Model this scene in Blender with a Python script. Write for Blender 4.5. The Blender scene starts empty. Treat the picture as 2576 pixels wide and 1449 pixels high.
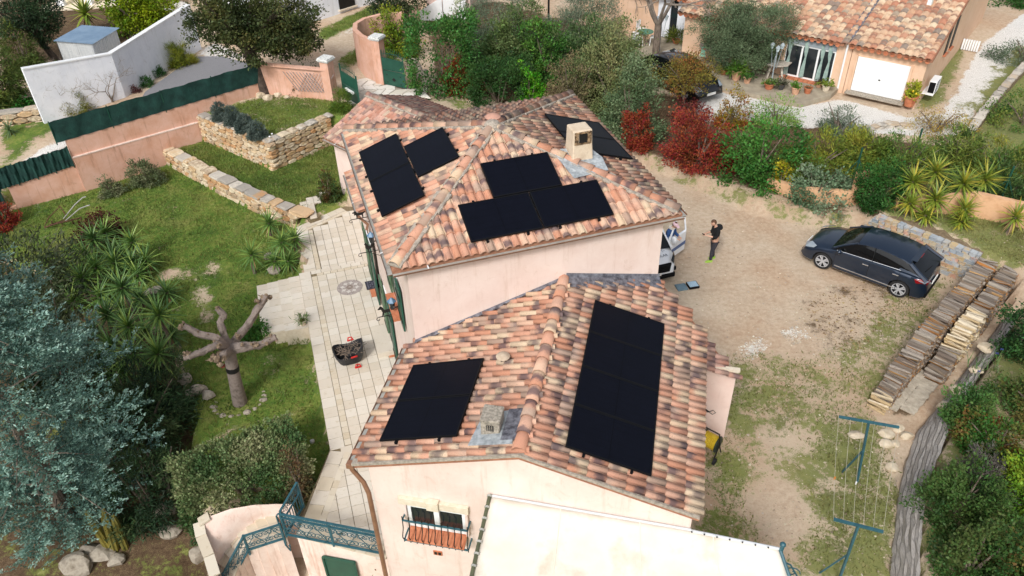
import bpy, math, random
import numpy as np
from mathutils import Vector, Matrix
random.seed(7); RNG=np.random.default_rng(7)
SC=bpy.context.scene; COL=SC.collection
# ---------------- camera (solved from the photograph: a drone 16.7 m above the drive) ----------------
F_PX=1985.12; VP=(1363.222,3343.066); CAM_H=16.694; CX,CY=1288.,724.5
_d=np.array([VP[0]-CX,VP[1]-CY,F_PX]); _d/=np.linalg.norm(_d); _up=-_d
_f=np.array([0,0,1.]); _Y=_f-_up*_f.dot(_up); _Y/=np.linalg.norm(_Y); _X=np.cross(_Y,_up)
ROT=np.array([_X,_Y,_up])
def ray(u,v): return ROT@np.array([u-CX,v-CY,F_PX])
def g(u,v,z=0.):
    "the point of the place at height z that the photograph shows at (u,v)"
    d=ray(u,v); t=(z-CAM_H)/d[2]; return np.array([d[0]*t,d[1]*t,z])
def hit(A,N,u,v):
    d=ray(u,v); o=np.array([0,0,CAM_H]); return o+N.dot(np.asarray(A)-o)/N.dot(d)*d
def proj(p):
    q=ROT.T@(np.asarray(p,float)-[0,0,CAM_H]); return CX+F_PX*q[0]/q[2],CY+F_PX*q[1]/q[2]
def at_v(x,y,u,v):
    "height above the ground point x,y seen at row v"
    d=ray(u,v); return CAM_H+np.hypot(x,y)/np.hypot(d[0],d[1])*d[2]
cd=bpy.data.cameras.new('camera'); cam=bpy.data.objects.new('camera',cd); COL.objects.link(cam)
cd.sensor_width=36; cd.lens=36*F_PX/2576; cd.clip_start=.1; cd.clip_end=2000
cc=[ROT@np.array(a) for a in ([1,0,0],[0,-1,0],[0,0,-1])]
cam.matrix_world=Matrix([[cc[0][i],cc[1][i],cc[2][i],(0,0,CAM_H)[i]] for i in range(3)]+[[0,0,0,1]])
SC.camera=cam
# ---------------- overcast daylight ----------------
SUN_EL,SUN_AZ=math.radians(44),math.radians(203)     # sun behind the camera, to its left
w=bpy.data.worlds.new('World'); SC.world=w; w.use_nodes=True; nt=w.node_tree; nt.nodes.clear()
sky=nt.nodes.new('ShaderNodeTexSky'); sky.sky_type='NISHITA'; sky.sun_disc=False; sky.sun_elevation=SUN_EL; sky.sun_rotation=SUN_AZ
sky.air_density=1.0; sky.dust_density=4.0; sky.ozone_density=1.0
hs=nt.nodes.new('ShaderNodeHueSaturation'); hs.inputs['Saturation'].default_value=.42
bg=nt.nodes.new('ShaderNodeBackground'); bg.inputs['Strength'].default_value=.125
wo=nt.nodes.new('ShaderNodeOutputWorld')
nt.links.new(sky.outputs[0],hs.inputs['Color']); nt.links.new(hs.outputs[0],bg.inputs[0]); nt.links.new(bg.outputs[0],wo.inputs[0])
sl=bpy.data.lights.new('sun','SUN'); sl.energy=1.5; sl.angle=math.radians(12); sl.color=(1,.99,.97)
so=bpy.data.objects.new('sun',sl); COL.objects.link(so)
sd=Vector((math.sin(SUN_AZ)*math.cos(SUN_EL),math.cos(SUN_AZ)*math.cos(SUN_EL),math.sin(SUN_EL)))
so.rotation_euler=sd.to_track_quat('Z','Y').to_euler(); so.location=(0,0,40)
vs=SC.view_settings; vs.view_transform='Standard'; vs.look='None'; vs.gamma=1; vs.use_curve_mapping=False; vs.exposure=0.42
SC.render.engine='CYCLES'; SC.cycles.max_bounces=6; SC.cycles.diffuse_bounces=3; SC.cycles.transparent_max_bounces=6
# ---------------- object helpers ----------------
WL={}
def link(o): COL.objects.link(o); return o
def tag(o,label=None,cat=None,group=None,kind=None):
    if label: o['label']=label
    if cat: o['category']=cat
    if group: o['group']=group
    if kind: o['kind']=kind
    return o
def thing(name,label,cat,loc=(0,0,0),group=None,rz=0):
    o=link(bpy.data.objects.new(name,None)); o.empty_display_size=.3; o.location=Vector(loc); o.rotation_euler=(0,0,rz)
    return tag(o,label,cat,group)
def setp(o,parent):
    o.parent=parent; return o
def wmat(o):
    m=o.matrix_basis.copy() if o.type!='CAMERA' else o.matrix_world
    return (wmat(o.parent)@m) if o.parent else m
def copy_tree(o,parent=None,label=None):
    c=o.copy(); COL.objects.link(c); c.parent=parent
    if label: c['label']=label
    for ch in list(o.children): copy_tree(ch,c)
    return c
class MB:
    "collects shapes, builds ONE mesh object"
    def __init__(s): s.v=[]; s.f=[]; s.uv=None
    def add(s,vs,fs):
        b=len(s.v); s.v+= [tuple(map(float,p)) for p in vs]; s.f+=[tuple(b+i for i in f) for f in fs]; return s
    def box(s,c,size,rz=0,m=None,taper=1.0):
        hx,hy,hz=[k/2 for k in size]; P=[]
        for z in (-hz,hz):
            k=taper if z>0 else 1.
            for x,y in ((-hx,-hy),(hx,-hy),(hx,hy),(-hx,hy)): P.append((x*k,y*k,z))
        R=Matrix.Rotation(rz,3,'Z') if m is None else m
        P=[R@Vector(p)+Vector(c) for p in P]
        return s.add(P,[(3,2,1,0),(4,5,6,7),(0,1,5,4),(1,2,6,5),(2,3,7,6),(3,0,4,7)])
    def bar(s,a,b,w,h):
        "rectangular bar from a to b, h upright"
        a=Vector(a);b=Vector(b);d=(b-a);L=d.length;d=d/L
        up=Vector((0,0,1)) if abs(d.z)<.95 else Vector((0,1,0)); sx=d.cross(up).normalized(); uz=sx.cross(d)
        P=[]
        for t in (a,b):
            for i,j in ((-1,-1),(1,-1),(1,1),(-1,1)): P.append(t+sx*(i*w/2)+uz*(j*h/2))
        return s.add(P,[(0,1,2,3),(7,6,5,4),(1,0,4,5),(2,1,5,6),(3,2,6,7),(0,3,7,4)])
    def tube(s,path,r,n=8,cap=True):
        path=[Vector(p) for p in path]; rs=r if hasattr(r,'__len__') else [r]*len(path)
        b=len(s.v); prev=None
        for i,p in enumerate(path):
            d=(path[min(i+1,len(path)-1)]-path[max(i-1,0)])
            d=d.normalized() if d.length>1e-9 else Vector((0,0,1))
            if prev is None:
                a=Vector((0,0,1)) if abs(d.z)<.9 else Vector((1,0,0)); x=d.cross(a).normalized()
            else: x=(prev-d*prev.dot(d)); x=x.normalized() if x.length>1e-6 else d.orthogonal().normalized()
            prev=x; y=d.cross(x)
            for k in range(n):
                t=2*math.pi*k/n; q=p+(x*math.cos(t)+y*math.sin(t))*rs[i]; s.v.append(tuple(q))
        for i in range(len(path)-1):
            for k in range(n):
                s.f.append((b+i*n+k,b+i*n+(k+1)%n,b+(i+1)*n+(k+1)%n,b+(i+1)*n+k))
        if cap:
            s.f.append(tuple(b+k for k in range(n))[::-1]); e=b+(len(path)-1)*n; s.f.append(tuple(e+k for k in range(n)))
        return s
    def lathe(s,c,prof,n=16,sx=1,sy=1):
        b=len(s.v)
        for r,z in prof:
            for k in range(n):
                t=2*math.pi*k/n; s.v.append((c[0]+r*sx*math.cos(t),c[1]+r*sy*math.sin(t),c[2]+z))
        for i in range(len(prof)-1):
            for k in range(n): s.f.append((b+i*n+k,b+i*n+(k+1)%n,b+(i+1)*n+(k+1)%n,b+(i+1)*n+k))
        s.f.append(tuple(b+k for k in range(n))[::-1]); e=b+(len(prof)-1)*n; s.f.append(tuple(e+k for k in range(n)))
        return s
    def prism(s,poly,z0,z1):
        "z0,z1 numbers or per-vertex lists; poly counter-clockwise or not"
        n=len(poly); a=sum(poly[i][0]*poly[(i+1)%n][1]-poly[(i+1)%n][0]*poly[i][1] for i in range(n))
        Z0=z0 if hasattr(z0,'__len__') else [z0]*n; Z1=z1 if hasattr(z1,'__len__') else [z1]*n
        idx=list(range(n))
        if a<0: idx=idx[::-1]
        P=[(poly[i][0],poly[i][1],Z0[i]) for i in idx]+[(poly[i][0],poly[i][1],Z1[i]) for i in idx]
        F=[tuple(range(n))[::-1],tuple(range(n,2*n))]+[(i,(i+1)%n,n+(i+1)%n,n+i) for i in range(n)]
        return s.add(P,F)
    def slab(s,pts,th):
        "thick polygon through 3-D points, thickness downwards"
        n=len(pts); P=[Vector(p) for p in pts]; nn=(P[1]-P[0]).cross(P[2]-P[0])
        if nn.z<0: P=P[::-1]
        Q=P+[p-Vector((0,0,th)) for p in P]
        return s.add(Q,[tuple(range(n)),tuple(range(n,2*n))[::-1]]+[((i+1)%n,i,n+i,n+(i+1)%n) for i in range(n)])
    def sphere(s,c,r,n=10,m=7,sc=(1,1,1)):
        prof=[(max(1e-3,math.sin(math.pi*i/m))*1.0,-math.cos(math.pi*i/m)) for i in range(m+1)]
        b=len(s.v); s.lathe((0,0,0),[(p*r,z*r) for p,z in prof],n)
        for i in range(b,len(s.v)):
            x,y,z=s.v[i]; s.v[i]=(c[0]+x*sc[0],c[1]+y*sc[1],c[2]+z*sc[2])
        return s
    def obj(s,name,mat,parent=None,smooth=False,world=True,bev=0,label=None,cat=None,group=None,kind=None,origin=None):
        "coordinates are world ones unless world=False (then the parent's own)"
        if parent is not None and world: inv=wmat(parent).inverted(); V=[tuple(inv@Vector(p)) for p in s.v]; loc=None
        elif parent is None and origin is None:
            A=np.array(s.v); loc=(A.mean(0)[0],A.mean(0)[1],A[:,2].min()); V=[tuple(p-np.array(loc)) for p in A]
        elif parent is None: loc=tuple(origin); V=[tuple(np.array(p)-np.array(loc)) for p in s.v]
        else: V=s.v; loc=None
        me=bpy.data.meshes.new(name); me.from_pydata(V,[],s.f); me.update()
        if s.uv: 
            ul=me.uv_layers.new(name='UVMap')
            for i,uv in enumerate(s.uv): ul.data[i].uv=uv
        if mat: me.materials.append(mat)
        if smooth:
            me.polygons.foreach_set('use_smooth',[True]*len(me.polygons))
            try: me.set_sharp_from_angle(angle=math.radians(38))
            except Exception: pass
        o=link(bpy.data.objects.new(name,me))
        if loc: o.location=loc
        if parent is not None: o.parent=parent
        if bev:
            b=o.modifiers.new('bevel','BEVEL'); b.width=bev; b.segments=2; b.limit_method='ANGLE'
        return tag(o,label,cat,group,kind)
def np_obj(name,V,Fq,mat,parent=None,loc=(0,0,0),col=None,uv=None,smooth=False,label=None,cat=None,group=None,kind=None):
    "numpy mesh: V (n,3) world coordinates, Fq (m,k) faces of one size"
    V=np.asarray(V,np.float32); Fq=np.asarray(Fq,np.int32); k=Fq.shape[1]
    if parent is not None: 
        M=np.array(wmat(parent).inverted()); V=(V@M[:3,:3].T+M[:3,3]).astype(np.float32)
    else: V=(V-np.array(loc)).astype(np.float32)
    me=bpy.data.meshes.new(name); me.vertices.add(len(V)); me.vertices.foreach_set('co',V.ravel())
    me.loops.add(Fq.size); me.loops.foreach_set('vertex_index',Fq.ravel())
    me.polygons.add(len(Fq)); me.polygons.foreach_set('loop_start',np.arange(len(Fq),dtype=np.int32)*k)
    me.polygons.foreach_set('loop_total',np.full(len(Fq),k,np.int32))
    if smooth: me.polygons.foreach_set('use_smooth',np.ones(len(Fq),bool))
    if uv is not None:
        ul=me.uv_layers.new(name='UVMap'); ul.data.foreach_set('uv',np.asarray(uv,np.float32).ravel())
    if col is not None:
        a=me.color_attributes.new('Col','FLOAT_COLOR','POINT'); c=np.ones((len(V),4),np.float32); c[:,:3]=col; a.data.foreach_set('color',c.ravel())
    me.update(calc_edges=True); me.validate()
    if mat: me.materials.append(mat)
    o=link(bpy.data.objects.new(name,me))
    if parent is not None: o.parent=parent
    else: o.location=loc
    return tag(o,label,cat,group,kind)
# ---------------- materials ----------------
def srgb(h):
    h=h.lstrip('#'); r=[int(h[i:i+2],16)/255 for i in (0,2,4)]
    return tuple(c/12.92 if c<=.04045 else ((c+.055)/1.055)**2.4 for c in r)
MC={}
class NT:
    def __init__(s,name):
        s.m=bpy.data.materials.new(name); s.m.use_nodes=True; s.t=s.m.node_tree; s.b=s.t.nodes['Principled BSDF']; s.out=s.t.nodes['Material Output']
    def n(s,t,**k):
        o=s.t.nodes.new(t)
        for a,b in k.items():
            if a in o.inputs.keys(): o.inputs[a].default_value=b
            else: setattr(o,a,b)
        return o
    def l(s,a,b): s.t.links.new(a,b)
    def coord(s,kind='Object'): return s.n('ShaderNodeTexCoord').outputs[kind]
    def world(s): return s.n('ShaderNodeNewGeometry').outputs['Position']
    def noise(s,vec,scale,detail=4,rough=.6,dist=0):
        x=s.n('ShaderNodeTexNoise'); x.inputs['Scale'].default_value=scale; x.inputs['Detail'].default_value=detail; x.inputs['Roughness'].default_value=rough; x.inputs['Distortion'].default_value=dist
        if vec is not None: s.l(vec,x.inputs['Vector'])
        return x.outputs['Fac']
    def ramp(s,fac,stops,interp='LINEAR'):
        r=s.n('ShaderNodeValToRGB'); r.color_ramp.interpolation=interp; e=r.color_ramp.elements
        while len(e)<len(stops): e.new(.5)
        for i,(p,c) in enumerate(stops): e[i].position=p; e[i].color=(*c,1) if len(c)==3 else c
        s.l(fac,r.inputs[0]); return r.outputs[0]
    def mix(s,f,a,b,mode='MIX'):
        x=s.n('ShaderNodeMix'); x.data_type='RGBA'; x.blend_type=mode
        for sock,val in ((x.inputs[0],f),(x.inputs[6],a),(x.inputs[7],b)):
            if isinstance(val,(int,float)): sock.default_value=val
            elif isinstance(val,tuple): sock.default_value=(*val[:3],1)
            else: s.l(val,sock)
        return x.outputs[2]
    def math(s,op,a,b=None,c=None,clamp=False):
        x=s.n('ShaderNodeMath'); x.operation=op; x.use_clamp=clamp
        for i,val in enumerate((a,b,c)):
            if val is None: continue
            if isinstance(val,(int,float)): x.inputs[i].default_value=val
            else: s.l(val,x.inputs[i])
        return x.outputs[0]
    def smooth(s,v,a,b):
        x=s.n('ShaderNodeMapRange'); x.interpolation_type='SMOOTHSTEP'; x.inputs[1].default_value=a; x.inputs[2].default_value=b; s.l(v,x.inputs[0]); return x.outputs[0]
    def bump(s,h,strength=.3,dist=.02):
        x=s.n('ShaderNodeBump'); x.inputs['Strength'].default_value=strength; x.inputs['Distance'].default_value=dist; s.l(h,x.inputs['Height']); s.l(x.outputs[0],s.b.inputs['Normal'])
    def base(s,c):
        if isinstance(c,tuple): s.b.inputs['Base Color'].default_value=(*c[:3],1)
        else: s.l(c,s.b.inputs['Base Color'])
    def set(s,**k):
        for a,v in k.items(): s.b.inputs[a.replace('_',' ')].default_value=v
        return s
def M(name,c1,c2=None,scale=6,rough=.75,bump=0,c3=None,metal=0,spec=.4,coat=0,world=True,detail=5,lo=.35,hi=.65,bscale=None,stretch=None):
    "two or three colours mixed by noise, with fine relief"
    if name in MC: return MC[name]
    t=NT(name); t.set(Roughness=rough,Metallic=metal); t.b.inputs['Specular IOR Level'].default_value=spec
    if coat: t.b.inputs['Coat Weight'].default_value=coat; t.b.inputs['Coat Roughness'].default_value=.04
    vec=t.world() if world else t.coord()
    if stretch:
        mp=t.n('ShaderNodeMapping'); mp.inputs['Scale'].default_value=stretch; t.l(vec,mp.inputs[0]); vec=mp.outputs[0]
    if c2 is not None:
        f=t.noise(vec,scale,detail); st=[(lo,c1),(hi,c2)] if c3 is None else [(lo-.08,c1),(.5,c2),(hi+.08,c3)]
        t.base(t.ramp(f,st))
    else: t.base(c1)
    if bump: t.bump(t.noise(vec,bscale or scale*6,4),bump,.02)
    MC[name]=t.m; return t.m
def foliage(name='foliage',trans=.25,rough=.6):
    t=NT(name); a=t.n('ShaderNodeAttribute'); a.attribute_name='Col'
    ri=t.n('ShaderNodeNewGeometry').outputs['Random Per Island']
    hsv=t.n('ShaderNodeHueSaturation'); t.l(a.outputs['Color'],hsv.inputs['Color'])
    t.l(t.math('MULTIPLY_ADD',ri,.55,.72),hsv.inputs['Value']); t.l(t.math('MULTIPLY_ADD',ri,.05,.475),hsv.inputs['Hue'])
    t.base(hsv.outputs[0]); t.set(Roughness=rough); t.b.inputs['Specular IOR Level'].default_value=.3
    tr=t.n('ShaderNodeBsdfTranslucent'); t.l(hsv.outputs[0],tr.inputs[0])
    mx=t.n('ShaderNodeMixShader'); mx.inputs[0].default_value=trans; t.l(t.b.outputs[0],mx.inputs[1]); t.l(tr.outputs[0],mx.inputs[2]); t.l(mx.outputs[0],t.out.inputs[0])
    return t.m
FOL=foliage()
# ---------------- the main house's axes ----------------
TH=.292; HO=np.array([-2.601,13.99,6.651]); EX=np.array([math.cos(TH),math.sin(TH),0]); EY=np.array([-math.sin(TH),math.cos(TH),0])
HW,HD,APX,APY,APH=7.018,7.334,3.425,3.681,1.19
def H(x,y,z): return HO*[1,1,0]+EX*x+EY*y+np.array([0,0,z])
def toH(p): q=np.asarray(p)-HO; return np.array([q@EX,q@EY])
# the lower front block
ZA=4.32; SA=.293; AA=g(885,1167,ZA); _b=g(1018,885,ZA); AD=(_b-AA)/np.linalg.norm(_b-AA); AN=np.array([AD[1],-AD[0],0])
AR=3.45; AE=6.88
def A(n,d,z): return AA*[1,1,0]+AN*n+AD*d+np.array([0,0,z])
def roofA(n): return ZA+SA*(n if n<AR else 2*AR-n)
# ---------------- terrain ----------------
def inpoly(X,Y,P):
    P=np.asarray(P)[:,:2]; r=np.zeros(X.shape,bool); n=len(P)
    for i in range(n):
        x1,y1=P[i];x2,y2=P[(i+1)%n]
        if y1==y2: continue
        c=((y1>Y)!=(y2>Y))&(X<(x2-x1)*(Y-y1)/(y2-y1)+x1); r^=c
    return r
def G(pts,z): return [g(u,v,z) for u,v in pts]
# flat areas (photo outline -> place, height), later ones win
W1P=[g(u,v,-.85) for u,v in [(402,402),(470,440),(555,487),(640,530),(745,573)]]
W2P=[g(515,358,-.35),g(690,428,-.3),g(838,362,-.3)]
PB=[g(45,525,-.9),g(215,480,-.9),g(405,395,-.5),g(515,350,-.3)]; PD=(PB[3]-PB[0])*[1,1,0]; PD/=np.linalg.norm(PD); PNB=np.array([-PD[1],PD[0],0]); PK=PB[3]+PD*3.4; KPT=g(838,250,1.)
W1B=[p+np.array([.12,.22,0]) for p in W1P]
STEPS=[H(-3.95,7.6,0),H(-2.2,7.6,0),H(-2.2,10.9,0),H(-3.95,10.9,0)]
TERR=[H(-2.2,10.9,0),H(-2.2,1.86,0),H(-3.0,.2,0),H(-2.9,-.2,0),H(-1.0,-1.6,0),H(.6,-2.0,0),H(.9,10.9,0)]
FARP=[H(-2.0,10.7,0),H(.9,10.7,0),H(.9,15.4,0),H(0,15.4,0),H(-2.0,14.35,0)]
EDG=[(2530,790),(2475,870),(2415,950),(2345,1040),(2305,1090),(2275,1180),(2255,1290),(2243,1400),(2238,1500)]; RDG=[(2560,800),(2515,870),(2475,930),(2420,1000),(2395,1060),(2365,1140),(2330,1230),(2318,1350),(2312,1500)]
DRIVE=G([(1560,395),(1700,440),(1900,530),(2160,585),(2430,700),(2576,640)],0)+G(EDG,0)+G([(1500,1480),(1500,700),(1600,600),(1500,380)],0)
FLAT=[
 (DRIVE,0.),
 ([PB[0]-PD*9+PNB*.2,PB[0]+PNB*.2,PB[2]+PNB*.2,PB[3]+PNB*.2]+W1B[:1]+W1B+[H(-2.05,13.6,0),H(-2.05,10.8,0),H(-2.1,10.8,0),H(-2.1,1.8,0),H(-3.2,-.15,0)]+G([(790,1240),(500,1230),(480,1000),(430,830),(250,760),(0,640),(-300,700)],-.9),-.9),
 (W1B+[H(-2.1,14.3,0),H(-.1,15.3,0)]+[g(872,512,-.3),g(838,362,-.3)+np.array([.6,.6,0]),W2P[1]+np.array([.0,.25,0]),W2P[0]+np.array([.3,.25,0]),PB[3]+PNB*.1,PB[2]+PNB*.1],-.3),
 ([W2P[0]+np.array([.05,.32,0]),W2P[1]+np.array([.02,.36,0]),W2P[2]+np.array([-.2,.3,0]),g(905,300,1.),g(905,268,1.),KPT,PK,PB[3]+PD*.3],1.),
 (G([(905,265),(1015,228),(1075,215),(1065,240),(1000,262),(900,300)],1.),.96),
 (TERR,-.5),(STEPS,-1.2),(FARP,-.75),
 (G([(2215,545),(2330,560),(2470,640),(2576,690),(2620,640),(2576,560),(2420,500),(2210,470)],1.1),1.1),
 (G(RDG,.62)+G([(2900,1500),(2900,900),(2600,700)],.7),.68),
 (G(EDG,0)+G(RDG[::-1],.62),-.25),
]
CTRL=[(G([p],z)[0]) for p,z in [((0,0),1.3),((300,20),1.3),((600,60),1.2),((900,60),1.2),((1200,20),1.2),((1600,20),1.1),((2000,60),1.),((2400,100),1.),((2576,0),1.),((2576,200),.9),((2400,300),.8),
 ((100,200),1.2),((316,245),1.2),((113,312),1.2),((500,180),1.2),((650,140),1.2),((830,130),1.2),((900,130),1.2),((0,300),1.1),((0,390),.9),((100,330),1.1),((150,320),1.1),
 ((1100,220),.8),((1300,260),.5),((1450,240),.5),((1650,330),.35),((1850,430),.3),((2050,500),.3),((2140,500),.6),((1300,100),1.),((1500,180),.9),((1700,250),1.),((1900,300),.9),((2100,330),.9),((2300,400),.9),((2500,480),1.),
 ((2576,1000),1.3),((2500,1300),1.0),((2576,600),1.1),((1240,280),.5),((1100,260),.8),((2000,1440),0),((1900,1200),0)]]
CTRL=np.array(CTRL+[np.array(p) for p in ([-40,20,-1],[-30,10,-2.5],[-9,9.5,-2.9],[-5,7.5,-2.9],[2,7,-2.9],[7,8,-.2],[-14,12,-2.9],[-12,16,-1.6],[-16,17,-1.2],[14,8,.8],[25,15,1.6],[40,30,1.5],[-60,60,2],[60,60,2],[0,90,2],[200,300,6],[-200,300,6],[0,400,8],[-200,0,-3],[200,0,3],[0,-100,-4])])
def height(x,y):
    x=np.asarray(x,float);y=np.asarray(y,float); d=(x[...,None]-CTRL[:,0])**2+(y[...,None]-CTRL[:,1])**2+.3
    wgt=1/d**1.6; z=(wgt*CTRL[:,2]).sum(-1)/wgt.sum(-1)
    for P,zz in FLAT: z=np.where(inpoly(x,y,P),zz,z)
    # the rock garden falls from the lawn to the low yard
    P=ROCK; m=inpoly(x,y,P); t=np.clip((y-11.5)/(19.5-11.5),0,1); z=np.where(m,-2.9+1.85*t,z)
    m=inpoly(x,y,LOWYARD); z=np.where(m,-2.9,z)
    return z
ROCK=[g(-300,760,-1),g(0,640,-.95),g(240,760,-.95),g(440,840,-.95),g(480,1000,-1.2),g(505,1235,-1.4),g(520,1300,-2.3),g(520,1600,-2.9),g(-500,1700,-2.9)]
LOWYARD=[g(520,1380,-2.9)]+[H(-3.9,-.5,0),H(-3.2,-.42,0),H(-2.3,-1.05,0),H(-1.15,-1.85,0),A(.5,.6,0),A(6.5,.6,0),A(8.2,-1.,0),A(8.2,-9,0),A(-8,-9,0),g(300,1600,-2.9)]
def gz(u,v,it=4):
    "the point of the ground seen at (u,v), found on the terrain itself"
    z=0.
    for _ in range(it*3): p=g(u,v,z); z=.5*z+.5*float(height(p[0],p[1]))
    return g(u,v,z)
def val_noise(x,y,s,seed=0):
    r=np.random.default_rng(seed).random((64,64)); X=np.asarray(x)/s;Y=np.asarray(y)/s; i=np.floor(X).astype(int);j=np.floor(Y).astype(int);fx=X-i;fy=Y-j
    fx=fx*fx*(3-2*fx);fy=fy*fy*(3-2*fy); a=lambda p,q:r[p%64,q%64]
    return (a(i,j)*(1-fx)+a(i+1,j)*fx)*(1-fy)+(a(i,j+1)*(1-fx)+a(i+1,j+1)*fx)*fy
xs=np.concatenate([np.linspace(-420,-46,18)[:-1],np.arange(-46,46,.3),np.linspace(46,420,18)])
ys=np.concatenate([np.linspace(-120,3,8)[:-1],np.arange(3,66,.3),np.linspace(66,520,18)])
GX,GY=np.meshgrid(xs,ys); GZ=height(GX,GY)
GZ=GZ+(val_noise(GX,GY,1.3,1)-.5)*.04+(val_noise(GX,GY,4,2)-.5)*.05
def blur(a,k):
    for _ in range(k):
        b=a.copy(); b[1:-1,1:-1]=(a[1:-1,1:-1]*2+a[:-2,1:-1]+a[2:,1:-1]+a[1:-1,:-2]+a[1:-1,2:])/6; a=b
    return a
def mask(polys,k=3,base=0.):
    m=np.full(GX.shape,float(base))
    for P,v in polys: m=np.where(inpoly(GX,GY,P),v,m)
    return blur(m,k)
grass=mask([([(-430,-130),(430,-130),(430,530),(-430,530)],.72),(G([(-80,1520),(2660,1520),(2660,-40),(-80,-40)],0.),0.),
 (G([(0,380),(0,240),(180,300),(120,350),(60,380),(0,440)],1.),.75),
 (FLAT[1][0],.93),(FLAT[2][0],.9),(FLAT[3][0],.72),(ROCK,.30),
 (G([(800,75),(940,10),(980,20),(900,60),(800,110)],1.2),.85),(G([(840,150),(930,100),(950,130),(900,160),(850,185)],1.2),.7),
 (G([(1075,205),(1150,245),(1230,270),(1200,290),(1060,255)],.7),.55),
 (G([(1580,385),(1700,430),(1900,500),(2150,560),(2140,600),(1900,530),(1700,455),(1570,400)],.1),.58),
 (G([(1760,905),(1860,880),(2000,900),(2130,860),(2250,720),(2400,690),(2420,720),(2200,1040),(2290,1300),(2270,1480),(1740,1480),(1755,1100)],0),.5),
 (G([(1840,960),(1960,940),(2040,1020),(1990,1120),(1870,1080)],0),.62),(G([(1760,1150),(1900,1180),(1880,1449),(1750,1449)],0),.62),
 (G([(2060,1050),(2250,1100),(2240,1449),(2060,1449),(1990,1300)],0),.68),
 (G([(1890,1200),(2010,1200),(2030,1320),(1960,1400),(1880,1330)],0),.18),(G([(1900,1090),(2010,1060),(2050,1160),(1950,1200)],0),.34),
 (FLAT[8][0],.85),(FLAT[9][0],.75),
 (G([(2300,225),(2440,60),(2420,150),(2380,250),(2310,275)],1.),.85),(G([(2430,330),(2470,250),(2576,110),(2700,100),(2700,500),(2430,420)],1.),.9),
 (G([(2400,270),(2576,60),(2576,110),(2460,260),(2420,330)],1.),.4),
 ([H(-3.2,12,0),H(-2.1,11.5,0),H(-2.1,14,0),H(-1,15,0),H(-2,16,0)],.9)],2)
bare=mask([(G([(385,690),(440,672),(470,690),(400,715),(392,740)],-.9),1),(G([(515,668),(555,660),(565,680),(520,690)],-.9),.9),(G([(480,735),(510,715),(535,760),(520,830),(500,800)],-.9),.85),(G([(440,690),(510,690),(505,705),(450,710)],-.9),.7),(G([(555,1060),(580,1060),(600,1090),(570,1110)],-.9),.6)],1)
grass=grass*(1-bare*.85)
white=mask([(G([(1760,215),(1860,235),(2000,262),(2130,240),(2290,290),(2380,275),(2420,200),(2480,100),(2600,20),(2700,60),(2470,255),(2420,330),(2250,330),(2050,318),(1900,300),(1750,290)],1.),1),
 (G([(1960,835),(2000,820),(2040,850),(1990,870)],0),.75),(G([(1850,880),(1900,840),(1940,865),(1890,915),(1850,905)],0),.6),(G([(440,0),(480,0),(470,60),(400,110),(300,130),(330,60)],1.2),.5),
 (G([(60,395),(180,345),(195,360),(90,430),(0,470),(0,440)],1.),.85),(G([(480,140),(540,95),(620,135),(600,160),(540,158)],1.2),.55),
 (G([(900,40),(990,10),(930,75),(830,105)],1.2),.45)],2)
soil=mask([(ROCK,.8),(G([(0,380),(0,300),(105,320),(170,320),(60,375)],1.),.7),(G([(560,1010),(600,985),(650,1010),(620,1050),(560,1050)],-.9),.5),(G([(450,960),(540,950),(545,1050),(480,1060)],-.9),.8),
 (G([(2000,740),(2200,690),(2390,690),(2290,800),(2150,960),(2080,900),(1990,830)],0),.43),(G([(2230,1040),(2560,640),(2580,660),(2290,1060)],0),.95),(G([(2040,560),(2150,600),(2130,520),(1960,470)],.1),.6),
 (G([(1100,215),(1250,250),(1700,400),(2100,520),(2190,480),(2600,560),(2600,420),(2100,330),(1640,240),(1500,80),(1250,20),(1060,60)],.7),.75),(FLAT[9][0],.6),(G([(0,0),(480,0),(420,110),(300,150),(110,150),(0,200)],1.2),.8)],2)
ny,nx=GX.shape; idx=np.arange(ny*nx).reshape(ny,nx)
Fq=np.stack([idx[:-1,:-1],idx[:-1,1:],idx[1:,1:],idx[1:,:-1]],-1).reshape(-1,4)
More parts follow.
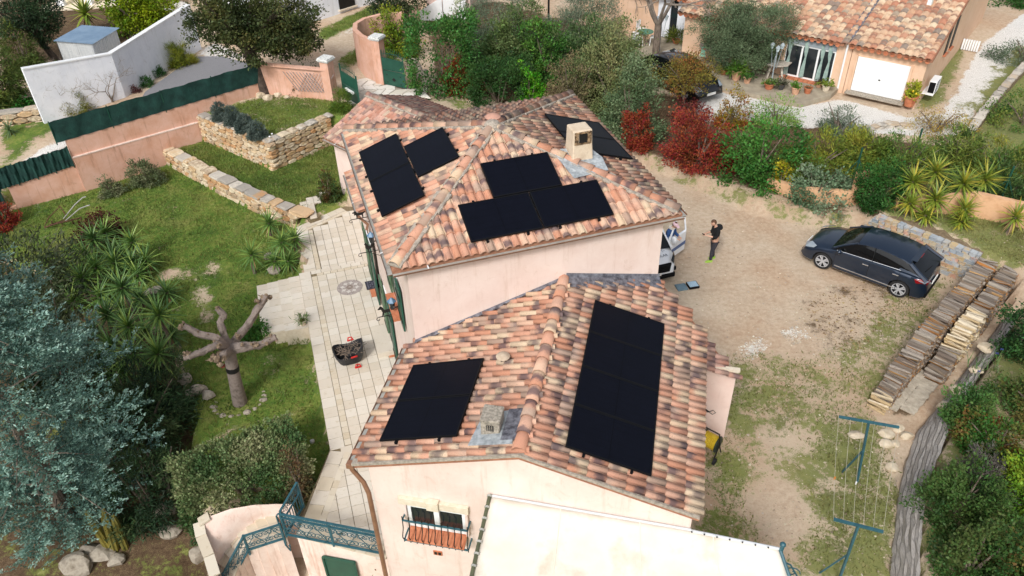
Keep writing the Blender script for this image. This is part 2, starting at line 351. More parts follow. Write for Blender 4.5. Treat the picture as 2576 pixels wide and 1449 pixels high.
def ground_mat():
    t=NT('ground'); a=t.n('ShaderNodeAttribute'); a.attribute_name='Col'; sp=t.n('ShaderNodeSeparateColor'); t.l(a.outputs['Color'],sp.inputs[0])
    P=t.world(); n1=t.noise(P,.9,6,.65); n2=t.noise(P,6,5,.7); n3=t.noise(P,34,4,.75); n4=t.noise(P,.28,3)
    sm=t.math('ADD',t.math('MULTIPLY',n1,.45),t.math('ADD',t.math('MULTIPLY',n2,.35),t.math('MULTIPLY',n3,.2)))
    dirt=t.ramp(t.math('ADD',t.math('MULTIPLY',n1,.55),t.math('MULTIPLY',n3,.45)),[(.32,srgb('#b09782')),(.5,srgb('#cbb6a1')),(.66,srgb('#dccfbe'))])
    dirt=t.mix(t.math('MULTIPLY',t.smooth(n4,.46,.66),.75),dirt,srgb('#ba957a'),'MIX'); dirt=t.mix(t.math('MULTIPLY',t.math('SUBTRACT',1.,t.smooth(n4,.34,.48)),.7),dirt,srgb('#d6c6b0'),'MIX'); 
    dirt2=t.mix(.5,dirt,t.ramp(n2,[(.3,srgb('#9d8468')),(.7,srgb('#d6c6ab'))]))
    n5=t.noise(P,.55,5,.65,.6); grs=t.ramp(t.math('ADD',t.math('MULTIPLY',n2,.5),t.math('MULTIPLY',n1,.5)),[(.32,srgb('#3b5622')),(.46,srgb('#56722e')),(.58,srgb('#76823e')),(.70,srgb('#9a9464'))])
    grs=t.mix(t.math('MULTIPLY',t.smooth(n5,.52,.70),.42),grs,srgb('#8b8350')); grs=t.mix(t.math('MULTIPLY',t.math('SUBTRACT',1.,t.smooth(n5,.34,.46)),.5),grs,srgb('#2f4a1c'))
    wht=t.ramp(n3,[(.36,srgb('#8f8a80')),(.46,srgb('#d8d4cc')),(.6,srgb('#efedea'))])
    sl_=t.ramp(t.math('ADD',t.math('MULTIPLY',n3,.6),t.math('MULTIPLY',n2,.4)),[(.35,srgb('#3b2d22')),(.52,srgb('#62503d')),(.66,srgb('#8d7a60'))])
    sxyz=t.n('ShaderNodeSeparateXYZ'); t.l(P,sxyz.inputs[0]); grs=t.mix(t.math('MULTIPLY',t.smooth(sxyz.outputs[0],3.5,7.),.42),grs,srgb('#948a66'))
    off=t.math('SUBTRACT',sm,.5)
    def fac(ch,k,lo,hi): return t.smooth(t.math('MULTIPLY_ADD',off,k,ch),lo,hi)
    c=t.mix(fac(sp.outputs[2],2.2,.38,.62),dirt2,sl_); c=t.mix(fac(sp.outputs[1],2.0,.4,.56),c,wht); c=t.mix(fac(sp.outputs[0],3.6,.36,.68),c,grs)
    t.base(c); t.set(Roughness=.95); t.b.inputs['Specular IOR Level'].default_value=.15
    t.bump(t.math('ADD',n3,n2),.6,.05); return t.m
np_obj('ground',np.stack([GX,GY,GZ],-1).reshape(-1,3),Fq,ground_mat(),col=np.stack([grass,white,soil],-1).reshape(-1,3),kind='structure',label='ground of the plot: sandy drive, lawns and gravel',smooth=True)
def interp(a,x,y):
    i=np.clip(np.searchsorted(ys,y)-1,0,ny-2); j=np.clip(np.searchsorted(xs,x)-1,0,nx-2); return a[i,j]
def gh(x,y): return interp(GZ,np.asarray(x,float),np.asarray(y,float))
# ---- grass blades on the lawns ----
def scatter(P,n,seed):
    r=np.random.default_rng(seed); P=np.asarray(P)[:,:2]; lo=P.min(0);hi=P.max(0); q=lo+(hi-lo)*r.random((n,2)); return q[inpoly(q[:,0],q[:,1],P)]
def grass_blades(name,areas,label,hmin=.03,hmax=.09):
    Q=np.concatenate([scatter(P,n,i+31) for i,(P,n) in enumerate(areas)]); r=np.random.default_rng(5)
    gm=interp(grass,Q[:,0],Q[:,1]); nn=.5*val_noise(Q[:,0],Q[:,1],.55,9)+.5*val_noise(Q[:,0],Q[:,1],1.7,10)
    Q=Q[(r.random(len(Q))<np.clip(gm*1.6-.55,0,1))&(nn+gm*.6>.62)]; n=len(Q); z=gh(Q[:,0],Q[:,1])
    b=np.concatenate([Q,z[:,None]],1); a=r.random(n)*6.283; hgt=(hmin+(hmax-hmin)*r.random(n)**2)*(.6+1.2*val_noise(Q[:,0],Q[:,1],.5,9)); wd=.012+.014*r.random(n)
    dx=np.stack([np.cos(a),np.sin(a),np.zeros(n)],1)*wd[:,None]; ln=(r.random((n,3))-.5)*[1.3,1.3,0]*hgt[:,None]; tip=b+ln+np.stack([np.zeros(n),np.zeros(n),hgt],1)
    V=np.stack([b-dx,b+dx,tip],1).reshape(-1,3); mm=np.clip(val_noise(Q[:,0],Q[:,1],1.1,12)[:,None]*.6+val_noise(Q[:,0],Q[:,1],.35,14)[:,None]*.3+.3*r.random((n,1))-.08,0,1)
    c=np.array(srgb('#3f6126'))*(1-mm)+np.array(srgb('#90924e'))*mm; dry=np.clip((Q[:,:1]-3.5)/4,0,1)*.45; c=c*(1-dry)+np.array(srgb('#8d8458'))*dry; c=np.repeat(c,3,0)
    np_obj(name,V,np.arange(3*n).reshape(-1,3),FOL,col=c,kind='stuff',label=label)
grass_blades('grass',[(FLAT[1][0],150000),(FLAT[2][0],60000),(FLAT[3][0],26000),(FLAT[0][0],230000),(G([(1580,385),(1700,430),(1900,500),(2150,560),(2140,600),(1900,530),(1700,455),(1570,400)],.1),26000),(G([(2300,225),(2440,60),(2420,150),(2380,250),(2310,275)],1.),9000),(G([(840,150),(930,100),(950,130),(900,160),(850,185)],1.2),9000),(G([(800,75),(940,10),(980,20),(900,60),(800,110)],1.2),10000),(FLAT[8][0],14000)],'short green grass and weeds of the lawns and the yard')
# loose pebbles and leaf litter on the drive
def pebbles():
    P=np.concatenate([scatter(FLAT[0][0],6500,77),scatter(G([(1960,835),(2000,820),(2040,850),(1990,870)],0),500,78),scatter(G([(1850,880),(1900,840),(1940,865),(1890,915),(1850,905)],0),500,79),scatter(G([(2000,740),(2200,690),(2390,690),(2290,800),(2150,960),(2080,900),(1990,830)],0),3500,80),scatter(G([(1760,215),(2000,262),(2130,240),(2290,290),(2420,200),(2420,330),(2250,330),(2050,318),(1750,290)],1.),4000,81)]); r=np.random.default_rng(3); n=len(P)
    z=gh(P[:,0],P[:,1]); c0=np.concatenate([P,z[:,None]+.012],1); s=.012+.03*r.random(n)**3; o=np.array([[1,0,0],[0,1,0],[-1,0,0],[0,-1,0],[0,0,.6]])
    V=(c0[:,None,:]+o[None]*s[:,None,None]*(.7+.6*r.random((n,5,1)))).reshape(-1,3); f=np.array([[0,1,4],[1,2,4],[2,3,4],[3,0,4]]); F=(np.arange(n)[:,None,None]*5+f[None]).reshape(-1,3)
    k=r.random((n,1)); so=interp(soil,P[:,0],P[:,1])[:,None]; wh=interp(white,P[:,0],P[:,1])[:,None]
    c=np.array(srgb('#9b8a74'))*(1-k)+np.array(srgb('#cfc4b2'))*k; c=np.where(so>.4,np.array(srgb('#5d442c'))*(1-k)+np.array(srgb('#b59a6d'))*k,c); c=np.where(wh>.3,np.array(srgb('#d9d5cc')),c)
    np_obj('gravel',V,F,FOL,col=np.repeat(c,5,0),kind='stuff',label='loose pebbles and dry leaves on the drive')
pebbles()
# ---------------- building materials ----------------
def render_mat(name,c1,c2,stain,drip=.5,bump=.35):
    "rendered wall: faint trowel mottling and rain streaks"
    t=NT(name); P=t.world(); n=t.noise(P,1.3,5,.65,.4); f=t.noise(P,30,3)
    mp=t.n('ShaderNodeMapping'); mp.inputs['Scale'].default_value=(3.2,3.2,.28); t.l(P,mp.inputs[0]); s=t.noise(mp.outputs[0],1.6,5,.7)
    c=t.ramp(n,[(.35,c1),(.65,c2)]); c=t.mix(t.math('MULTIPLY',t.smooth(s,.52,.74),drip),c,stain); c=t.mix(t.math('MULTIPLY',t.smooth(t.noise(P,3.4,6,.75,1.),.54,.72),.35),c,stain); t.base(c); t.set(Roughness=.9); t.b.inputs['Specular IOR Level'].default_value=.2
    t.bump(t.math('ADD',f,n),bump,.012); return t.m
M_WALL=render_mat('cream render',srgb('#dec8bd'),srgb('#e6d4ca'),srgb('#bfa18c'),.45)
M_PINK=render_mat('pink render',srgb('#cf9f86'),srgb('#dcb3a0'),srgb('#a57b62'),.7)
M_WHITE=render_mat('white render',srgb('#dfe3ea'),srgb('#eceff4'),srgb('#a9a8a4'),.35)
M_PEACH=render_mat('peach render',srgb('#d8b496'),srgb('#e0c0a6'),srgb('#bd9a7c'),.4)
M_FARPINK=render_mat('pale pink render',srgb('#e6c9bd'),srgb('#eed6cb'),srgb('#cdb0a2'),.3)
M_STAIR=render_mat('worn pink render',srgb('#dcc2b4'),srgb('#e9d8cd'),srgb('#b8917a'),.75)
def tile_mat(name,cols,smudge):
    "a tile's own firing colours: every tile takes one, with a smoky or pale end"
    t=NT(name); gi=t.n('ShaderNodeNewGeometry').outputs['Random Per Island']; oi=t.n('ShaderNodeObjectInfo').outputs['Random']
    r=t.math('FRACT',t.math('ADD',gi,oi)); r2=t.math('FRACT',t.math('MULTIPLY',r,17.31)); r3=t.math('FRACT',t.math('MULTIPLY',r,53.7))
    uv=t.n('ShaderNodeUVMap'); sx=t.n('ShaderNodeSeparateXYZ'); t.l(uv.outputs[0],sx.inputs[0]); v=sx.outputs[1]
    P=t.world(); n=t.noise(P,9,4,.65); nf=t.noise(P,45,3)
    n2=len(cols); c=t.ramp(r,[(i/n2,k) for i,k in enumerate(cols)],'CONSTANT'); cb=t.ramp(r2,[(i/n2,k) for i,k in enumerate(cols)],'CONSTANT')
    vv=t.math('ADD',v,t.math('MULTIPLY_ADD',n,.6,-.3))
    c=t.mix(t.smooth(t.math('ADD',vv,t.math('MULTIPLY_ADD',r3,.9,-.75)),.25,.75),c,cb)
    d=t.math('ABSOLUTE',t.math('SUBTRACT',vv,t.math('MULTIPLY_ADD',r3,1.0,0)))
    sm=t.math('MULTIPLY',t.math('SUBTRACT',1.,t.smooth(d,.06,.38)),t.smooth(r2,.36,.75)); c=t.mix(t.math('MULTIPLY',sm,.85),c,smudge)
    c=t.mix(t.math('MULTIPLY',t.math('ADD',t.smooth(nf,.56,.70),t.math('MULTIPLY',t.smooth(t.noise(P,1.1,4,.7),.5,.72),.5)),.5),c,srgb('#6a5a50'))
    t.base(c); t.set(Roughness=.85); t.b.inputs['Specular IOR Level'].default_value=.25; t.bump(nf,.25,.006); return t.m
TC=[srgb(k) for k in ('#c6957d','#bc876d','#cba088','#cbb094','#c1917a','#cda991','#b09685','#c49b85','#ceb79c','#a68c7b','#bb8870')]
M_TILE=tile_mat('canal tile',TC,srgb('#5a4c50'))
M_TILE2=tile_mat('canal tile pink',[srgb(k) for k in ('#bd917f','#b07f6c','#c29c8c','#bda793','#b38877','#a38678')],srgb('#7c6664'))
M_TILEN=tile_mat('canal tile mixed',[srgb(k) for k in ('#c0a085','#ad7a62','#c9af93','#877a6f','#b99478','#c4a68b','#b0846c','#cdb99e','#9c8d7b')],srgb('#8a6a5a'))
M_MORTAR=M('mortar',srgb('#8d857a'),srgb('#b5aa9c'),14,.95,.5)
M_BED=M('roof underlay',srgb('#8a5f4a'),srgb('#a5765c'),8,.95,.3)
M_GUT=M('brown gutter',srgb('#7d5a45'),srgb('#916b54'),5,.45)
M_ZINC=M('zinc lining',srgb('#a3a49f'),srgb('#bdbcb4'),7,.5,metal=.2)
M_LEAD=M('dark flashing',srgb('#4a4a52'),srgb('#8b8d96'),9,.45,.6,metal=.3)
M_FOIL=M('aluminium flashing',srgb('#8f979c'),srgb('#c3c9cc'),9,.5,.8,metal=.25)
M_GREEN=M('green paint',srgb('#1f4a3c'),srgb('#255445'),4,.4)
M_GREEN2=M('sun faded green shutter paint',srgb('#4c6650'),srgb('#5b7459'),4,.5)
M_BLUE=M('blue green iron paint',srgb('#2a505a'),srgb('#35626d'),8,.4)
M_IRON=M('black iron',srgb('#1d1d1f'),srgb('#2a2826'),8,.5,metal=.3)
M_WPVC=M('white plastic',srgb('#e4e6e6'),srgb('#eceded'),3,.35)
M_TERRA=M('terracotta',srgb('#b26a4a'),srgb('#c27d5b'),7,.8,.2)
M_STONEY=M('cut limestone',srgb('#d2c4ac'),srgb('#e0d5c2'),7,.9,.3)
def paver_mat(name,a,b,c):
    t=NT(name); oi=t.n('ShaderNodeObjectInfo').outputs['Random']; P=t.world(); n=t.noise(P,7,5,.7); k=t.ramp(oi,[(0,a),(.45,b),(.9,c)]); k=t.mix(t.smooth(n,.55,.75),k,srgb('#b9ab90')); t.base(k); t.set(Roughness=.85); t.bump(n,.2,.01); return t.m
M_PAVE=paver_mat('pale paving',srgb('#c6bcab'),srgb('#ccc3b4'),srgb('#d2cbbe'))
M_PAVE2=paver_mat('ochre paving',srgb('#c4b7a0'),srgb('#cabfab'),srgb('#cfc6b4'))
M_JOINT=M('joint sand',srgb('#6b5f48'),srgb('#85785f'),20,.95)
M_GLASS=M('dark window glass',srgb('#20262a'),None,1,.08,spec=.6)
M_BLACKP=M('black plastic',srgb('#101114'),None,1,.6,spec=.15)
def pv_mat():
    t=NT('solar glass'); uv=t.n('ShaderNodeUVMap'); sx=t.n('ShaderNodeSeparateXYZ'); t.l(uv.outputs[0],sx.inputs[0])
    def line(s,n,w): return t.math('LESS_THAN',t.math('ABSOLUTE',t.math('SUBTRACT',t.math('FRACT',t.math('MULTIPLY',s,n)),.5)),w)
    fine=line(sx.outputs[1],54,.11); cell=t.math('MAXIMUM',line(sx.outputs[0],18,.012),line(sx.outputs[1],6,.012)); mid=t.math('LESS_THAN',t.math('ABSOLUTE',t.math('SUBTRACT',sx.outputs[0],.5)),.004)
    n=t.noise(t.world(),3,4); c=t.ramp(n,[(.3,srgb('#080a12')),(.7,srgb('#0b0d16'))]); c=t.mix(t.math('MULTIPLY',fine,.45),c,srgb('#242836')); c=t.mix(t.math('MULTIPLY',cell,.5),c,srgb('#05060a')); c=t.mix(mid,c,srgb('#05060a'))
    t.base(c); t.set(Roughness=.42); t.b.inputs['Specular IOR Level'].default_value=.07; return t.m
M_PV=pv_mat()
# ---------------- roof tiles ----------------
TQ=[]        # every tile of the two roofs of the house, sorted later: the largest ones become objects
def tile_mesh(name,pitch,course,r=.058):
    L=course*1.16; px=[-.5,-.36,-.29,-.13,.13,.29,.36,.5]; pz=[.010,.0,.034,r,r,.034,.0,.010]
    V=[];F=[];UV=[]
    for y,z0 in ((0,.034),(L,.004)):
        for x,z in zip(px,pz): V.append((x*pitch*(1.03 if y==0 else .97),y,z+z0))
    for x,z in zip(px,pz): V.append((x*pitch*1.0,.004,z+.034-.024))
    n=8
    for i in range(n-1): F.append((i,i+1,n+i+1,n+i)); UV+=[(i/7,0),((i+1)/7,0),((i+1)/7,1),(i/7,1)]
    for i in range(n-1): F.append((2*n+i,2*n+i+1,i+1,i)); UV+=[(i/7,0)]*4
    me=bpy.data.meshes.new(name); me.from_pydata(V,[],F); u=me.uv_layers.new(name='UVMap')
    for i,c in enumerate(UV): u.data[i].uv=c
    me.polygons.foreach_set('use_smooth',[i<7 for i in range(14)]); me.update(); return me
ME_T={}
def tiles_on(roof,P0,U,Vv,poly,pitch,course,mat,stagger=False,holes=(),each=True,mesh='roof_tile'):
    "lay tiles on the plane P0+s*U+t*Vv inside poly (s,t)"
    key=(mesh,pitch,course,mat.name)
    if key not in ME_T: ME_T[key]=tile_mesh(mesh,pitch,course); ME_T[key].materials.append(mat)
    U=np.asarray(U);Vv=np.asarray(Vv);N=np.cross(U,Vv); poly=np.asarray(poly)
    s0,s1=poly[:,0].min(),poly[:,0].max(); t0,t1=poly[:,1].min(),poly[:,1].max(); i0=int(math.floor(s0/pitch)); r=random.Random(roof.name)
    for i in range(i0,int(s1/pitch)+1):
        off=(course/2 if (stagger and i%2) else 0)
        for j in range(-1,int((t1-t0)/course)+2):
            s=(i+.5)*pitch; t=t0+j*course+off-.05
            q=np.array([[s,t+course*.55]]); 
            if not inpoly(q[:,0],q[:,1],poly)[0]: continue
            hid=any(inpoly(q[:,0],q[:,1],h)[0] for h in holes)
            p=np.asarray(P0)+U*s+Vv*t+N*(.012+r.uniform(-.004,.006)); a=r.uniform(-.02,.02)
            u2=U*math.cos(a)+Vv*math.sin(a); v2=Vv*math.cos(a)-U*math.sin(a)
            Mx=np.eye(4); Mx[:3,0]=u2;Mx[:3,1]=v2;Mx[:3,2]=N;Mx[:3,3]=p
            TQ.append((roof,key,Mx,hid or not each))
def finish_tiles(limit=290):
    by={}
    for q in TQ: by.setdefault(q[0].parent.name if q[0].parent else q[0].name,[]).append(q)
    for nm,L in by.items():
        def size(q):
            p=q[2][:3,3]; return (1e9 if q[3] else np.linalg.norm(p-[0,0,CAM_H]))
        L.sort(key=size); rest={}
        for k,q in enumerate(L):
            if k<limit and not q[3]:
                o=bpy.data.objects.new('roof_tile',ME_T[q[1]]); COL.objects.link(o); o.parent=q[0]; o.matrix_basis=wmat(q[0]).inverted()@Matrix(q[2].tolist())
            else: rest.setdefault((q[0],q[1]),[]).append(q[2])
        for (roof,key),Ms in rest.items():
            me=ME_T[key]; V=np.array([v.co for v in me.vertices]); F=np.array([list(p.vertices) for p in me.polygons]); UV=np.array([d.uv for d in me.uv_layers[0].data])
            Ms=np.array(Ms); VV=(V@Ms[:,:3,:3].transpose(0,2,1))+Ms[:,None,:3,3]; FF=F[None]+(np.arange(len(Ms))*len(V))[:,None,None]
            np_obj('roof_tiles',VV.reshape(-1,3),FF.reshape(-1,4),me.materials[0],parent=roof,uv=np.tile(UV,(len(Ms),1)),kind='stuff')
    TQ.clear()
def ridge(parent,a,b,mat,r=.118,L=.40,mortar=True,name='ridge_tile'):
    a=Vector(a);b=Vector(b);d=b-a;n=max(1,int(round(d.length/L)));d=d/n; dn=d.normalized(); x=dn.cross(Vector((0,0,1))).normalized(); up=x.cross(dn)
    key=(name,round(d.length,3),mat.name)
    if key not in ME_T:
        V=[];F=[];UV=[]; l=d.length*1.1
        for y,k,z0 in ((0,1.06,.035),(l,.92,.0)):
            for i in range(9):
                t=math.pi*i/8; V.append((-math.cos(t)*r*k,y,math.sin(t)*r*.85*k+z0-.02))
        for i in range(9):
            t=math.pi*i/8; V.append((-math.cos(t)*r*.93,.01,math.sin(t)*r*.72+.035-.02))
        for i in range(8): F.append((i,i+1,9+i+1,9+i)); UV+=[(0,0),(0,0),(0,1),(0,1)]
        for i in range(8): F.append((18+i,18+i+1,i+1,i)); UV+=[(0,0)]*4
        me=bpy.data.meshes.new(name); me.from_pydata(V,[],F); u=me.uv_layers.new(name='UVMap')
        for i,c in enumerate(UV): u.data[i].uv=c
        me.polygons.foreach_set('use_smooth',[i<8 for i in range(16)]); me.materials.append(mat); ME_T[key]=me
    rr=random.Random(n)
    for i in range(n):
        o=link(bpy.data.objects.new(name,ME_T[key])); o.parent=parent; p=a+d*i+up*(.075+rr.uniform(-.006,.006))
        o.matrix_basis=wmat(parent).inverted()@Matrix([[x[k],dn[k],up[k],p[k]] for k in range(3)]+[[0,0,0,1]])
    if mortar:
        m=MB(); k=0; rr=random.Random(5); LL=(b-a).length; q=0.
        while q<LL-.05:
            l=min(.22,LL-q); w1=.13+rr.random()*.08; m.box(a+dn*(q+l/2)+up*.055,(2*w1,l*1.04,.07),m=Matrix([[x[k],dn[k],up[k]] for k in range(3)])); q+=l
        m.obj('mortar_bed',M_MORTAR,parent,bev=.015)
# ================= MAIN HOUSE =================
house=thing('house','two storey cream house with pyramid tile roof, lower front block and solar panels','house',loc=tuple(H(3.4,3.6,-.3)))
ap=H(APX,APY,HO[2]+APH); C0,C1,C2,C3=H(0,0,HO[2]),H(HW,0,HO[2]),H(HW,HD,HO[2]),H(0,HD,HO[2])
m=MB(); dn=np.array([0,0,-.14])
m.add([C0,C1,C2,C3,ap,C0+dn,C1+dn,C2+dn,C3+dn],[(0,1,4),(1,2,4),(2,3,4),(3,0,4),(8,7,6,5),(5,6,1,0),(6,7,2,1),(7,8,3,2),(8,5,0,3)])
roof=m.obj('roof',M_BED,house,label='pyramid roof of the upper block')
WX0,WX1,WY0,WY1=.33,6.60,.12,6.9
m=MB(); m.prism([H(WX0,WY0,0),H(WX1,WY0,0),H(WX1,WY1,0),H(WX0,WY1,0)],-3.0,6.56)
m.obj('wall',M_WALL,house,label='smooth cream rendered walls of the upper block')
# nest mark on the front wall, mouldings
PLANES={}
def plane(name,P0,U,up,slope,d0):
    V=np.asarray(up)+np.array([0,0,slope]); V=V/np.linalg.norm(V); PLANES[name]=(np.asarray(P0),np.asarray(U),V); return PLANES[name]
fF=plane('F',C0,EX,EY,APH/APY,0); fL=plane('L',C3,-EY,EX,APH/APX,0); fR=plane('R',C1,EY,-EX,APH/(HW-APX),0); fB=plane('B',C2,-EX,-EY,APH/(HD-APY),0)
def lenv(run): return math.hypot(run,APH)
def panel_corners(pl,quad,w,h,lift=.13):
    "centre a real-size panel on what the photograph shows"
    P0,U,V=pl; N=np.cross(U,V); c=np.mean([hit(P0+N*lift,N,*q) for q in quad],0)-P0; s,t=c@U,c@V; return s,t,w,h
def hole(pn): s,t,w,h=pn; return [(s-w/2+.1,t-h/2+.1),(s+w/2-.1,t-h/2+.1),(s+w/2-.1,t+h/2-.2),(s-w/2+.1,t+h/2-.2)]
def T(k,x,y):
    ox=[0,1333,2666][k%3]; oy=[0,750,1500][k//3]; s=1333/2575; return ((ox+x*s)*.644,(oy+y*s)*.644)
PL,PS=1.722,1.134
sF,tF,_,_=panel_corners(fF,[(1150,513),(1508,455),(1541,545),(1183,606)],0,0)
PAN={'F':[(sF-PL/2-.01,tF,PL,PS),(sF+PL/2+.01,tF,PL,PS)],'L':[],'R':[]}
s,t,_,_=panel_corners(fF,[(1209,409),(1378,385),(1412,467),(1240,495)],0,0); PAN['F'].append((s,tF+PS+.03,PL,PS))
s,t,_,_=panel_corners(fL,[(903,378),(998,336),(1069,503),(962,543)],0,0); PAN['L']+=[(s-PL/2-.01,t,PL,PS),(s+PL/2+.01,t,PL,PS)]
s2,t2,_,_=panel_corners(fL,[T(1,472,1105),T(1,755,968),T(1,888,1190),T(1,580,1340)],0,0); PAN['L'].append((s2,t+PS+.03,PL,PS))
s,t,_,_=panel_corners(fR,[T(1,1535,865),T(1,1943,930),T(1,2065,1055),T(1,1640,990)],0,0); PAN['R']+=[(s,t,PS,PL),(s-PS-.02,t,PS,PL)]
tiles_on(roof,*fF,[(0,0),(HW,0),(APX,lenv(APY))],.198,.36,M_TILE,holes=[hole(p) for p in PAN['F']])
tiles_on(roof,*fL,[(0,0),(HD,0),(HD-APY,lenv(APX))],.198,.36,M_TILE,holes=[hole(p) for p in PAN['L']])
tiles_on(roof,*fR,[(0,0),(HD,0),(APY,lenv(HW-APX))],.198,.36,M_TILE,holes=[hole(p) for p in PAN['R']])
tiles_on(roof,*fB,[(0,0),(HW,0),(HW-APX,lenv(HD-APY))],.198,.36,M_TILE,each=False)
for c in (C0,C1,C2,C3): ridge(roof,c+(ap-c)*.02,ap-(ap-c)*.03,M_TILE)
m=MB(); m.lathe(ap,[(.2,-.02),(.22,.06),(.16,.14),(.05,.18)],10); m.obj('hip_cap',M_MORTAR,roof)
def gutter(parent,a,b,out,z,name='gutter'):
    "open half-round gutter with a zinc lining"
    a=np.array([a[0],a[1],z]);b=np.array([b[0],b[1],z]); m=MB(); V=[];n=7
    for p in (a,b):
        for rr in (.075,.066):
            for i in range(n): t=math.pi*i/(n-1); V.append(p+np.asarray(out)*(.06+math.cos(t)*rr)+np.array([0,0,-math.sin(t)*rr]))
    F=[]
    for i in range(n-1): F.append((i,i+1,2*n+i+1,2*n+i)); F.append((n+i+1,n+i,3*n+i,3*n+i+1))
    for q in (0,n-1): F.append((q,n+q,3*n+q,2*n+q))
    m.add(V,F); go=m.obj(name,M_GUT,parent)
    k=MB(); k.slab([a+np.asarray(out)*.0+[0,0,-.035],b+np.asarray(out)*.0+[0,0,-.035],b+np.asarray(out)*.12+[0,0,-.035],a+np.asarray(out)*.12+[0,0,-.035]],.01); k.obj('gutter_lining',M_ZINC,go)
    d=b-a; L=np.linalg.norm(d); nn=int(L/.85)
    for i in range(1,nn+1): p=a+d*i/(nn+1); cl=MB(); cl.bar(p+np.asarray(out)*-.06+[0,0,.05],p+np.asarray(out)*.13+[0,0,.015],.03,.008); cl.obj('gutter_hook',M_WPVC,go); return go
gutter(house,C0,C1,-EY,HO[2]-.05); gutter(house,C0+EX*.0,C3,-EX,HO[2]-.05); gutter(house,C1,C2,EX,HO[2]-.05)
m=MB(); m.prism([H(.10,.13,0),H(WX0-.01,.13,0),H(WX0-.01,6.9,0),H(.10,6.9,0)],6.46,6.51); m.obj('soffit',M('eave boards',srgb('#b08a6a'),srgb('#c29c7c'),6,.8),house)
# ---- panels ----
def panel(pl,pn,label,name='solar_module'):
    P0,U,V=pl; N=np.cross(U,V); s,t,w,h=pn; c=P0+U*s+V*t+N*.135
    o=thing(name,label,'solar panel',group='solar panels on the house roof'); o.matrix_basis=Matrix([[U[k],V[k],N[k],c[k]] for k in range(3)]+[[0,0,0,1]])
    m=MB(); f=.03
    for x,y,a,b in ((0,-h/2+f/2,w,f),(0,h/2-f/2,w,f),(-w/2+f/2,0,f,h-2*f),(w/2-f/2,0,f,h-2*f)): m.box((x,y,0),(a,b,.038))
    m.obj('frame',M_BLACKP,o,world=False)
    q=MB(); a,b=w/2-f,h/2-f; q.add([(-a,-b,.012),(a,-b,.012),(a,b,.012),(-a,b,.012),(-a,-b,-.01),(a,-b,-.01),(a,b,-.01),(-a,b,-.01)],[(0,1,2,3),(7,6,5,4)])
    uv=[(0,0),(1,0),(1,1),(0,1)] if w>h else [(0,0),(0,1),(1,1),(1,0)]; q.uv=uv+uv; q.obj('glass',M_PV,o,world=False)
    for sx in (-1,1):
        for sy in (-1,1):
            m=MB()
            if w>h: m.box((sx*w*.28,sy*(h/2+.035),-.03),(.05,.07,.05)); m.box((sx*w*.28,sy*(h/2+.03),-.075),(.035,.03,.06))
            else: m.box((sx*(w/2+.035),sy*h*.28,-.03),(.07,.05,.05)); m.box((sx*(w/2+.03),sy*h*.28,-.075),(.03,.035,.06))
            m.obj('clamp',M_BLACKP,o,world=False)
    return o
for nm,L in (('F',['black solar panel above the front gutter, next to the front left hip','black solar panel above the front gutter, towards the drive','single black solar panel below the roof peak, beside the chimney']),
             ('L',['black solar panel above the terrace gutter, farther from the front hip','black solar panel above the terrace gutter, nearer the front hip','black solar panel raised behind the pair over the terrace']),
             ('R',['black solar panel on the drive side slope, behind the chimney, farther back','black solar panel on the drive side slope, touching the chimney outline'])):
    for pn,lb in zip(PAN[nm],L): panel(PLANES[nm],pn,lb)
# ---- chimney ----
N=np.cross(fF[1],fF[2]); c=hit(fF[0],N,1468,418); 
ch=MB(); cz=c[2]; R=Matrix.Rotation(TH,3,'Z'); cx=c+EY*.34
ch.box((cx[0],cx[1],cz+.16),(.60,.60,.8),TH,taper=.84); ch.box((cx[0],cx[1],cz+.68),(.52,.50,.46),TH,taper=.95)
chim=ch.obj('chimney',M('sandy render',srgb('#c6b095'),srgb('#d4c3ac'),3,.95,.5,c3=srgb('#b59f86')),house,bev=.03,label='cream rendered chimney with sooty smoke hole')
s=cx-EY*.252; k=MB(); k.box((s[0],s[1],cz+.72),(.20,.05,.22),TH); k.obj('smoke_hole',M_IRON,chim)
k=MB()
k.box((s-EX*.17)+np.array([0,0,cz*0])-[0,0,s[2]]+[0,0,cz+.72],(.10,.03,.32),TH); k.box((s+EX*.17)-[0,0,s[2]]+[0,0,cz+.72],(.10,.03,.32),TH); k.box(np.array([s[0],s[1],cz+.86]),(.42,.03,.05),TH); k.box(np.array([s[0],s[1],cz+.58]),(.42,.03,.06),TH)
k.obj('soot_rim',M('soot',srgb('#4b3a2a'),srgb('#a98d6c'),9,.95,lo=.42,hi=.6),chim,bev=.01)
P0,U,V=fF; k=MB(); cs=(c-P0)@U; ct=(c-P0)@V; q=lambda a,b,l=.10: P0+U*(cs+a)+V*(ct+b)+N*l
k.slab([q(-.42,-.42,.115),q(.5,-.36,.115),q(.52,.1,.10),q(.33,.5,.1),q(-.4,.6,.11),q(-.62,.45,.12)],.012); k.obj('flashing',M_FOIL,chim)
# ---- roof vents ----
def vent(p,name,mat,parent,label,k_=1.):
    m=MB(); m.lathe(p,[(a*k_,b*k_) for a,b in ((.13,-.1),(.13,.10),(.115,.12),(.11,.22),(.20,.225),(.21,.25),(.12,.31),(.02,.335))],12); o=m.obj(name,mat,parent,smooth=True,label=label)
    for a in (-2.2,-1.2):
        k=MB(); k.sphere((p[0]+.115*k_*math.cos(a+TH),p[1]+.115*k_*math.sin(a+TH),p[2]+.165*k_),.036*k_,8,6); k.obj('opening',M_IRON,o)
vent(hit(ap,np.array([0,0,1.]),1240,305)+[0,0,-.12],'roof_vent',M_TILE2,house,'terracotta vent by the roof peak')
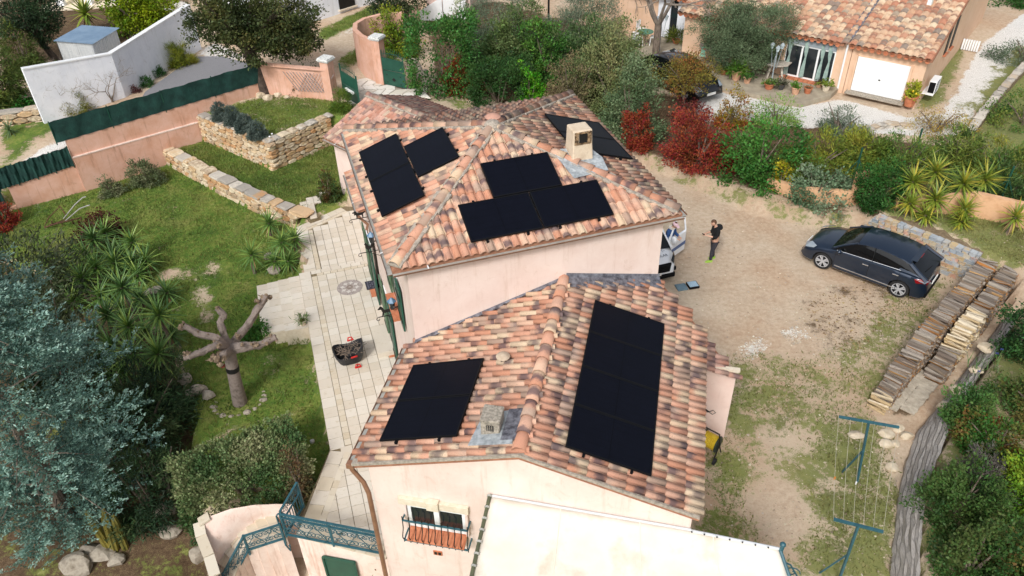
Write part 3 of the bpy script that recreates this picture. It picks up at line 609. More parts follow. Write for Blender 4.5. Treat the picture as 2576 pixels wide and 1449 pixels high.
# ================= LOWER FRONT BLOCK (part of the house) =================
def nd(p): q=np.asarray(p)-AA; return np.array([q@AN,q@AD])
def mw(n): # depth d where the line n meets the main house's front wall
    p0=nd(H(0,WY0,0)); p1=nd(H(WX1,WY0,0)); k=(n-p0[0])/(p1[0]-p0[0]); return p0[1]+k*(p1[1]-p0[1])
cornN,cornD=nd(H(WX1,WY0,0)); c0N,c0D=nd(H(WX0,WY0,0))
RP=lambda u,v: nd(hit(A(AR,0,roofA(AR)),np.array([AN[0]*SA,AN[1]*SA,1.]),u,v)); vN,vD=RP(1664,713); vdir=np.array([.40,-.92]); kk=(AE-vN)/vdir[0]; vEnd=(AE,RP(1762,838)[1])
def ap3(n,d,lift=0.): return A(n,d,roofA(n)+lift)
Lpoly=[(0,0),(AR,0),(AR,mw(AR)),(c0N,c0D),(0,c0D-.15)]
Rpoly=[(AR,0),(AE,0),(AE,vEnd[1]),(vN,vD),(cornN,cornD),(AR,mw(AR))]
m=MB(); m.slab([ap3(n,d) for n,d in Lpoly],.13); m.slab([ap3(n,d) for n,d in Rpoly],.13)
roofA_o=m.obj('roof',M_BED,house,label='gabled roof of the lower front block')
cs_,sn_=1/math.hypot(1,SA),SA/math.hypot(1,SA)
fAL=(A(0,0,ZA),-AD,AN*cs_+np.array([0,0,sn_])); fAR=(A(AE,0,roofA(AE)),AD,-AN*cs_+np.array([0,0,sn_])); PLANES['AL']=fAL; PLANES['AR']=fAR
def toL(P): return [(-d,n/cs_) for n,d in P]
def toR(P): return [(d,(AE-n)/cs_) for n,d in P]
s,t,_,_=panel_corners(fAL,[(1040,918),(1215,904),(1150,1097),(957,1110)],0,0)
PAL=[(s-PS/2-.01,t,PS,PL),(s+PS/2+.01,t,PS,PL)]
s,t,_,_=panel_corners(fAR,[(1495,757),(1665,819),(1642,1195),(1428,1119)],0,0)
PAR=[(s+(i-1.5)*(PS+.012),t,PS,PL) for i in range(4)]
tiles_on(roofA_o,*fAL,toL([(0,-.03)]+[(AR,-.03)]+Lpoly[2:]),.184,.40,M_TILE,stagger=True,holes=[hole(p) for p in PAL])
tiles_on(roofA_o,*fAR,toR([(AR,-.03),(AE,-.03)]+Rpoly[2:]),.184,.385,M_TILE,holes=[hole(p) for p in PAR])
for pn,lb in zip(PAL,['black solar panel on the lower roof, far one of the terrace side pair','black solar panel on the lower roof, near end of the terrace side pair']): panel(fAL,pn,lb)
for pn,lb in zip(PAR,['nearest of the four black solar panels in the row on the lower roof','second black solar panel from the near end of the row of four','third black solar panel from the near end of the row of four','farthest black solar panel of the row of four, with a dull smear']): panel(fAR,pn,lb)
ridge(roofA_o,ap3(AR,.0),ap3(AR,mw(AR)-.05),M_TILE,r=.135,L=.42,mortar=False)
# flashing along the upper wall
m=MB()
a=H(WX0,WY0-.01,0); P=[]
nseg=10
def wl(i,n0,n1): n=n0+(n1-n0)*i/nseg; d=mw(n); return n,d
for i in range(nseg):
    n1_,d1_=wl(i,AR+.05,cornN+.05); n2_,d2_=wl(i+1,AR+.05,cornN+.05); w_=.34+.05*math.sin(i*2.3)
    m.slab([ap3(n1_,d1_-.01,.12),ap3(n2_,d2_-.01,.12),ap3(n2_+.1,d2_-w_,.085),ap3(n1_+.1,d1_-w_,.085)],.012)
    m.slab([ap3(n1_,d1_-.012,.2),ap3(n2_,d2_-.012,.2),ap3(n2_,d2_-.05,.10),ap3(n1_,d1_-.05,.10)],.012)
for i in range(nseg):
    n1_,d1_=wl(i,c0N,AR-.05); n2_,d2_=wl(i+1,c0N,AR-.05); w_=.10+.04*math.sin(i*1.7)
    m.slab([ap3(n1_,d1_-.01,.11),ap3(n2_,d2_-.01,.11),ap3(n2_,d2_-w_,.085),ap3(n1_,d1_-w_,.085)],.012)
m.obj('wall_flashing',M_LEAD,roofA_o,label='dark grey lead flashing where the lower roof meets the wall')
# walls
FD=.10
m=MB(); ol=.30
def wallpoly(): return [A(ol,FD,0),A(AR,FD,0),A(AE-.12,FD,0),A(AE-.12,vEnd[1]-.3,0),H(WX1,WY0-.002,0),H(WX0+.001,WY0-.002,0),A(ol,c0D-.45,0)]
WP=wallpoly(); tops=[roofA(ol)-.10,roofA(AR)-.10,roofA(AE-.12)-.10,roofA(AE-.12)-.10,roofA(cornN)-.12,roofA(max(c0N,.3))-.12,roofA(ol)-.1]
m.prism(WP,-3.0,tops); aw=m.obj('wall',M_WALL,house,label='cream gable wall of the lower front block')
m=MB()
for i in range(12):
    n=AR*i/12; 
    m.slab([A(n,-.03,roofA(n)+.03),A(n+AR/12,-.03,roofA(n+AR/12)+.03),A(n+AR/12,.12,roofA(n+AR/12)+.03),A(n,.12,roofA(n)+.03)],.07)
    n=AR+(AE-AR)*i/12; e=(AE-AR)/12
    m.slab([A(n,-.03,roofA(n)+.03),A(n+e,-.03,roofA(n+e)+.03),A(n+e,.12,roofA(n+e)+.03),A(n,.12,roofA(n)+.03)],.07)
m.obj('verge_mortar',M_MORTAR,roofA_o)
gutter(house,A(0,.0,0),A(0,c0D-.1,0),-AN,ZA-.05)
def dpipe(path,r=.05,label=None):
    m=MB(); m.tube(path,r,10); o=m.obj('downpipe',M_GUT,house,smooth=True,label=label)
    return o
p=A(-.05,.05,ZA-.12); q=A(ol-.07,.02,ZA-.75)
dpipe([p,p-[0,0,.12],p*.72+q*.28+[0,0,-.06],p*.25+q*.75+[0,0,.02],q-[0,0,.15],A(ol-.07,.02,-2.9)],.052,'brown downpipe at the front corner')
m=MB(); m.box(A(-.05,.04,ZA-.08),(.16,.14,.13),-.22); m.obj('hopper',M_GUT,house,bev=.01)
# concrete flue on the left slope with foil, round vent
N=np.cross(fAL[1],fAL[2]); c=hit(fAL[0],N,1240,1100); M_CONC=M('lichen concrete',srgb('#7d776c'),srgb('#b8ae9f'),16,.95,.7)
m=MB(); ra=-.22; m.box((c[0],c[1]+.2,c[2]+.16),(.38,.42,.5),ra); m.box((c[0],c[1]+.2,c[2]+.43),(.40,.44,.07),ra)
fl=m.obj('flue',M_CONC,house,bev=.02,label='square grey concrete flue on the lower roof')
k=MB(); q=np.array([c[0],c[1]+.2,c[2]+.26])-AD*.205; k.box(q,(.14,.03,.15),ra); k.obj('flue_opening',M_IRON,fl)
k=MB(); 
for i in (-1,0,1): k.box(q-AD*.017+AN*i*.04,(.012,.012,.15),ra)
k.obj('flue_bar',M_CONC,fl)
P0,U,V=fAL; cs=(c-P0)@U; ct=(c-P0)@V; q=lambda a,b,l=.11: P0+U*(cs+a)+V*(ct+b)+N*l
k=MB(); k.slab([q(.28,-.42),q(.3,.5),q(-.1,.45),q(-.62,.42),q(-.55,-.3)],.012); k.obj('flue_flashing',M_FOIL,fl)
k=MB(); k.slab([q(.2,.24,.125),q(.2,.6,.125),q(-.62,.60,.125),q(-.62,.24,.125)],.012); k.obj('lead_patch',M_LEAD,fl)
c=hit(fAL[0],N,1266,912); vent(c,'roof_vent',M('vent stone',srgb('#b09c86'),srgb('#c9b8a2'),9,.9,.3),house,'small pale stone vent cap on the lower roof',.75)
# ---- gable window with lintel, sill and bowed iron bars ----
NF=AD
def fw(u,v): p=hit(A(0,FD,0),NF,u,v); return nd(p)[0],p[2]
n1,z1=fw(1024,1262); n2,_=fw(1172,1290); _,z0=fw(1040,1318)
ra=math.atan2(AN[1],AN[0])
fr=MB(); ww,hh=n2-n1,z1-z0; cx_=(n1+n2)/2
for n_,z_,a,b in ((cx_,z1-.04,ww,.08),(cx_,z0+.04,ww,.08),(n1+.04,(z0+z1)/2,.08,hh),(n2-.04,(z0+z1)/2,.08,hh),(cx_,(z0+z1)/2,.12,hh)): fr.box(A(n_,FD-.015,z_),(a-.004,.06,b-.16 if b>a else b),ra)
wo_=fr.obj('window',M_WPVC,house,label='white double window in the gable')
for sgn in (-1,1):
    k=MB(); k.box(A(cx_+sgn*ww/4,FD-.002,(z0+z1)/2),(ww/2-.14,.03,hh-.16),ra); k.obj('pane',M_GLASS,wo_)
k=MB(); k.box(A(n1-.03,FD-.05,(z0+z1)/2),(.055,.10,hh),ra); k.box(A(n2+.03,FD-.05,(z0+z1)/2),(.055,.10,hh),ra); k.obj('reveal',M_WALL,wo_)
k=MB(); 
nt_=10
for i in range(nt_):
    k=MB(); k.box(A(n1+ww*(i+.5)/nt_,FD-.16,z0-.10),(ww/nt_-.008,.34,.05),ra,m=Matrix.Rotation(ra,3,'Z')@Matrix.Rotation(.35,3,'X')); k.obj('sill_tile',M_TERRA,wo_,bev=.006)
l1,lz=fw(1003,1246); l2,_=fw(1180,1276); k=MB(); k.box(A((l1+l2)/2,FD-.045,z1+.10),(l2-l1,.09,.20),ra); k.obj('lintel',M_STONEY,wo_,bev=.01)
k=MB(); k.box(A((l1+l2)/2,FD-.075,z1+.125),(.26,.14,.25),ra); k.obj('keystone',M_STONEY,wo_,bev=.01)
gr=MB(); gz0,gz1=z0-.17,z1-.32; o1,o2=n1-.06,n2+.08
gr.bar(A(o1,FD-.24,gz1),A(o2,FD-.24,gz1),.035,.03); gr.bar(A(o1,FD-.30,gz0),A(o2,FD-.30,gz0),.035,.03)
for e in (o1,o2):
    gr.bar(A(e,FD-.24,gz1),A(e,FD,gz1),.03,.03); gr.bar(A(e,FD-.3,gz0),A(e,FD,gz0),.03,.03)
ggo=gr.obj('window_grille',M_BLUE,wo_)
for i in range(11):
    k=MB(); n_=o1+(o2-o1)*(i+.0)/10; k.tube([A(n_,FD-.24,gz1+.12),A(n_,FD-.24,gz1),A(n_,FD-.26,gz1*.6+gz0*.4),A(n_,FD-.36,gz1*.3+gz0*.7),A(n_,FD-.30,gz0),A(n_,FD-.30,gz0-.06)],.012,6); k.obj('window_bar',M_IRON,wo_)
n_,z_=fw(1102,1390); k=MB(); k.box(A(n_,FD-.012,z_),(.20,.024,.14),ra); vg=k.obj('wall_vent',M_TERRA,house)
for i in (-1,1):
    k=MB(); k.box(A(n_+i*.045,FD-.026,z_),(.06,.01,.09),ra); k.obj('vent_slot',M_IRON,vg)
# ---- lean-to store on the drive side ----
e1=g(1855,945,2.5); eN,eD=nd(e1); fN,fD=nd(g(1820,1085,0)); 
LZ=2.5; ls=.24
bkd=nd(g(1752,826,2.92))[1]-eD
def lz(n): return LZ+ls*(eN-n)
bk=nd(g(1700,790,3.1)); 
lp=[(AE-.6,eD+.02),(eN,eD),(AE-.6,eD+2.15)]
rp=[A(n,d,lz(n)) for n,d in lp]
m=MB(); m.slab(rp,.12); lr=m.obj('lean_to_roof',M_BED,house,label='small triangular tiled roof over the store')
lc=1/math.hypot(1,ls); tiles_on(lr,A(eN,eD,LZ),AD,-AN*lc+np.array([0,0,ls*lc]),[(d-eD,(eN-n)/lc) for n,d in [(AE-.6,eD-.1),(eN+.05,eD-.1),(AE-.6,eD+2.2)]],.19,.36,M_TILE2)
m=MB(); m.prism([A(AE-.5,eD+.12,0),A(fN,eD+.12,0),A(AE-.5,eD+1.75,0)],-.2,[lz(AE-.5)-.12,lz(fN)-.12,lz(AE-.5)-.12]); m.obj('store_wall',M_FARPINK,house,label='pale wall of the store beside the drive')
m=MB(); m.box(A((AE-.4+eN)/2,eD+.06,LZ+.13),(eN-AE+.5,.1,.10),ra); m.obj('store_lintel',M_STONEY,house)
# ---- left side openings: shutters, lanterns, brackets ----
XW=WX0
def shutter(y0,y1,z0,z1,mat=M_GREEN,label=None):
    m=MB(); m.box(H(XW-.055,(y0+y1)/2,(z0+z1)/2),(.035,y1-y0,z1-z0),TH); o=m.obj('shutter',mat,house,bev=.004,label=label)
    n=5
    for i in range(n):
        k=MB(); k.box(H(XW-.079,y0+(y1-y0)*(i+.5)/n,(z0+z1)/2),(.012,(y1-y0)/n-.015,z1-z0-.02),TH); k.obj('shutter_board',mat,o)
    for z in (z0+.3,z1-.3):
        k=MB(); k.box(H(XW-.092,(y0+y1)/2,z),(.014,y1-y0,.05),TH); k.obj('hinge_strap',M_IRON,o)
def opening(y0,y1,z0,z1,name,label):
    m=MB(); m.box(H(XW-.01,(y0+y1)/2,(z0+z1)/2),(.03,y1-y0,z1-z0),TH); o=m.obj(name,M_WPVC,house,label=label)
    for i in (0,1):
        k=MB(); w_=(y1-y0)/2-.1; k.box(H(XW-.028,y0+(y1-y0)*(.25+.5*i),(z0+z1)/2),(.01,w_,z1-z0-.2),TH); k.obj('pane',M_GLASS,o)
    return o
for (y0,y1,z0,z1,nm,lb) in ((2.1,3.2,3.65,4.95,'window','upper window facing the terrace'),(5.15,6.05,-.28,1.9,'door','terrace door nearer the front'),(8.5,9.4,-.28,1.9,'door','terrace door nearer the far end')):
    o=opening(y0,y1,z0,z1,nm,lb); shutter(y0-.62,y0-.02,z0,z1,label='dark green shutter folded back on the near side'); shutter(y1+.02,y1+.62,z0,z1,M_GREEN2)
    k=MB(); k.box(H(XW-.12,(y0+y1)/2,z0-.04),(.26,y1-y0+.1,.06),TH); k.obj('sill',M_TERRA,o)
m=MB(); m.box(H(XW-.32,5.9,-.2),(.55,1.4,.2),TH); m.obj('doorstep',M_PAVE,house,bev=.01)
def lantern(u,v,lb):
    p=hit(H(XW-.2,0,0),EX,u,v); o=thing('wall_lantern',lb,'lantern',loc=tuple(p),group='blue grey wall lanterns by the terrace')
    m=MB(); m.lathe(p,[(.02,.22),(.12,.12),(.125,.10),(.06,.1)],6); m.obj('lantern_cap',M('lantern blue',srgb('#5b7c99'),None,1,.4),o)
    m=MB(); m.lathe(p,[(.06,-.14),(.09,.10)],6); m.obj('lantern_glass',M_GLASS,o); m=MB(); m.bar(p+[0,0,-.1],p+EX*.2+[0,0,-.12],.025,.025); m.obj('lantern_arm',M_IRON,o)
lantern(934,600,'blue grey lantern high on the wall, nearer the far downpipe'); lantern(986,766,'blue grey lantern on the wall beside the horse bracket')
def animal(kind):
    if kind=='dog': return [(-.16,.02),(-.10,.03),(-.10,-.1),(-.075,-.1),(-.06,.0),(.06,.0),(.07,-.1),(.095,-.1),(.10,.03),(.17,.09),(.16,.11),(.08,.08),(-.06,.08),(-.10,.15),(-.19,.12),(-.2,.09),(-.14,.08)]
    if kind=='cock': return [(-.04,-.1),(-.02,-.1),(0,-.02),(.08,.02),(.16,.10),(.15,.2),(.08,.16),(.04,.08),(-.02,.10),(-.05,.18),(-.08,.2),(-.12,.15),(-.09,.12),(-.10,.04),(-.05,-.02)]
    return [(-.16,-.1),(-.13,-.1),(-.10,0),(.06,0),(.10,-.1),(.13,-.1),(.13,.05),(.2,.02),(.17,.1),(.08,.10),(-.08,.09),(-.14,.2),(-.18,.22),(-.25,.13),(-.22,.12),(-.17,.12),(-.14,.03)]
def bracket(u,v,kind,lb):
    p=hit(H(XW-.3,0,0),EX,u,v); o=thing('iron_bracket',lb,'wall bracket',loc=tuple(p),group='iron animal brackets on the terrace wall')
    m=MB(); m.bar(p+EX*.3,p-EX*.28,.018,.018); path=[p-EX*.28+np.array([0,0,0])]
    for i in range(9): t=i/8*5.2; path.append(p-EX*(.28+.07*math.sin(t)*(1-i/12))+[0,0,-.07+.07*math.cos(t)*(1-i/12)])
    m.tube(path,.009,5); m.bar(p+EX*.28+[0,0,-.2],p-EX*.05,.014,.014); m.obj('arm',M_IRON,o)
    m=MB(); q=animal(kind); V=[]; 
    for th in (-.006,.006): V+=[p+EX*x*1.1+EY*th+np.array([0,0,z*1.1+.11]) for x,z in q]
    n=len(q); m.add(V,[tuple(range(n)),tuple(range(n,2*n))[::-1]]+[((i+1)%n,i,n+i,n+(i+1)%n) for i in range(n)]); m.obj('cut_out_figure',M_IRON,o)
bracket(906,549,'dog','black iron bracket with a dog silhouette at the far corner'); bracket(930,633,'cock','black iron bracket with a cockerel silhouette'); bracket(978,793,'horse','black iron bracket with a horse silhouette')
# ---- single storey part behind, with its own eave and pipe ----
zb=2.5
m=MB(); m.prism([H(.5,6.95,0),H(5.5,6.95,0),H(5.5,13.2,0),H(.62,15.2,0),H(.5,12.6,0)],-1.0,2.62); m.obj('wall',M_WALL,house,label='low walls behind the upper block')
rp=[H(.18,9.65,zb),H(4.2,9.65,zb+1.3),H(4.2,12.6,zb+1.3),H(.18,12.6,zb)]
m=MB(); m.slab(rp,.12); pr=m.obj('roof',M_BED,house,label='low tiled roof strip under the upper eave')
k_=1/math.hypot(1,.32); tiles_on(pr,H(.18,12.6,zb),-EY,EX*k_+np.array([0,0,.32*k_]),[(0,0),(2.95,0),(2.95,4),(0,4)],.198,.34,M_TILE,each=False)
gutter(house,H(.18,9.65,0),H(.18,12.6,0),-EX,zb-.04)
t=H(.13,9.62,zb-.1); dpipe([t,t+EX*.1-[0,0,.15],H(.42,9.5,zb-.45),H(.34,9.5,zb-.7),H(.34,9.5,-.4)],.05,'brown downpipe from the low roof to the terrace')
# ================= rear wing =================
wa=math.radians(137.2); WD=np.array([math.cos(wa),math.sin(wa),0]); WN=np.array([WD[1],-WD[0],0])
def Wp(n,a,z): return WN*n+WD*a+np.array([0,0,z])
n0,nr,n1_,a1,a0,ze,zr=16.41,18.9,21.42,25.35,19.8,2.45,3.38
m=MB(); m.slab([Wp(n0,a1,ze),Wp(nr,a1,zr),Wp(nr,a0,zr),Wp(n0,a0,ze)],.12); m.slab([Wp(nr,a1,zr),Wp(n1_,a1,ze),Wp(n1_,a0,ze),Wp(nr,a0,zr)],.12); wr=m.obj('roof',M_BED,house,label='gabled roof of the rear wing')
sl_=(zr-ze)/(nr-n0); k_=1/math.hypot(1,sl_)
tiles_on(wr,Wp(n0,a1,ze),-WD,WN*k_+np.array([0,0,sl_*k_]),[(0,0),(a1-a0,0),(a1-a0,(nr-n0)/k_),(0,(nr-n0)/k_)],.198,.34,M_TILE2,each=False)
sl2=(zr-ze)/(n1_-nr); k2=1/math.hypot(1,sl2); tiles_on(wr,Wp(n1_,a0,ze),WD,-WN*k2+np.array([0,0,sl2*k2]),[(0,0),(a1-a0,0),(a1-a0,(n1_-nr)/k2),(0,(n1_-nr)/k2)],.198,.34,M_TILE2,each=False)
ridge(wr,Wp(nr,a1,zr),Wp(nr,a0,zr),M_TILE2)
m=MB(); m.prism([Wp(n0+.32,a1-.15,0),Wp(n1_-.3,a1-.15,0),Wp(n1_-.3,a0,0),Wp(n0+.32,a0-1.6,0)],-1.,2.40); m.obj('wall',M_WALL,house,label='cream walls of the rear wing')
m=MB(); m.prism([Wp(n0+.32,a1-.155,0),Wp(nr,a1-.155,0),Wp(nr,a1-.3,0),Wp(n0+.32,a1-.3,0)],2.38,[2.42,zr-.14,zr-.14,2.42]); m.obj('gable',M_WALL,house)
gutter(house,Wp(n0,a1,0),Wp(n0,a0-.2,0),-WN,ze-.05)
finish_tiles()
# ================= terraces, steps =================
def unit_box(name,mat,bev=0.):
    m=MB(); m.box((0,0,-.5),(1,1,1)); me=bpy.data.meshes.new(name); me.from_pydata(m.v,[],m.f); me.materials.append(mat); return me
PV=unit_box('paving_tile',M_PAVE); PV2=unit_box('paving_tile',M_PAVE2)
def pave(parent,me,x0,x1,y0,y1,z,dx,dy,clip=None,gap=.015,th=.05,name='paving_tile',seed=1):
    r=random.Random(seed); nx_=max(1,round((x1-x0)/dx)); ny_=max(1,round((y1-y0)/dy)); dx=(x1-x0)/nx_;dy=(y1-y0)/ny_
    for i in range(nx_):
        for j in range(ny_):
            x=x0+(i+.5)*dx;y=y0+(j+.5)*dy; p=H(x,y,z+r.uniform(-.003,.004))
            if clip is not None and not inpoly(np.array([p[0]]),np.array([p[1]]),clip)[0]: continue
            o=bpy.data.objects.new(name,me); COL.objects.link(o); o.parent=parent
            w_=Matrix.Translation(Vector(p))@Matrix.Rotation(TH+r.uniform(-.004,.004),4,'Z')@Matrix.Diagonal((dx-gap,dy-gap,th,1)); o.matrix_basis=wmat(parent).inverted()@w_
def slab_struct(name,poly,z0,z1,mat,label,kind='structure'):
    m=MB(); m.prism(poly,z0,z1); return m.obj(name,mat,kind=kind,label=label)
TZ=-.30
ter=[H(-2.24,10.8,0),H(-2.24,1.86,0),H(-3.20,-.15,0),H(-3.42,-.72,0),H(-1.35,-2.12,0),A(ol-.02,FD+.02,0),A(ol-.02,c0D-.3,0),H(XW-.01,2.0,0),H(XW-.01,10.8,0)]
terr=slab_struct('terrace',ter,-3.2,TZ-.035,M_STAIR,'pale tiled terrace along the house')
mm=MB(); mm.prism(ter,TZ-.034,TZ-.018); mm.obj('joint_bed',M_JOINT,terr)
main=[H(-1.62,10.42,0),H(-1.62,2.0,0),H(-1.9,1.5,0),H(-2.75,-.2,0),H(-3.0,-.75,0),H(-1.35,-2.0,0),A(ol-.05,FD+.05,0),A(ol-.05,c0D-.3,0),H(XW-.03,2.0,0),H(XW-.03,10.42,0)]
pave(terr,PV,-2.967,.40,-2.1,10.42,TZ,.3367,.36,clip=main)
pave(terr,PV,-2.24,-1.82,1.80,10.8,TZ,.42,.42)
pave(terr,PV2,-1.82,-1.62,1.86,10.42,TZ,.20,.24)
pave(terr,PV,-1.81,.40,10.59,10.8,TZ,.40,.22); pave(terr,PV2,-1.62,.40,10.43,10.585,TZ,.24,.16)
# the border that turns along the diagonal edge
e0=np.array([-2.24,1.80]);e1_=np.array([-3.38,-.72]); dd=(e1_-e0)/np.linalg.norm(e1_-e0); nn_=np.array([-dd[1],dd[0]]); Ld=np.linalg.norm(e1_-e0)
def dtile(me,a,b,off0,off1):
    c2=e0+dd*(a+b)/2+nn_*(off0+off1)/2; p=H(c2[0],c2[1],TZ+.004); o=bpy.data.objects.new('paving_tile',me); COL.objects.link(o); o.parent=terr
    o.matrix_basis=wmat(terr).inverted()@Matrix.Translation(Vector(p))@Matrix.Rotation(TH+math.atan2(dd[1],dd[0]),4,'Z')@Matrix.Diagonal((b-a-.012,off1-off0-.012,.05,1))
for i in range(6): dtile(PV2 if i in (2,4,5) else PV,i*Ld/6,(i+1)*Ld/6,.0,.42)
for i in range(11): dtile(PV2,i*Ld/11,(i+1)*Ld/11,.42,.60)
for i in range(9):
    a=H(-3.42+(2.07)*(i/9),-.72-1.40*(i/9),0); b=H(-3.42+2.07*((i+1)/9),-.72-1.40*((i+1)/9),0); mid=(a+b)/2; di=(b-a)/np.linalg.norm(b-a); mid=mid+np.array([-di[1],di[0],0])*.12
    o=bpy.data.objects.new('edge_tile',PV2); COL.objects.link(o); o.parent=terr; o.matrix_basis=wmat(terr).inverted()@Matrix.Translation((mid[0],mid[1],TZ+.008))@Matrix.Rotation(math.atan2(di[1],di[0]),4,'Z')@Matrix.Diagonal((np.linalg.norm(b-a)-.01,.34,.05,1))
far=[H(-2.05,10.8,0),H(XW+.3,10.8,0),H(.75,15.0,0),H(-.05,15.4,0),H(-2.05,14.35,0)]
fter=slab_struct('far_terrace',far,-1.6,TZ-.185,M_JOINT,'lower tiled terrace at the far corner of the house')
pave(fter,PV,-1.40,.80,10.82,15.2,TZ-.15,.337,.36,clip=[H(-1.45,10.8,0),H(1,10.8,0),H(1,15.0,0),H(.0,14.75,0),H(-1.45,13.9,0)])
pave(fter,PV,-2.05,-1.60,10.82,14.1,TZ-.15,.42,.37); pave(fter,PV2,-1.60,-1.42,10.82,13.9,TZ-.15,.18,.25)
e0=np.array([-2.05,14.30]);e1_=np.array([-.1,15.25]); dd=(e1_-e0)/np.linalg.norm(e1_-e0); nn_=-np.array([-dd[1],dd[0]]); Ld=np.linalg.norm(e1_-e0)
def dtile2(me,a,b,o0,o1):
    c2=e0+dd*(a+b)/2+nn_*(o0+o1)/2; p=H(c2[0],c2[1],TZ-.146); o=bpy.data.objects.new('paving_tile',me); COL.objects.link(o); o.parent=fter
    o.matrix_basis=wmat(fter).inverted()@Matrix.Translation(Vector(p))@Matrix.Rotation(TH+math.atan2(dd[1],dd[0]),4,'Z')@Matrix.Diagonal((b-a-.012,abs(o1-o0)-.012,.05,1))
for i in range(6): dtile2(PV,i*Ld/6,(i+1)*Ld/6,0,.36)
for i in range(9): dtile2(PV2,i*Ld/9,(i+1)*Ld/9,.37,.54)
# small L path
for q in ([(737,518),(800,485),(830,500),(770,533)],[(737,518),(772,500),(815,535),(775,553)]):
    pass
pth=[g(u,v,-.22) for u,v in ((737,520),(808,483),(823,496),(780,522),(806,541),(779,550))]
lp_=slab_struct('garden_path',pth,-.6,-.235,M_JOINT,'L shaped path of small pale tiles')
pave(lp_,PV,*[f for f in (min(toH(p)[0] for p in pth),max(toH(p)[0] for p in pth),min(toH(p)[1] for p in pth),max(toH(p)[1] for p in pth))],-.21,.3,.3,clip=pth,name='paving_tile',seed=4)
# garden steps down to the lawn
st=None
for i in range(4):
    x1=-2.24-.40*i; z=TZ-.13*(i+1); yn,yf=7.70+.22*i,10.85+.15*i; P=[H(x1-.4,yn,0),H(x1,yn,0),H(x1,yf,0),H(x1-.4,yf,0)]
    if st is None: st=slab_struct('garden_steps',P,-1.3,z-.02,M_STONEY,'four pale steps from the terrace down to the lawn')
    else: k=MB(); k.prism(P,-1.3,z-.02); k.obj('step',M_STONEY,st)
    pave(st,PV,x1-.41,x1,yn,yf,z,.41,.37,seed=i)
# mosaic disc and door mat
p=g(880,723,TZ); M_MOS=M('pebble mosaic',srgb('#857b76'),srgb('#b3a9a2'),26,.8,.2)
m=MB(); m.lathe((p[0],p[1],TZ+.004),[(.46,0),(.46,.006)],28); mo=m.obj('mosaic_disc',M_MOS,label='round pebble mosaic set in the terrace tiles',cat='mosaic')
for i in range(8):
    a=i*math.pi/4; k=MB(); q=(p[0]+.26*math.cos(a),p[1]+.26*math.sin(a)); k.prism([(q[0]+.10*math.cos(a+b)*(1 if j%2==0 else .5),q[1]+.10*math.sin(a+b)*(1 if j%2==0 else .5)) for j,b in enumerate(np.linspace(0,6.283,9)[:-1])],TZ+.011,TZ+.016); k.obj('petal',M('mosaic petal',srgb('#c3bdb6'),None,1,.8),mo)
k=MB(); k.lathe((p[0],p[1],TZ+.012),[(.12,0),(.12,.006)],16); k.obj('centre',M('mosaic brown',srgb('#6b5c52'),srgb('#9b8d82'),30,.8),mo); k=MB(); k.lathe((p[0],p[1],TZ+.019),[(.05,0),(.05,.004)],12); k.obj('middle_ring',M_MOS,mo)
p=g(937,717,TZ); m=MB(); m.box((p[0],p[1],TZ+.02),(.48,.5,.02),TH); dm=m.obj('door_mat',M('dark mat',srgb('#2a2a33'),srgb('#3b3b45'),40,.95,.5),label='dark patterned door mat by the far terrace door',cat='door mat')
for i in range(5):
    for j in range(5):
        if (i*j+i)%3!=1: k=MB(); k.lathe(p*[1,1,0]+EX*(-.16+.08*i)+EY*(-.17+.085*j)+[0,0,TZ+.03],[(.026,0),(.022,.004)],6); k.obj('mat_motif',M('mat pattern',srgb('#6b6b78'),None,1,.9),dm)
# ================= dry stone walls =================
def stone_mesh(seed,mat):
    r=random.Random(seed); V=[];n=8
    for y,k in ((-.5,.86),(-.38,1.0),(.5,1.0)):
        for i in range(n):
            t=2*math.pi*(i+.5)/n; c,s=math.cos(t),math.sin(t); f=.5/max(abs(c),abs(s)); V.append((c*f*k*r.uniform(.86,1.02),y+r.uniform(-.05,.05),s*f*k*r.uniform(.86,1.02)))
    F=[tuple(range(n))]+[(b+i,b+n+i,b+n+(i+1)%n,b+(i+1)%n) for b in (0,n) for i in range(n)]+[tuple(range(2*n,3*n))[::-1]]
    me=bpy.data.meshes.new('stone'); me.from_pydata(V,[],F); me.materials.append(mat); me.update(); return me
def stone_mat(name,cols):
    t=NT(name); oi=t.n('ShaderNodeObjectInfo').outputs['Random']; P=t.world(); n=t.noise(P,5,5,.7); c=t.ramp(oi,[(i/len(cols),k) for i,k in enumerate(cols)],'CONSTANT'); c2=t.ramp(t.math('FRACT',t.math('MULTIPLY',oi,7.3)),[(i/len(cols),k) for i,k in enumerate(cols)],'CONSTANT')
    c=t.mix(t.smooth(n,.42,.62),c,c2); c=t.mix(t.math('MULTIPLY',t.smooth(t.noise(P,17,4),.56,.7),.5),c,srgb('#8c8577')); t.base(c); t.set(Roughness=.95); t.bump(t.noise(P,14,5,.75),.6,.03); return t.m
M_STONE=stone_mat('ochre limestone',[srgb(k) for k in ('#c2a582','#b89870','#cdb795','#b98d62','#c9b9a0','#a8937a','#d2c3a8')])
M_STONEG=stone_mat('grey limestone',[srgb(k) for k in ('#b9b2a6','#a79f94','#c7bfb2','#b5a48e','#9e988f')])
M_CORE=M('wall core',srgb('#6f5f4a'),srgb('#8e7c62'),9,.95,.4)
ST=[stone_mesh(i,M_STONE) for i in range(6)]; STG=[stone_mesh(i+10,M_STONEG) for i in range(6)]
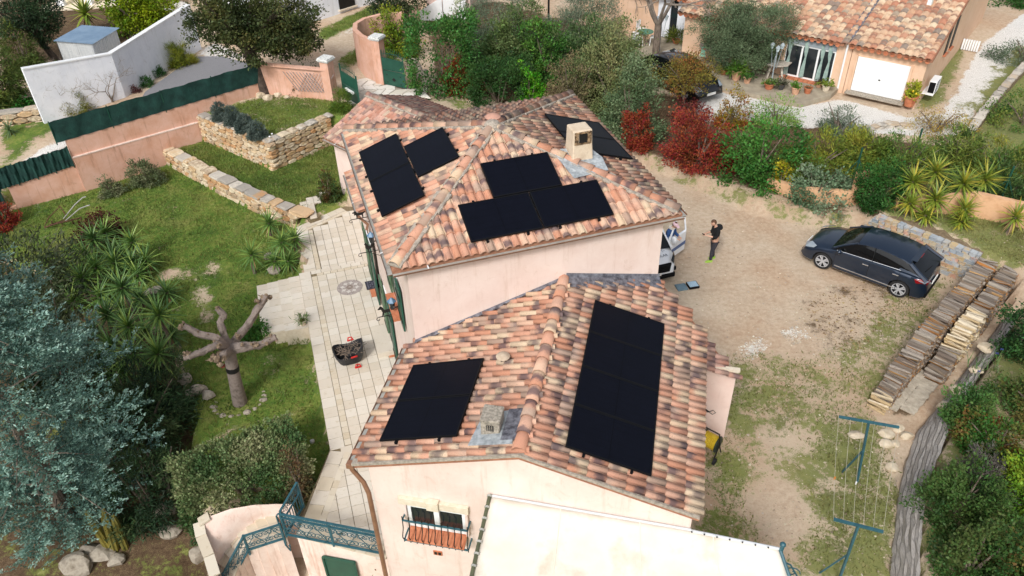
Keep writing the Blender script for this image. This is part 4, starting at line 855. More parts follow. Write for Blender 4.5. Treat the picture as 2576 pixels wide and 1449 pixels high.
def put_stone(parent,me,p,d,size,tilt=0,name='stone'):
    "p centre of the outer face, d unit direction along the wall, size (along, depth, up)"
    d=np.asarray(d,float); nrm=np.array([d[1],-d[0],0]); Mx=np.eye(4); Mx[:3,0]=d; Mx[:3,1]=-nrm; Mx[:3,2]=[0,0,1]; Mx[:3,3]=p
    o=bpy.data.objects.new(name,me); COL.objects.link(o); w_=Matrix(Mx.tolist())@Matrix.Rotation(tilt,4,'Y')@Matrix.Diagonal((size[0],size[1],size[2],1))
    if parent is not None: o.parent=parent; o.matrix_basis=wmat(parent).inverted()@w_
    else: o.matrix_basis=w_
    return o
def dry_wall(name,label,segs,hh=.19,ll=.34,thick=.4,cap=True,seed=3,capbig=0.,M1=None):
    "segs: list of ((a,za0,za1),(b,zb0,zb1)); outer face is on the right of a->b"
    a0=segs[0][0][0]; w=thing(name,label,'stone wall',loc=(a0[0],a0[1],segs[0][0][1])); r=random.Random(seed); M1=M1 or ST
    for (a,a0_,a1_),(b,b0_,b1_) in segs:
        a=np.array([a[0],a[1],0.]);b=np.array([b[0],b[1],0.]); L=np.linalg.norm(b-a); d=(b-a)/L; nrm=np.array([d[1],-d[0],0])
        k=MB(); q=[a-nrm*.06,b-nrm*.06,b-nrm*thick,a-nrm*thick]; k.prism(q,[min(a0_,b0_)-.3]*4,[a1_-.08,b1_-.08,b1_-.08,a1_-.08]); k.obj('core',M_CORE,w)
        hm=max(a1_-a0_,b1_-b0_); nr_=max(1,round(hm/hh))
        for j in range(nr_):
            x=-r.random()*.15
            while x<L:
                l=ll*r.uniform(.55,1.6); xc=x+l/2; t=min(1,max(0,xc/L)); z0=a0_+(b0_-a0_)*t; z1=a1_+(b1_-a1_)*t; h_=(z1-z0)/nr_
                if xc<L+.1: put_stone(w,r.choice(M1),a+d*min(xc,L-.05)-nrm*.10+np.array([0,0,z0+h_*(j+.5)]),d,(l*.985,.26+r.random()*.06,h_*r.uniform(.92,1.0)),r.uniform(-.03,.03))
                x+=l
        if cap:
            x=0.
            while x<L:
                l=ll*r.uniform(.8,1.7)*(1+capbig*r.random()); t=min(1,(x+l/2)/L); z1=a1_+(b1_-a1_)*t; hb=.11+capbig*.12*r.random()
                put_stone(w,r.choice(STG if r.random()<.7 else M1),a+d*(x+l/2)-nrm*(thick*.48)+np.array([0,0,z1+hb*.3]),d,(l*.97,thick*r.uniform(.9,1.1),hb),r.uniform(-.05,.05)); x+=l
    return w
c0=g(515,358,-.35); c1=g(690,428,-.3); c2=g(838,362,-.3)
W2=dry_wall('dry_stone_wall','tall ochre dry stone wall turning a corner round the lavender bed',[((c0,-.45,1.02),(c1,-.35,1.02)),((c1,-.35,1.02),(c2,-.35,1.02))],hh=.21,ll=.36,seed=5)
pts=[(402,402,-.85),(470,440,-.85),(555,487,-.85),(640,530,-.85),(745,573,-.85)]
P=[(g(u,v,z),-.95,-.18) for u,v,z in pts]
W1=dry_wall('dry_stone_wall','low crumbling stone wall crossing the lawn to the terrace',list(zip(P[:-1],P[1:])),hh=.24,ll=.4,thick=.5,seed=8,capbig=.8)
P=[(g(-10,330,.9),.6,1.6),(g(108,318,.9),.6,1.75)]; dry_wall('dry_stone_wall','ochre stone wall at the foot of the white wall, by the bamboo',[tuple(P)],hh=.3,ll=.5,seed=9,capbig=1.)
M_BLK=stone_mat('sawn sandstone',[srgb(k) for k in ('#adb2b5','#bfa77e','#c29680','#a3a9ae','#b9b0a0','#b3a893','#c0a582','#979fa6')]); SB=[]
for i in range(3):
    r=random.Random(i); m=MB(); m.box((0,0,0),(1,1,1)); me=bpy.data.meshes.new('block'); me.from_pydata([(x+r.uniform(-.03,.03),y+r.uniform(-.08,.08),z+r.uniform(-.03,.03)) for x,y,z in m.v],[],m.f); me.materials.append(M_BLK); SB.append(me)
# patterned block wall behind the car (leans back as a ramp of courses)
a=g(2140,592,0);b=g(2425,706,0); at=g(2212,540,1.15); bt=g(2470,640,1.15)
bw=thing('block_wall','low wall of pastel sandstone blocks beside the dark blue car','stone wall',loc=(a[0],a[1],0)); r=random.Random(2); rows=8
for j in range(rows):
    t=(j+.5)/rows; p0=a+(at-a)*t; p1=b+(bt-b)*t; L=np.linalg.norm((p1-p0)[:2]); d=(p1-p0)/np.linalg.norm(p1-p0); n=16; x=-(.5 if j%2 else 0)/n
    for i in range(n+1):
        f0=max(0,x);f1=min(1,x+1/n*r.uniform(.92,1.08)); x+=1/n
        if f1-f0<.01: continue
        c=p0+(p1-p0)*(f0+f1)/2; put_stone(bw,r.choice(SB),c,d*[1,1,0],((f1-f0)*L-.012,.26,1.15/rows-.008),name='block')
k=MB(); nrm=np.array([-(b-a)[1],(b-a)[0],0])/np.linalg.norm(b-a); k.add([a+nrm*.1,b+nrm*.1,b+nrm*1.3,a+nrm*1.3,at+nrm*.1-[0,0,.05],bt+nrm*.1-[0,0,.05],b+nrm*1.3+[0,0,1.02],a+nrm*1.3+[0,0,1.02]],[(3,2,1,0),(4,5,6,7),(0,1,5,4),(1,2,6,5),(2,3,7,6),(3,0,4,7)]); k.obj('core',M_CORE,bw)
# striped cast edging wall on the right of the wood
M_CAST=M('weathered cast concrete',srgb('#86817d'),srgb('#b4afa9'),3.2,.95,1.,c3=srgb('#9c948b'),stretch=(7,1.0,7))
ed,rg=EDG,RDG
ew=thing('edging_wall','grey striped sloping concrete edging between the yard and the bank','retaining wall',loc=tuple(g(2305,1090,0)))
NS=9; rows_=[]; re_=random.Random(6)
def dens(L): return [(L[i][0]+(L[i+1][0]-L[i][0])*k/5,L[i][1]+(L[i+1][1]-L[i][1])*k/5) for i in range(len(L)-1) for k in range(5)]+[L[-1]]
for k_,((u,v),(u2,v2)) in enumerate(zip(dens(ed),dens(rg))):
    lo=g(u,v,.0); hi=g(u2,v2,.62); rows_.append([lo*(1-t)+hi*t+np.array([re_.uniform(-.03,.03),re_.uniform(-.03,.03),(.03 if i%2 else 0)+.10*math.sin(t*3.1)+re_.uniform(-.03,.03)]) for i,t in enumerate(np.linspace(0,1,NS))])
for s_ in range(NS-1):
    m=MB(); V=[];F=[]
    for rw in rows_:
        p,q=rw[s_],rw[s_+1]; V+=[p+[0,0,-.25],p+(q-p)*.06+[0,0,.012],p+(q-p)*.92+[0,0,.018],q+[0,0,-.25]]
    for i in range(len(rows_)-1):
        for j in range(3): F.append((4*i+j,4*i+j+1,4*i+4+j+1,4*i+4+j))
    m.add(V,F); m.obj('course',M_CAST,ew)
# ================= pink boundary wall with green netting =================
B0,B1,B2,B3=g(45,525,-.9),g(215,480,-.9),g(405,395,-.5),g(515,350,-.3); dB=(B3-B0)*[1,1,0]; dB/=np.linalg.norm(dB); nB=np.array([dB[1],-dB[0],0])
K=B3+dB*3.4; KP=g(838,250,1.)
M_NET=M('dark green netting',srgb('#10302c'),srgb('#1c443d'),3,.85,.8,bscale=14)
pw=thing('boundary_wall','long salmon pink garden wall stepping down beside the lawn','wall',loc=tuple(B1))
def wseg(a,b,z0,z1a,z1b,th=.22,mat=M_PINK,parent=None,name='wall_section'):
    d=(b-a)*[1,1,0]; d/=np.linalg.norm(d); n=np.array([-d[1],d[0],0]); m=MB(); m.prism([a,b,b+n*th,a+n*th],z0,[z1a,z1b,z1b,z1a]); return m.obj(name,mat,parent if parent is not None else pw)
def zat(b,u,v): return at_v(b[0],b[1],u,v)
zS2a,zS2b=zat(B0,28,470),zat(B1-dB*.1,212,411); Bm=B0-dB*8
wseg(Bm,B0-dB*.01,-1.6,zS2a-1.0,zS2a-.9)
wseg(B0,B1,-1.6,zS2a,zS2b); 
E3=K; zS3a=zat(B1,197,347); zS3b=zat(K,612,214)
wseg(B1+dB*.005,E3,-1.2,zS3a,zS3b,.2)
w1a,w1b=zat(B1,212,388),zat(K,605,268)
wseg(B1+dB*.01+nB*.08,E3+nB*.08,-1.2,w1a,min(w1b,zS3b-.35),.078,name='lower_band')
m=MB(); m.bar(B1*[1,1,0]+nB*.05+[0,0,w1a],E3*[1,1,0]+nB*.05+[0,0,min(w1b,zS3b-.35)],.1,.05); m.obj('ledge',M_STAIR,pw)
zc=zat(K,645,162); wseg(K+dB*.005,KP,.2,zc,zc-.1,.22)
m=MB(); m.bar(K*[1,1,0]+[0,0,zc+.02],KP*[1,1,0]+[0,0,zc-.08],.3,.06); m.obj('coping',M_PINK,pw)
def net(a,b,z0a,z0b,z1a,z1b,lb,seed):
    o=thing('garden_net',lb,'netting',loc=(a[0],a[1],z0a),group='green windbreak nets on the pink wall'); n=44; V=[];F=[]; rr=np.random.default_rng(seed); ph=rr.random(6)*6
    for i in range(n+1):
        t=i/n; p=a+(b-a)*t; 
        for j in range(7):
            s=j/6; w_=.05*math.sin(i*1.1+ph[0]+s*2)*math.sin(math.pi*s)+.03*math.sin(i*2.3+ph[1]-s*3); V.append((p+nB*(.04+w_))*[1,1,0]+[0,0,(z0a+(z0b-z0a)*t)*(1-s)+(z1a+(z1b-z1a)*t)*s+.02*math.sin(i*.9)*(s>.9)])
    for i in range(n):
        for j in range(6): F.append((i*7+j,i*7+7+j,i*7+8+j,i*7+j+1))
    m=MB(); m.add(V,F); m.obj('net_sheet',M_NET,o,smooth=True)
    for i in range(5):
        p=a+(b-a)*(i/4); k=MB(); k.tube([p*[1,1,0]+[0,0,z0a+(z0b-z0a)*i/4-.1],p*[1,1,0]+[0,0,z1a+(z1b-z1a)*i/4+.03]],.025,6); k.obj('post',M_GREEN,o)
net(B1-dB*.35,K,zS3a+.03,zS3b+.03,zat(B1-dB*.35,185,293),zat(K,595,167),'long dark green net on top of the upper pink wall',1)
net(B0-dB*.3,B1-dB*.05,zS2a+.02,zS2b+.02,zat(B0-dB*.3,8,420),zat(B1,193,363),'short dark green net on the lower step of the pink wall',2)
net(B0-dB*5,B0-dB*.35,zS2a-.9,zS2a-.85,zS2a+.1,zS2a+.12,'dark green net at the left edge beside the red shrub',3)
def pillar(p,z0,z1,lb,w_=.46):
    o=thing('gate_pillar',lb,'pillar',loc=(p[0],p[1],z0),group='pink gate pillars with white caps'); R_=-.45; m=MB(); m.box((p[0],p[1],(z0+z1)/2),(w_,w_,z1-z0),R_); m.obj('shaft',M_PINK,o)
    for zz,k,h_ in ((z1+.03,w_+.10,.06),(z1+.09,w_+.18,.06),(z1+.15,w_+.12,.06)): m=MB(); m.box((p[0],p[1],zz),(k,k,h_),R_); m.obj('cap',M('lichen white cap',srgb('#b9bcba'),srgb('#e3e4e0'),16,.9,.4),o)
p1=g(836,248,1.); pillar(p1,.9,zat(p1,826,152),'pink gate pillar with white cap next to the trellis')
p2=g(962,208,1.); pillar(p2,.9,zat(p2,948,98),'pink gate pillar with white cap by the curved wall')
cw=thing('boundary_wall','curved pink wall swinging away from the right gate pillar','wall',loc=tuple(p2)); m=MB()
arc=[p2+np.array(k) for k in ([-.2,.1,0],[-.9,.9,0],[-1.35,1.8,0],[-1.45,2.7,0],[-1.1,3.5,0],[-.3,4.1,0],[.8,4.3,0])]; zt=zat(p2,940,104)
V=[];F=[]
for i,p in enumerate(arc):
    d=arc[min(i+1,6)]-arc[max(i-1,0)]; n=np.array([d[1],-d[0],0])/np.linalg.norm(d)*.12; V+=[(p-n)*[1,1,0]+[0,0,.7],(p-n)*[1,1,0]+[0,0,zt],(p+n)*[1,1,0]+[0,0,zt],(p+n)*[1,1,0]+[0,0,.7]]
for i in range(6):
    for j in range(4): F.append((4*i+j,4*i+(j+1)%4,4*i+4+(j+1)%4,4*i+4+j))
m.add(V,F+[(0,1,2,3),(27,26,25,24)]); m.obj('wall_section',M_PINK,cw,smooth=True)
k=MB(); q=hit(arc[1],np.array([-.75,-.66,0]),935,115); k.box(q+np.array([-.06,-.05,0]),(.03,.22,.34),.7); k.obj('mailbox_plate',M_WPVC,cw)
# trellis
tr=thing('trellis','grey lattice trellis with a bare vine against the pink wall','trellis',loc=tuple((K+KP)/2)); dT=(KP-K)*[1,1,0]; LT=np.linalg.norm(dT); dT/=LT; nT=np.array([dT[1],-dT[0],0])*.07
for s in (1,-1):
    for i in range(9):
        x=LT*.52+i*.17; z0,z1_=1.35,2.3; a=K*[1,1,0]+dT*x+nT*(1 if s>0 else .75)+[0,0,z0]; b=a+dT*.62*s+[0,0,z1_-z0]; k=MB(); k.bar(a,b,.03,.016); k.obj('slat',M('old lattice',srgb('#8d8a8c'),srgb('#a39d9b'),5,.9),tr)
# ---- gate leaves ----
def leaf(a,b,h,lb,box=False):
    a=np.array(a);b=np.array(b); o=thing('gate_leaf',lb,'gate',loc=tuple(a),group='dark green metal gate leaves'); d=(b-a)*[1,1,0]; L=np.linalg.norm(d); d/=L; z=a[2]; n=np.array([d[1],-d[0],0])
    P=lambda x,zz: a*[1,1,0]+d*x+[0,0,z+zz]
    m=MB(); 
    for x in (.03,L-.03): m.bar(P(x,0),P(x,h*(1.0 if x<1 else .9)),.06,.06)
    for zz in (.06,h*.42,h*.47): m.bar(P(.06,zz),P(L-.06,zz),.05,.05)
    m.obj('frame',M_GREEN,o)
    m=MB(); m.slab([P(.06,.08)+n*.01,P(L-.06,.08)+n*.01,P(L-.06,.08)-n*.01,P(.06,.08)-n*.01],.0) if False else m.add([P(.06,.08)+n*.012,P(L-.06,.08)+n*.012,P(L-.06,h*.42)+n*.012,P(.06,h*.42)+n*.012,P(.06,.08)-n*.012,P(L-.06,.08)-n*.012,P(L-.06,h*.42)-n*.012,P(.06,h*.42)-n*.012],[(0,1,2,3),(7,6,5,4),(0,4,5,1),(1,5,6,2),(2,6,7,3),(3,7,4,0)]); m.obj('lower_panel',M_GREEN,o)
    nb=11
    for i in range(nb):
        x0=.06+(L-.12)*i/nb; x1=.06+(L-.12)*(i+1)/nb-.012; m=MB(); zt_=h*.80-.04*i/nb; m.bar(P((x0+x1)/2,h*.47),P((x0+x1)/2,zt_),x1-x0,.03); m.obj('board',M_GREEN,o)
        m=MB(); hb=h*(.98-.0*i)+.10*math.sin(math.pi*i/(nb-1)); m.tube([P((x0+x1)/2,zt_),P((x0+x1)/2,hb),P((x0+x1)/2,hb+.08)],[.012,.012,.002],6); m.obj('spike',M_GREEN,o)
    m=MB(); m.tube([P(.03+(L-.06)*i/10,h*.88+.10*math.sin(math.pi*i/10)) for i in range(11)],.015,6); m.obj('arched_rail',M_GREEN,o)
    if box: m=MB(); m.bar(P(L*.3,h*.36)+n*.08,P(L*.78,h*.36)+n*.08,.09,.10); m.obj('gate_motor',M_WPVC,o)
    else:
        for x,zz,s_ in ((.5,.2,.13),(.2,.32,.05),(.8,.32,.05),(.2,.1,.05),(.8,.1,.05)):
            c=P(L*x,h*zz)+n*.022; m=MB(); m.add([c+d*s_,c+[0,0,s_*.8],c-d*s_,c-[0,0,s_*.8],c+n*.02],[(0,1,4),(1,2,4),(2,3,4),(3,0,4)]); m.obj('rosette',M_IRON,o)
a=g(866,244,.95); b=g(907,270,.95); leaf(a,b,1.72,'dark green gate leaf with a white motor arm, near the heather',True)
a=g(966,212,1.); b=g(1022,224,1.); leaf(a,b,1.78,'dark green gate leaf with a diamond rosette, by the hedge')
# crazy paving between the leaves
cp=G([(868,245),(915,160),(955,175),(968,212),(1025,226),(1078,214),(1070,245),(1000,266),(905,285)],1.02)
cpo=slab_struct('drive_paving',cp,.6,1.0,M('paving joints',srgb('#8d8577'),srgb('#a89f90'),12,.95),'white crazy paving drive inside the gate')
M_CRZ=paver_mat('white limestone flags',srgb('#d9d5cb'),srgb('#e6e2da'),srgb('#cfc8ba'))
def crazy(parent,poly,z,s,mat,name,seed):
    r=random.Random(seed); P=np.array(poly)[:,:2]; lo=P.min(0);hi=P.max(0); nx_=int((hi[0]-lo[0])/s)+2; ny_=int((hi[1]-lo[1])/s)+2
    gr=[[(lo[0]+(i+(.5 if j%2 else 0)+r.uniform(-.3,.3))*s,lo[1]+(j+r.uniform(-.3,.3))*s) for i in range(nx_+1)] for j in range(ny_+1)]
    for j in range(ny_):
        for i in range(nx_):
            q=[gr[j][i],gr[j][i+1],gr[j+1][i+1],gr[j+1][i]]; cx=sum(p[0] for p in q)/4;cy=sum(p[1] for p in q)/4
            if not inpoly(np.array([cx]),np.array([cy]),poly)[0]: continue
            q5=[]
            for k in range(4):
                p=q[k];n_=q[(k+1)%4]; q5.append(p); q5.append(((p[0]+n_[0])/2+r.uniform(-.06,.06)*s,(p[1]+n_[1])/2+r.uniform(-.06,.06)*s))
            q5=[(cx+(p[0]-cx)*.9,cy+(p[1]-cy)*.9) for p in q5]; zz=z+r.uniform(0,.012); m=MB(); m.prism(q5,z-.03,zz+.012); m.obj(name,mat,parent)
crazy(cpo,cp,1.0,.55,M_CRZ,'flagstone',3)
# asphalt drive of the neighbour behind the net
asph=G([(365,232),(490,143),(560,142),(640,165)],1.24)+[K-nB*.4,B1+dB*5-nB*.4,B1+dB*2.6-nB*.4]
slab_struct('asphalt_drive',asph,.6,1.26,M('asphalt',srgb('#77777b'),srgb('#8a898b'),30,.95,.3),'grey asphalt drive behind the green net')
# ================= white garden wall and shed =================
q0,q1=g(113,312,1.15),g(316,245,1.2); tdir=g(474,15,3.55)
ww=thing('garden_wall','tall white rendered wall with an angle, beside the asphalt drive','wall',loc=tuple(q1)); z0t,z1t=zat(q0,53,177),zat(q1,285,136); tp=g(478,13,3.6); 
def wsec(a,b,za,zb,th=.2):
    d=(b-a)*[1,1,0]; d/=np.linalg.norm(d); n=np.array([-d[1],d[0],0]); m=MB(); m.prism([a,b,b+n*th,a+n*th],.6,[za,zb,zb,za]); m.obj('wall_section',M_WHITE,ww)
    m=MB(); nn=5
    for i in range(nn): 
        m=MB(); p=a+(b-a)*(i/nn+.002); q=a+(b-a)*((i+1)/nn-.002); zi=za+(zb-za)*i/nn; zj=za+(zb-za)*(i+1)/nn; m.bar((p+n*th/2)*[1,1,0]+[0,0,zi+.03],(q+n*th/2)*[1,1,0]+[0,0,zj+.03],.27,.06); m.obj('coping_stone',M_WPVC,ww)
wsec(q0,q1,z0t,z1t); wsec(q1+np.array([.01,.01,0]),tp*[1,1,0]+[0,0,1.2],z1t,3.6)
M_TIN=M('blue grey tin',srgb('#7c95ad'),srgb('#8ea5ba'),2,.45); M_TINW=M('pale tin',srgb('#bcc0c2'),srgb('#d2d4d4'),2,.5,stretch=(8,8,.5))
sh=[g(132,103,3.3),g(202,62,3.3),g(300,70,3.3),g(231,111,3.3)]; sc_=sum(sh)/4; shed=thing('garden_shed','small metal shed with a blue grey corrugated roof behind the white wall','shed',loc=(sc_[0],sc_[1],1.2))
def corr(p0,u,v,L,Hh,n,amp,mat,name,parent,lab=None):
    m=MB(); V=[];F=[]; nn=np.cross(u,v); N_=n*2
    for i in range(N_+1):
        o=nn*(amp if i%2 else -amp); V+=[p0+u*(L*i/N_)+o,p0+u*(L*i/N_)+v*Hh+o]
    for i in range(N_): F.append((2*i,2*i+2,2*i+3,2*i+1))
    m.add(V,F); return m.obj(name,mat,parent)
def un(x): return x/np.linalg.norm(x)
uf=un(sh[3]-sh[0]); us=un(sh[2]-sh[3]); Lf=np.linalg.norm(sh[3]-sh[0]); Ls=np.linalg.norm(sh[2]-sh[3])
for i in range(2):
    f0,f1=(0,.66) if i==0 else (.665,1.); corr(sh[0]+uf*Lf*f0,uf,us,Lf*(f1-f0),Ls,14 if i==0 else 8,.02,M_TIN,'roof_sheet',shed)
ins=lambda p:sc_+(p-sc_)*.9
k=[ins(p)*[1,1,0]+[0,0,1.1] for p in sh]
for i in range(2): corr(k[0]+(k[3]-k[0])*(.55*i),uf,np.array([0,0,1.]),np.linalg.norm(k[3]-k[0])*(.545 if i==0 else .45),2.16,14,.015,M_TINW,'wall_sheet',shed)
corr(k[3],us,np.array([0,0,1.]),np.linalg.norm(k[2]-k[3]),2.16,16,.015,M_TINW,'wall_sheet',shed); corr(k[1],-us,np.array([0,0,1.]),np.linalg.norm(k[2]-k[3]),2.16,8,.015,M_TINW,'wall_sheet',shed); corr(k[2],-uf,np.array([0,0,1.]),np.linalg.norm(k[3]-k[0]),2.16,8,.015,M_TINW,'wall_sheet',shed)
# ================= far buildings at the top =================
def far_house(name,label,poly,z0,z1,mat):
    o=thing(name,label,'house',loc=(poly[0][0],poly[0][1],z0)); m=MB(); m.prism(poly,z0,z1); m.obj('wall',mat,o); return o
a=g(780,58,1.2);b=g(925,12,1.2); d=un((b-a)*[1,1,0]); n=np.array([-d[1],d[0],0]); b=a+d*12
fh=far_house('white_house','white house at the far side of the lane with a dark window',[a-d*3,b,b+n*6,a-d*3+n*6],.8,5.5,M_WHITE)
p=hit(a,n,872,8); m=MB(); m.box(p+[0,0,.35]-n*.02,(1.15,.1,1.2),math.atan2(d[1],d[0])); f=m.obj('window',M_IRON,fh); m=MB(); m.box(p+[0,0,-.28]-n*.06,(1.35,.2,.08),math.atan2(d[1],d[0])); m.obj('sill',M_STONEY,f)
a=g(1075,40,1.3);b=g(1150,38,1.3); d=un((b-a)*[1,1,0]); n=np.array([-d[1],d[0],0])
ph=far_house('pink_house','pale pink house end with a white stair parapet, behind the hedge',[a,a+d*2.6,a+d*2.6+n*5,a+n*5],.8,5.5,M_FARPINK)
m=MB(); 
for i in range(2):
    m=MB(); s0=a-n*.25+d*(.0+1.4*i-.4); s1=s0+d*1.35; zA=1.7+.75*i; m.add([s0*[1,1,0]+[0,0,1.0],s1*[1,1,0]+[0,0,1.0],s1*[1,1,0]+[0,0,zA+.75],s0*[1,1,0]+[0,0,zA],(s0-n*.1)*[1,1,0]+[0,0,1.0],(s1-n*.1)*[1,1,0]+[0,0,1.0],(s1-n*.1)*[1,1,0]+[0,0,zA+.75],(s0-n*.1)*[1,1,0]+[0,0,zA]],[(3,2,1,0),(4,5,6,7),(0,1,5,4),(1,2,6,5),(2,3,7,6),(3,0,4,7)]); m.obj('stair_parapet',M_WPVC,ph)
a=g(120,28,1.3);b=g(270,20,1.3); d=un((b-a)*[1,1,0]); n=np.array([-d[1],d[0],0]); p=far_house('cream_house','cream house front with white columns beyond the bamboo',[a+n*1.8,b+d*4+n*1.8,b+d*4+n*7,a+n*7],1.,5,M('cream far render',srgb('#d8d0ae'),srgb('#e3dcc0'),2,.9))
for i in range(3): m=MB(); m.box((a+d*(.6+i*1.7)+n*.9)*[1,1,0]+[0,0,2.6],(.4,.4,3),math.atan2(d[1],d[0])); m.obj('column',M_WHITE,p)
m=MB(); m.prism([a+d*-.5,b+d*2,b+d*2+n*1.8,a-d*.5+n*1.8],1.1,1.35); m.obj('porch_slab',M_STONEY,p)
# ================= stairs, parapet and railings at the terrace corner =================
inn=[(722,1352),(668,1371),(622,1388),(600,1425),(580,1475)]; out=[(692,1292),(640,1308),(590,1335),(553,1380),(528,1440)]
stw=thing('garden_stairs','curved tan stairs going down from the terrace corner','stairs',loc=tuple(g(640,1340,-.6)))
for i in range(4):
    z=TZ-.16*(i+1)
    for s in (0,1):
        t0,t1=i+s*.5,i+s*.5+.5
        lerp=lambda L,t: (L[int(t)][0]+(L[min(int(t)+1,4)][0]-L[int(t)][0])*(t-int(t)),L[int(t)][1]+(L[min(int(t)+1,4)][1]-L[int(t)][1])*(t-int(t)))
        zz=z-.08*s; P=[g(*lerp(inn,t0),zz),g(*lerp(inn,min(t1,3.999)),zz),g(*lerp(out,min(t1,3.999)),zz),g(*lerp(out,t0),zz)]
        m=MB(); m.prism(P,-3.2,zz-.03); m.obj('riser',M_STAIR,stw)
        for q in range(3):
            A_=[P[0]+(P[3]-P[0])*q/3,P[1]+(P[2]-P[1])*q/3,P[1]+(P[2]-P[1])*((q+1)/3-.012),P[0]+(P[3]-P[0])*((q+1)/3-.012)]; m=MB(); m.prism([(x[0],x[1]) for x in A_],zz-.029,zz); m.obj('tread_tile',M_PAVE2,stw)
par=[(735,1268),(690,1268),(640,1270),(580,1280),(530,1298),(503,1315),(510,1350),(530,1400),(545,1450)]; pin=[(740,1290),(695,1290),(645,1305),(597,1328),(560,1365),(545,1390),(540,1410),(540,1440),(548,1470)]
pw2=thing('parapet_wall','curved pale pink parapet round the stairs, under the clipped bush','wall',loc=tuple(g(600,1300,-.6)))
m=MB(); V=[];F=[]
for i,((u,v),(u2,v2)) in enumerate(zip(par,pin)):
    z=TZ+.34-.10*max(0,i-4); o_=g(u,v,z); n_=g(u2,v2,z-.55); V+=[o_*[1,1,0]+[0,0,-3.2],o_,o_*.75+n_*.25+[0,0,.02],n_*[1,1,0]+[0,0,-3.2]] if False else [o_*[1,1,0]+[0,0,-3.2],o_,o_*.7+n_*.3+[0,0,.10],n_,n_*[1,1,0]+[0,0,-3.2]]
for i in range(len(par)-1):
    for j in range(4): F.append((5*i+j,5*i+j+1,5*i+6+j,5*i+5+j))
m.add(V,F); m.obj('parapet',M_STAIR,pw2,smooth=True)
for i in range(5):
    (u,v),(u2,v2)=par[4+i-0] if i<4 else par[8],par[min(8,5+i)]
    if (u,v)==(u2,v2): continue
    z=TZ+.36-.1*i; p=g(u-4,v,z);q=g(u2-4,v2,z-.08); k=MB(); k.bar(p,p+(q-p)*.96,.26,.05); k.obj('coping_stone',M_PAVE2,pw2)
# rails with wrought scrolls
def scroll(m,c,u,w,r,turn,sg,th=.010):
    "flat spiral in the plane u,w"
    P=[]
    for i in range(16):
        t=i/15; a=turn+sg*t*7.6; rr=r*(1-.8*t); P.append(c+u*(rr*math.cos(a))+w*(rr*math.sin(a)))
    m.tube(P,th,5)
def rail_panel(parent,a,b,h0,h1,n,name='scroll_panel'):
    "scrollwork between a bottom rail a-b and a top rail"
    a=np.array(a);b=np.array(b); L=np.linalg.norm(b-a); u=(b-a)/L; w=np.array([0,0,1.])
    for (hh,th) in ((h0,.05),(h1,.05)): m=MB(); m.bar(a+w*hh,b+w*hh,.055,.035); m.obj('rail',M_BLUE,parent)
    H_=h1-h0
    for i in range(n):
        m=MB(); x0=L*i/n; c=a+u*(x0+L/n*.5)+w*(h0+H_*.5); e=L/n*.5
        S=[]
        for k in range(13): t=-1+2*k/12; S.append(c+u*(e*.95*math.sin(t*1.5))*(1 if i%2==0 else -1)*1+w*(t*H_*.46))
        m.tube(S,.011,5)
        for sg,du,dw in ((1,.45,.24),(-1,-.45,-.24),(-1,.35,-.22),(1,-.35,.22)): scroll(m,c+u*e*du*1.1+w*H_*dw,u,w,H_*.17,0 if sg>0 else 3.1,sg)
        m.obj(name,M_BLUE,parent)
ra0=g(722,1350,TZ); ra1=g(962,1398,TZ)
rl=thing('railing','blue green wrought iron railing with scrolls along the terrace edge','railing',loc=tuple((ra0+ra1)/2),group='blue green scroll railings')
rail_panel(rl,ra0,ra1,.10,.78,9); m=MB(); m.bar(ra0+[0,0,.92],ra1+[0,0,.92],.06,.035); m.obj('handrail',M_BLUE,rl)
for i in range(10):
    m=MB(); c=ra0+(ra1-ra0)*((i+.5)/10)+[0,0,.85]; u=un(ra1-ra0)
    scroll(m,c+u*.06,u,np.array([0,0,1.]),.055,0,1,.008); scroll(m,c-u*.06,u,np.array([0,0,1.]),.055,3.1,-1,.008); m.obj('small_scroll',M_BLUE,rl)
for p in (ra0,(ra0+ra1)/2,ra1): m=MB(); m.bar(p,p+[0,0,.93],.05,.05); m.obj('post',M_BLUE,rl)
m=MB(); v0=ra0+[0,0,.9]; oo=-un(ra1-ra0)*.12; m.tube([v0,v0+oo*.4+[0,0,.02],v0+oo+[0,0,-.1],v0+oo+[0,0,-1.3],v0+oo*.2+[0,0,-1.5],v0+[0,0,-1.25]],.022,6); m.obj('end_loop',M_BLUE,rl)
rb0=g(716,1357,TZ-.05); rb1=g(626,1386,TZ-.35); rb2=g(575,1480,TZ-1.2)
r2=thing('railing','blue green scroll railing turning down beside the curved stairs','railing',loc=tuple(rb1),group='blue green scroll railings')
rail_panel(r2,rb0,rb1,.05,.62,4); rail_panel(r2,rb1,rb2,.05,.62,4)
for p in (rb0,rb1,rb2): m=MB(); m.bar(p-[0,0,.15],p+[0,0,.66],.05,.05); m.obj('post',M_BLUE,r2)
ga=g(765,1279,TZ); gb=g(724,1348,TZ); hg=zat(ga,738,1217)-TZ
gt=thing('garden_gate','open blue green iron gate leaf standing against the hedge bush','gate',loc=tuple(ga)); L=np.linalg.norm(gb-ga); u=un(gb-ga)
m=MB(); m.bar(ga+[0,0,.05],ga+[0,0,hg],.06,.06); m.bar(gb+[0,0,.05],gb+[0,0,hg*.95],.05,.05); m.bar(ga+[0,0,.1],gb+[0,0,.1],.05,.04); m.bar(ga+[0,0,hg],gb+[0,0,hg*.95],.05,.04); m.bar(ga+[0,0,hg*.62],gb+[0,0,hg*.6],.04,.03); m.obj('frame',M_BLUE,gt)
for i in range(7): m=MB(); p=ga+(gb-ga)*(i+1)/8; m.bar(p+[0,0,.1],p+[0,0,hg*.61],.02,.02); m.obj('bar',M_BLUE,gt)
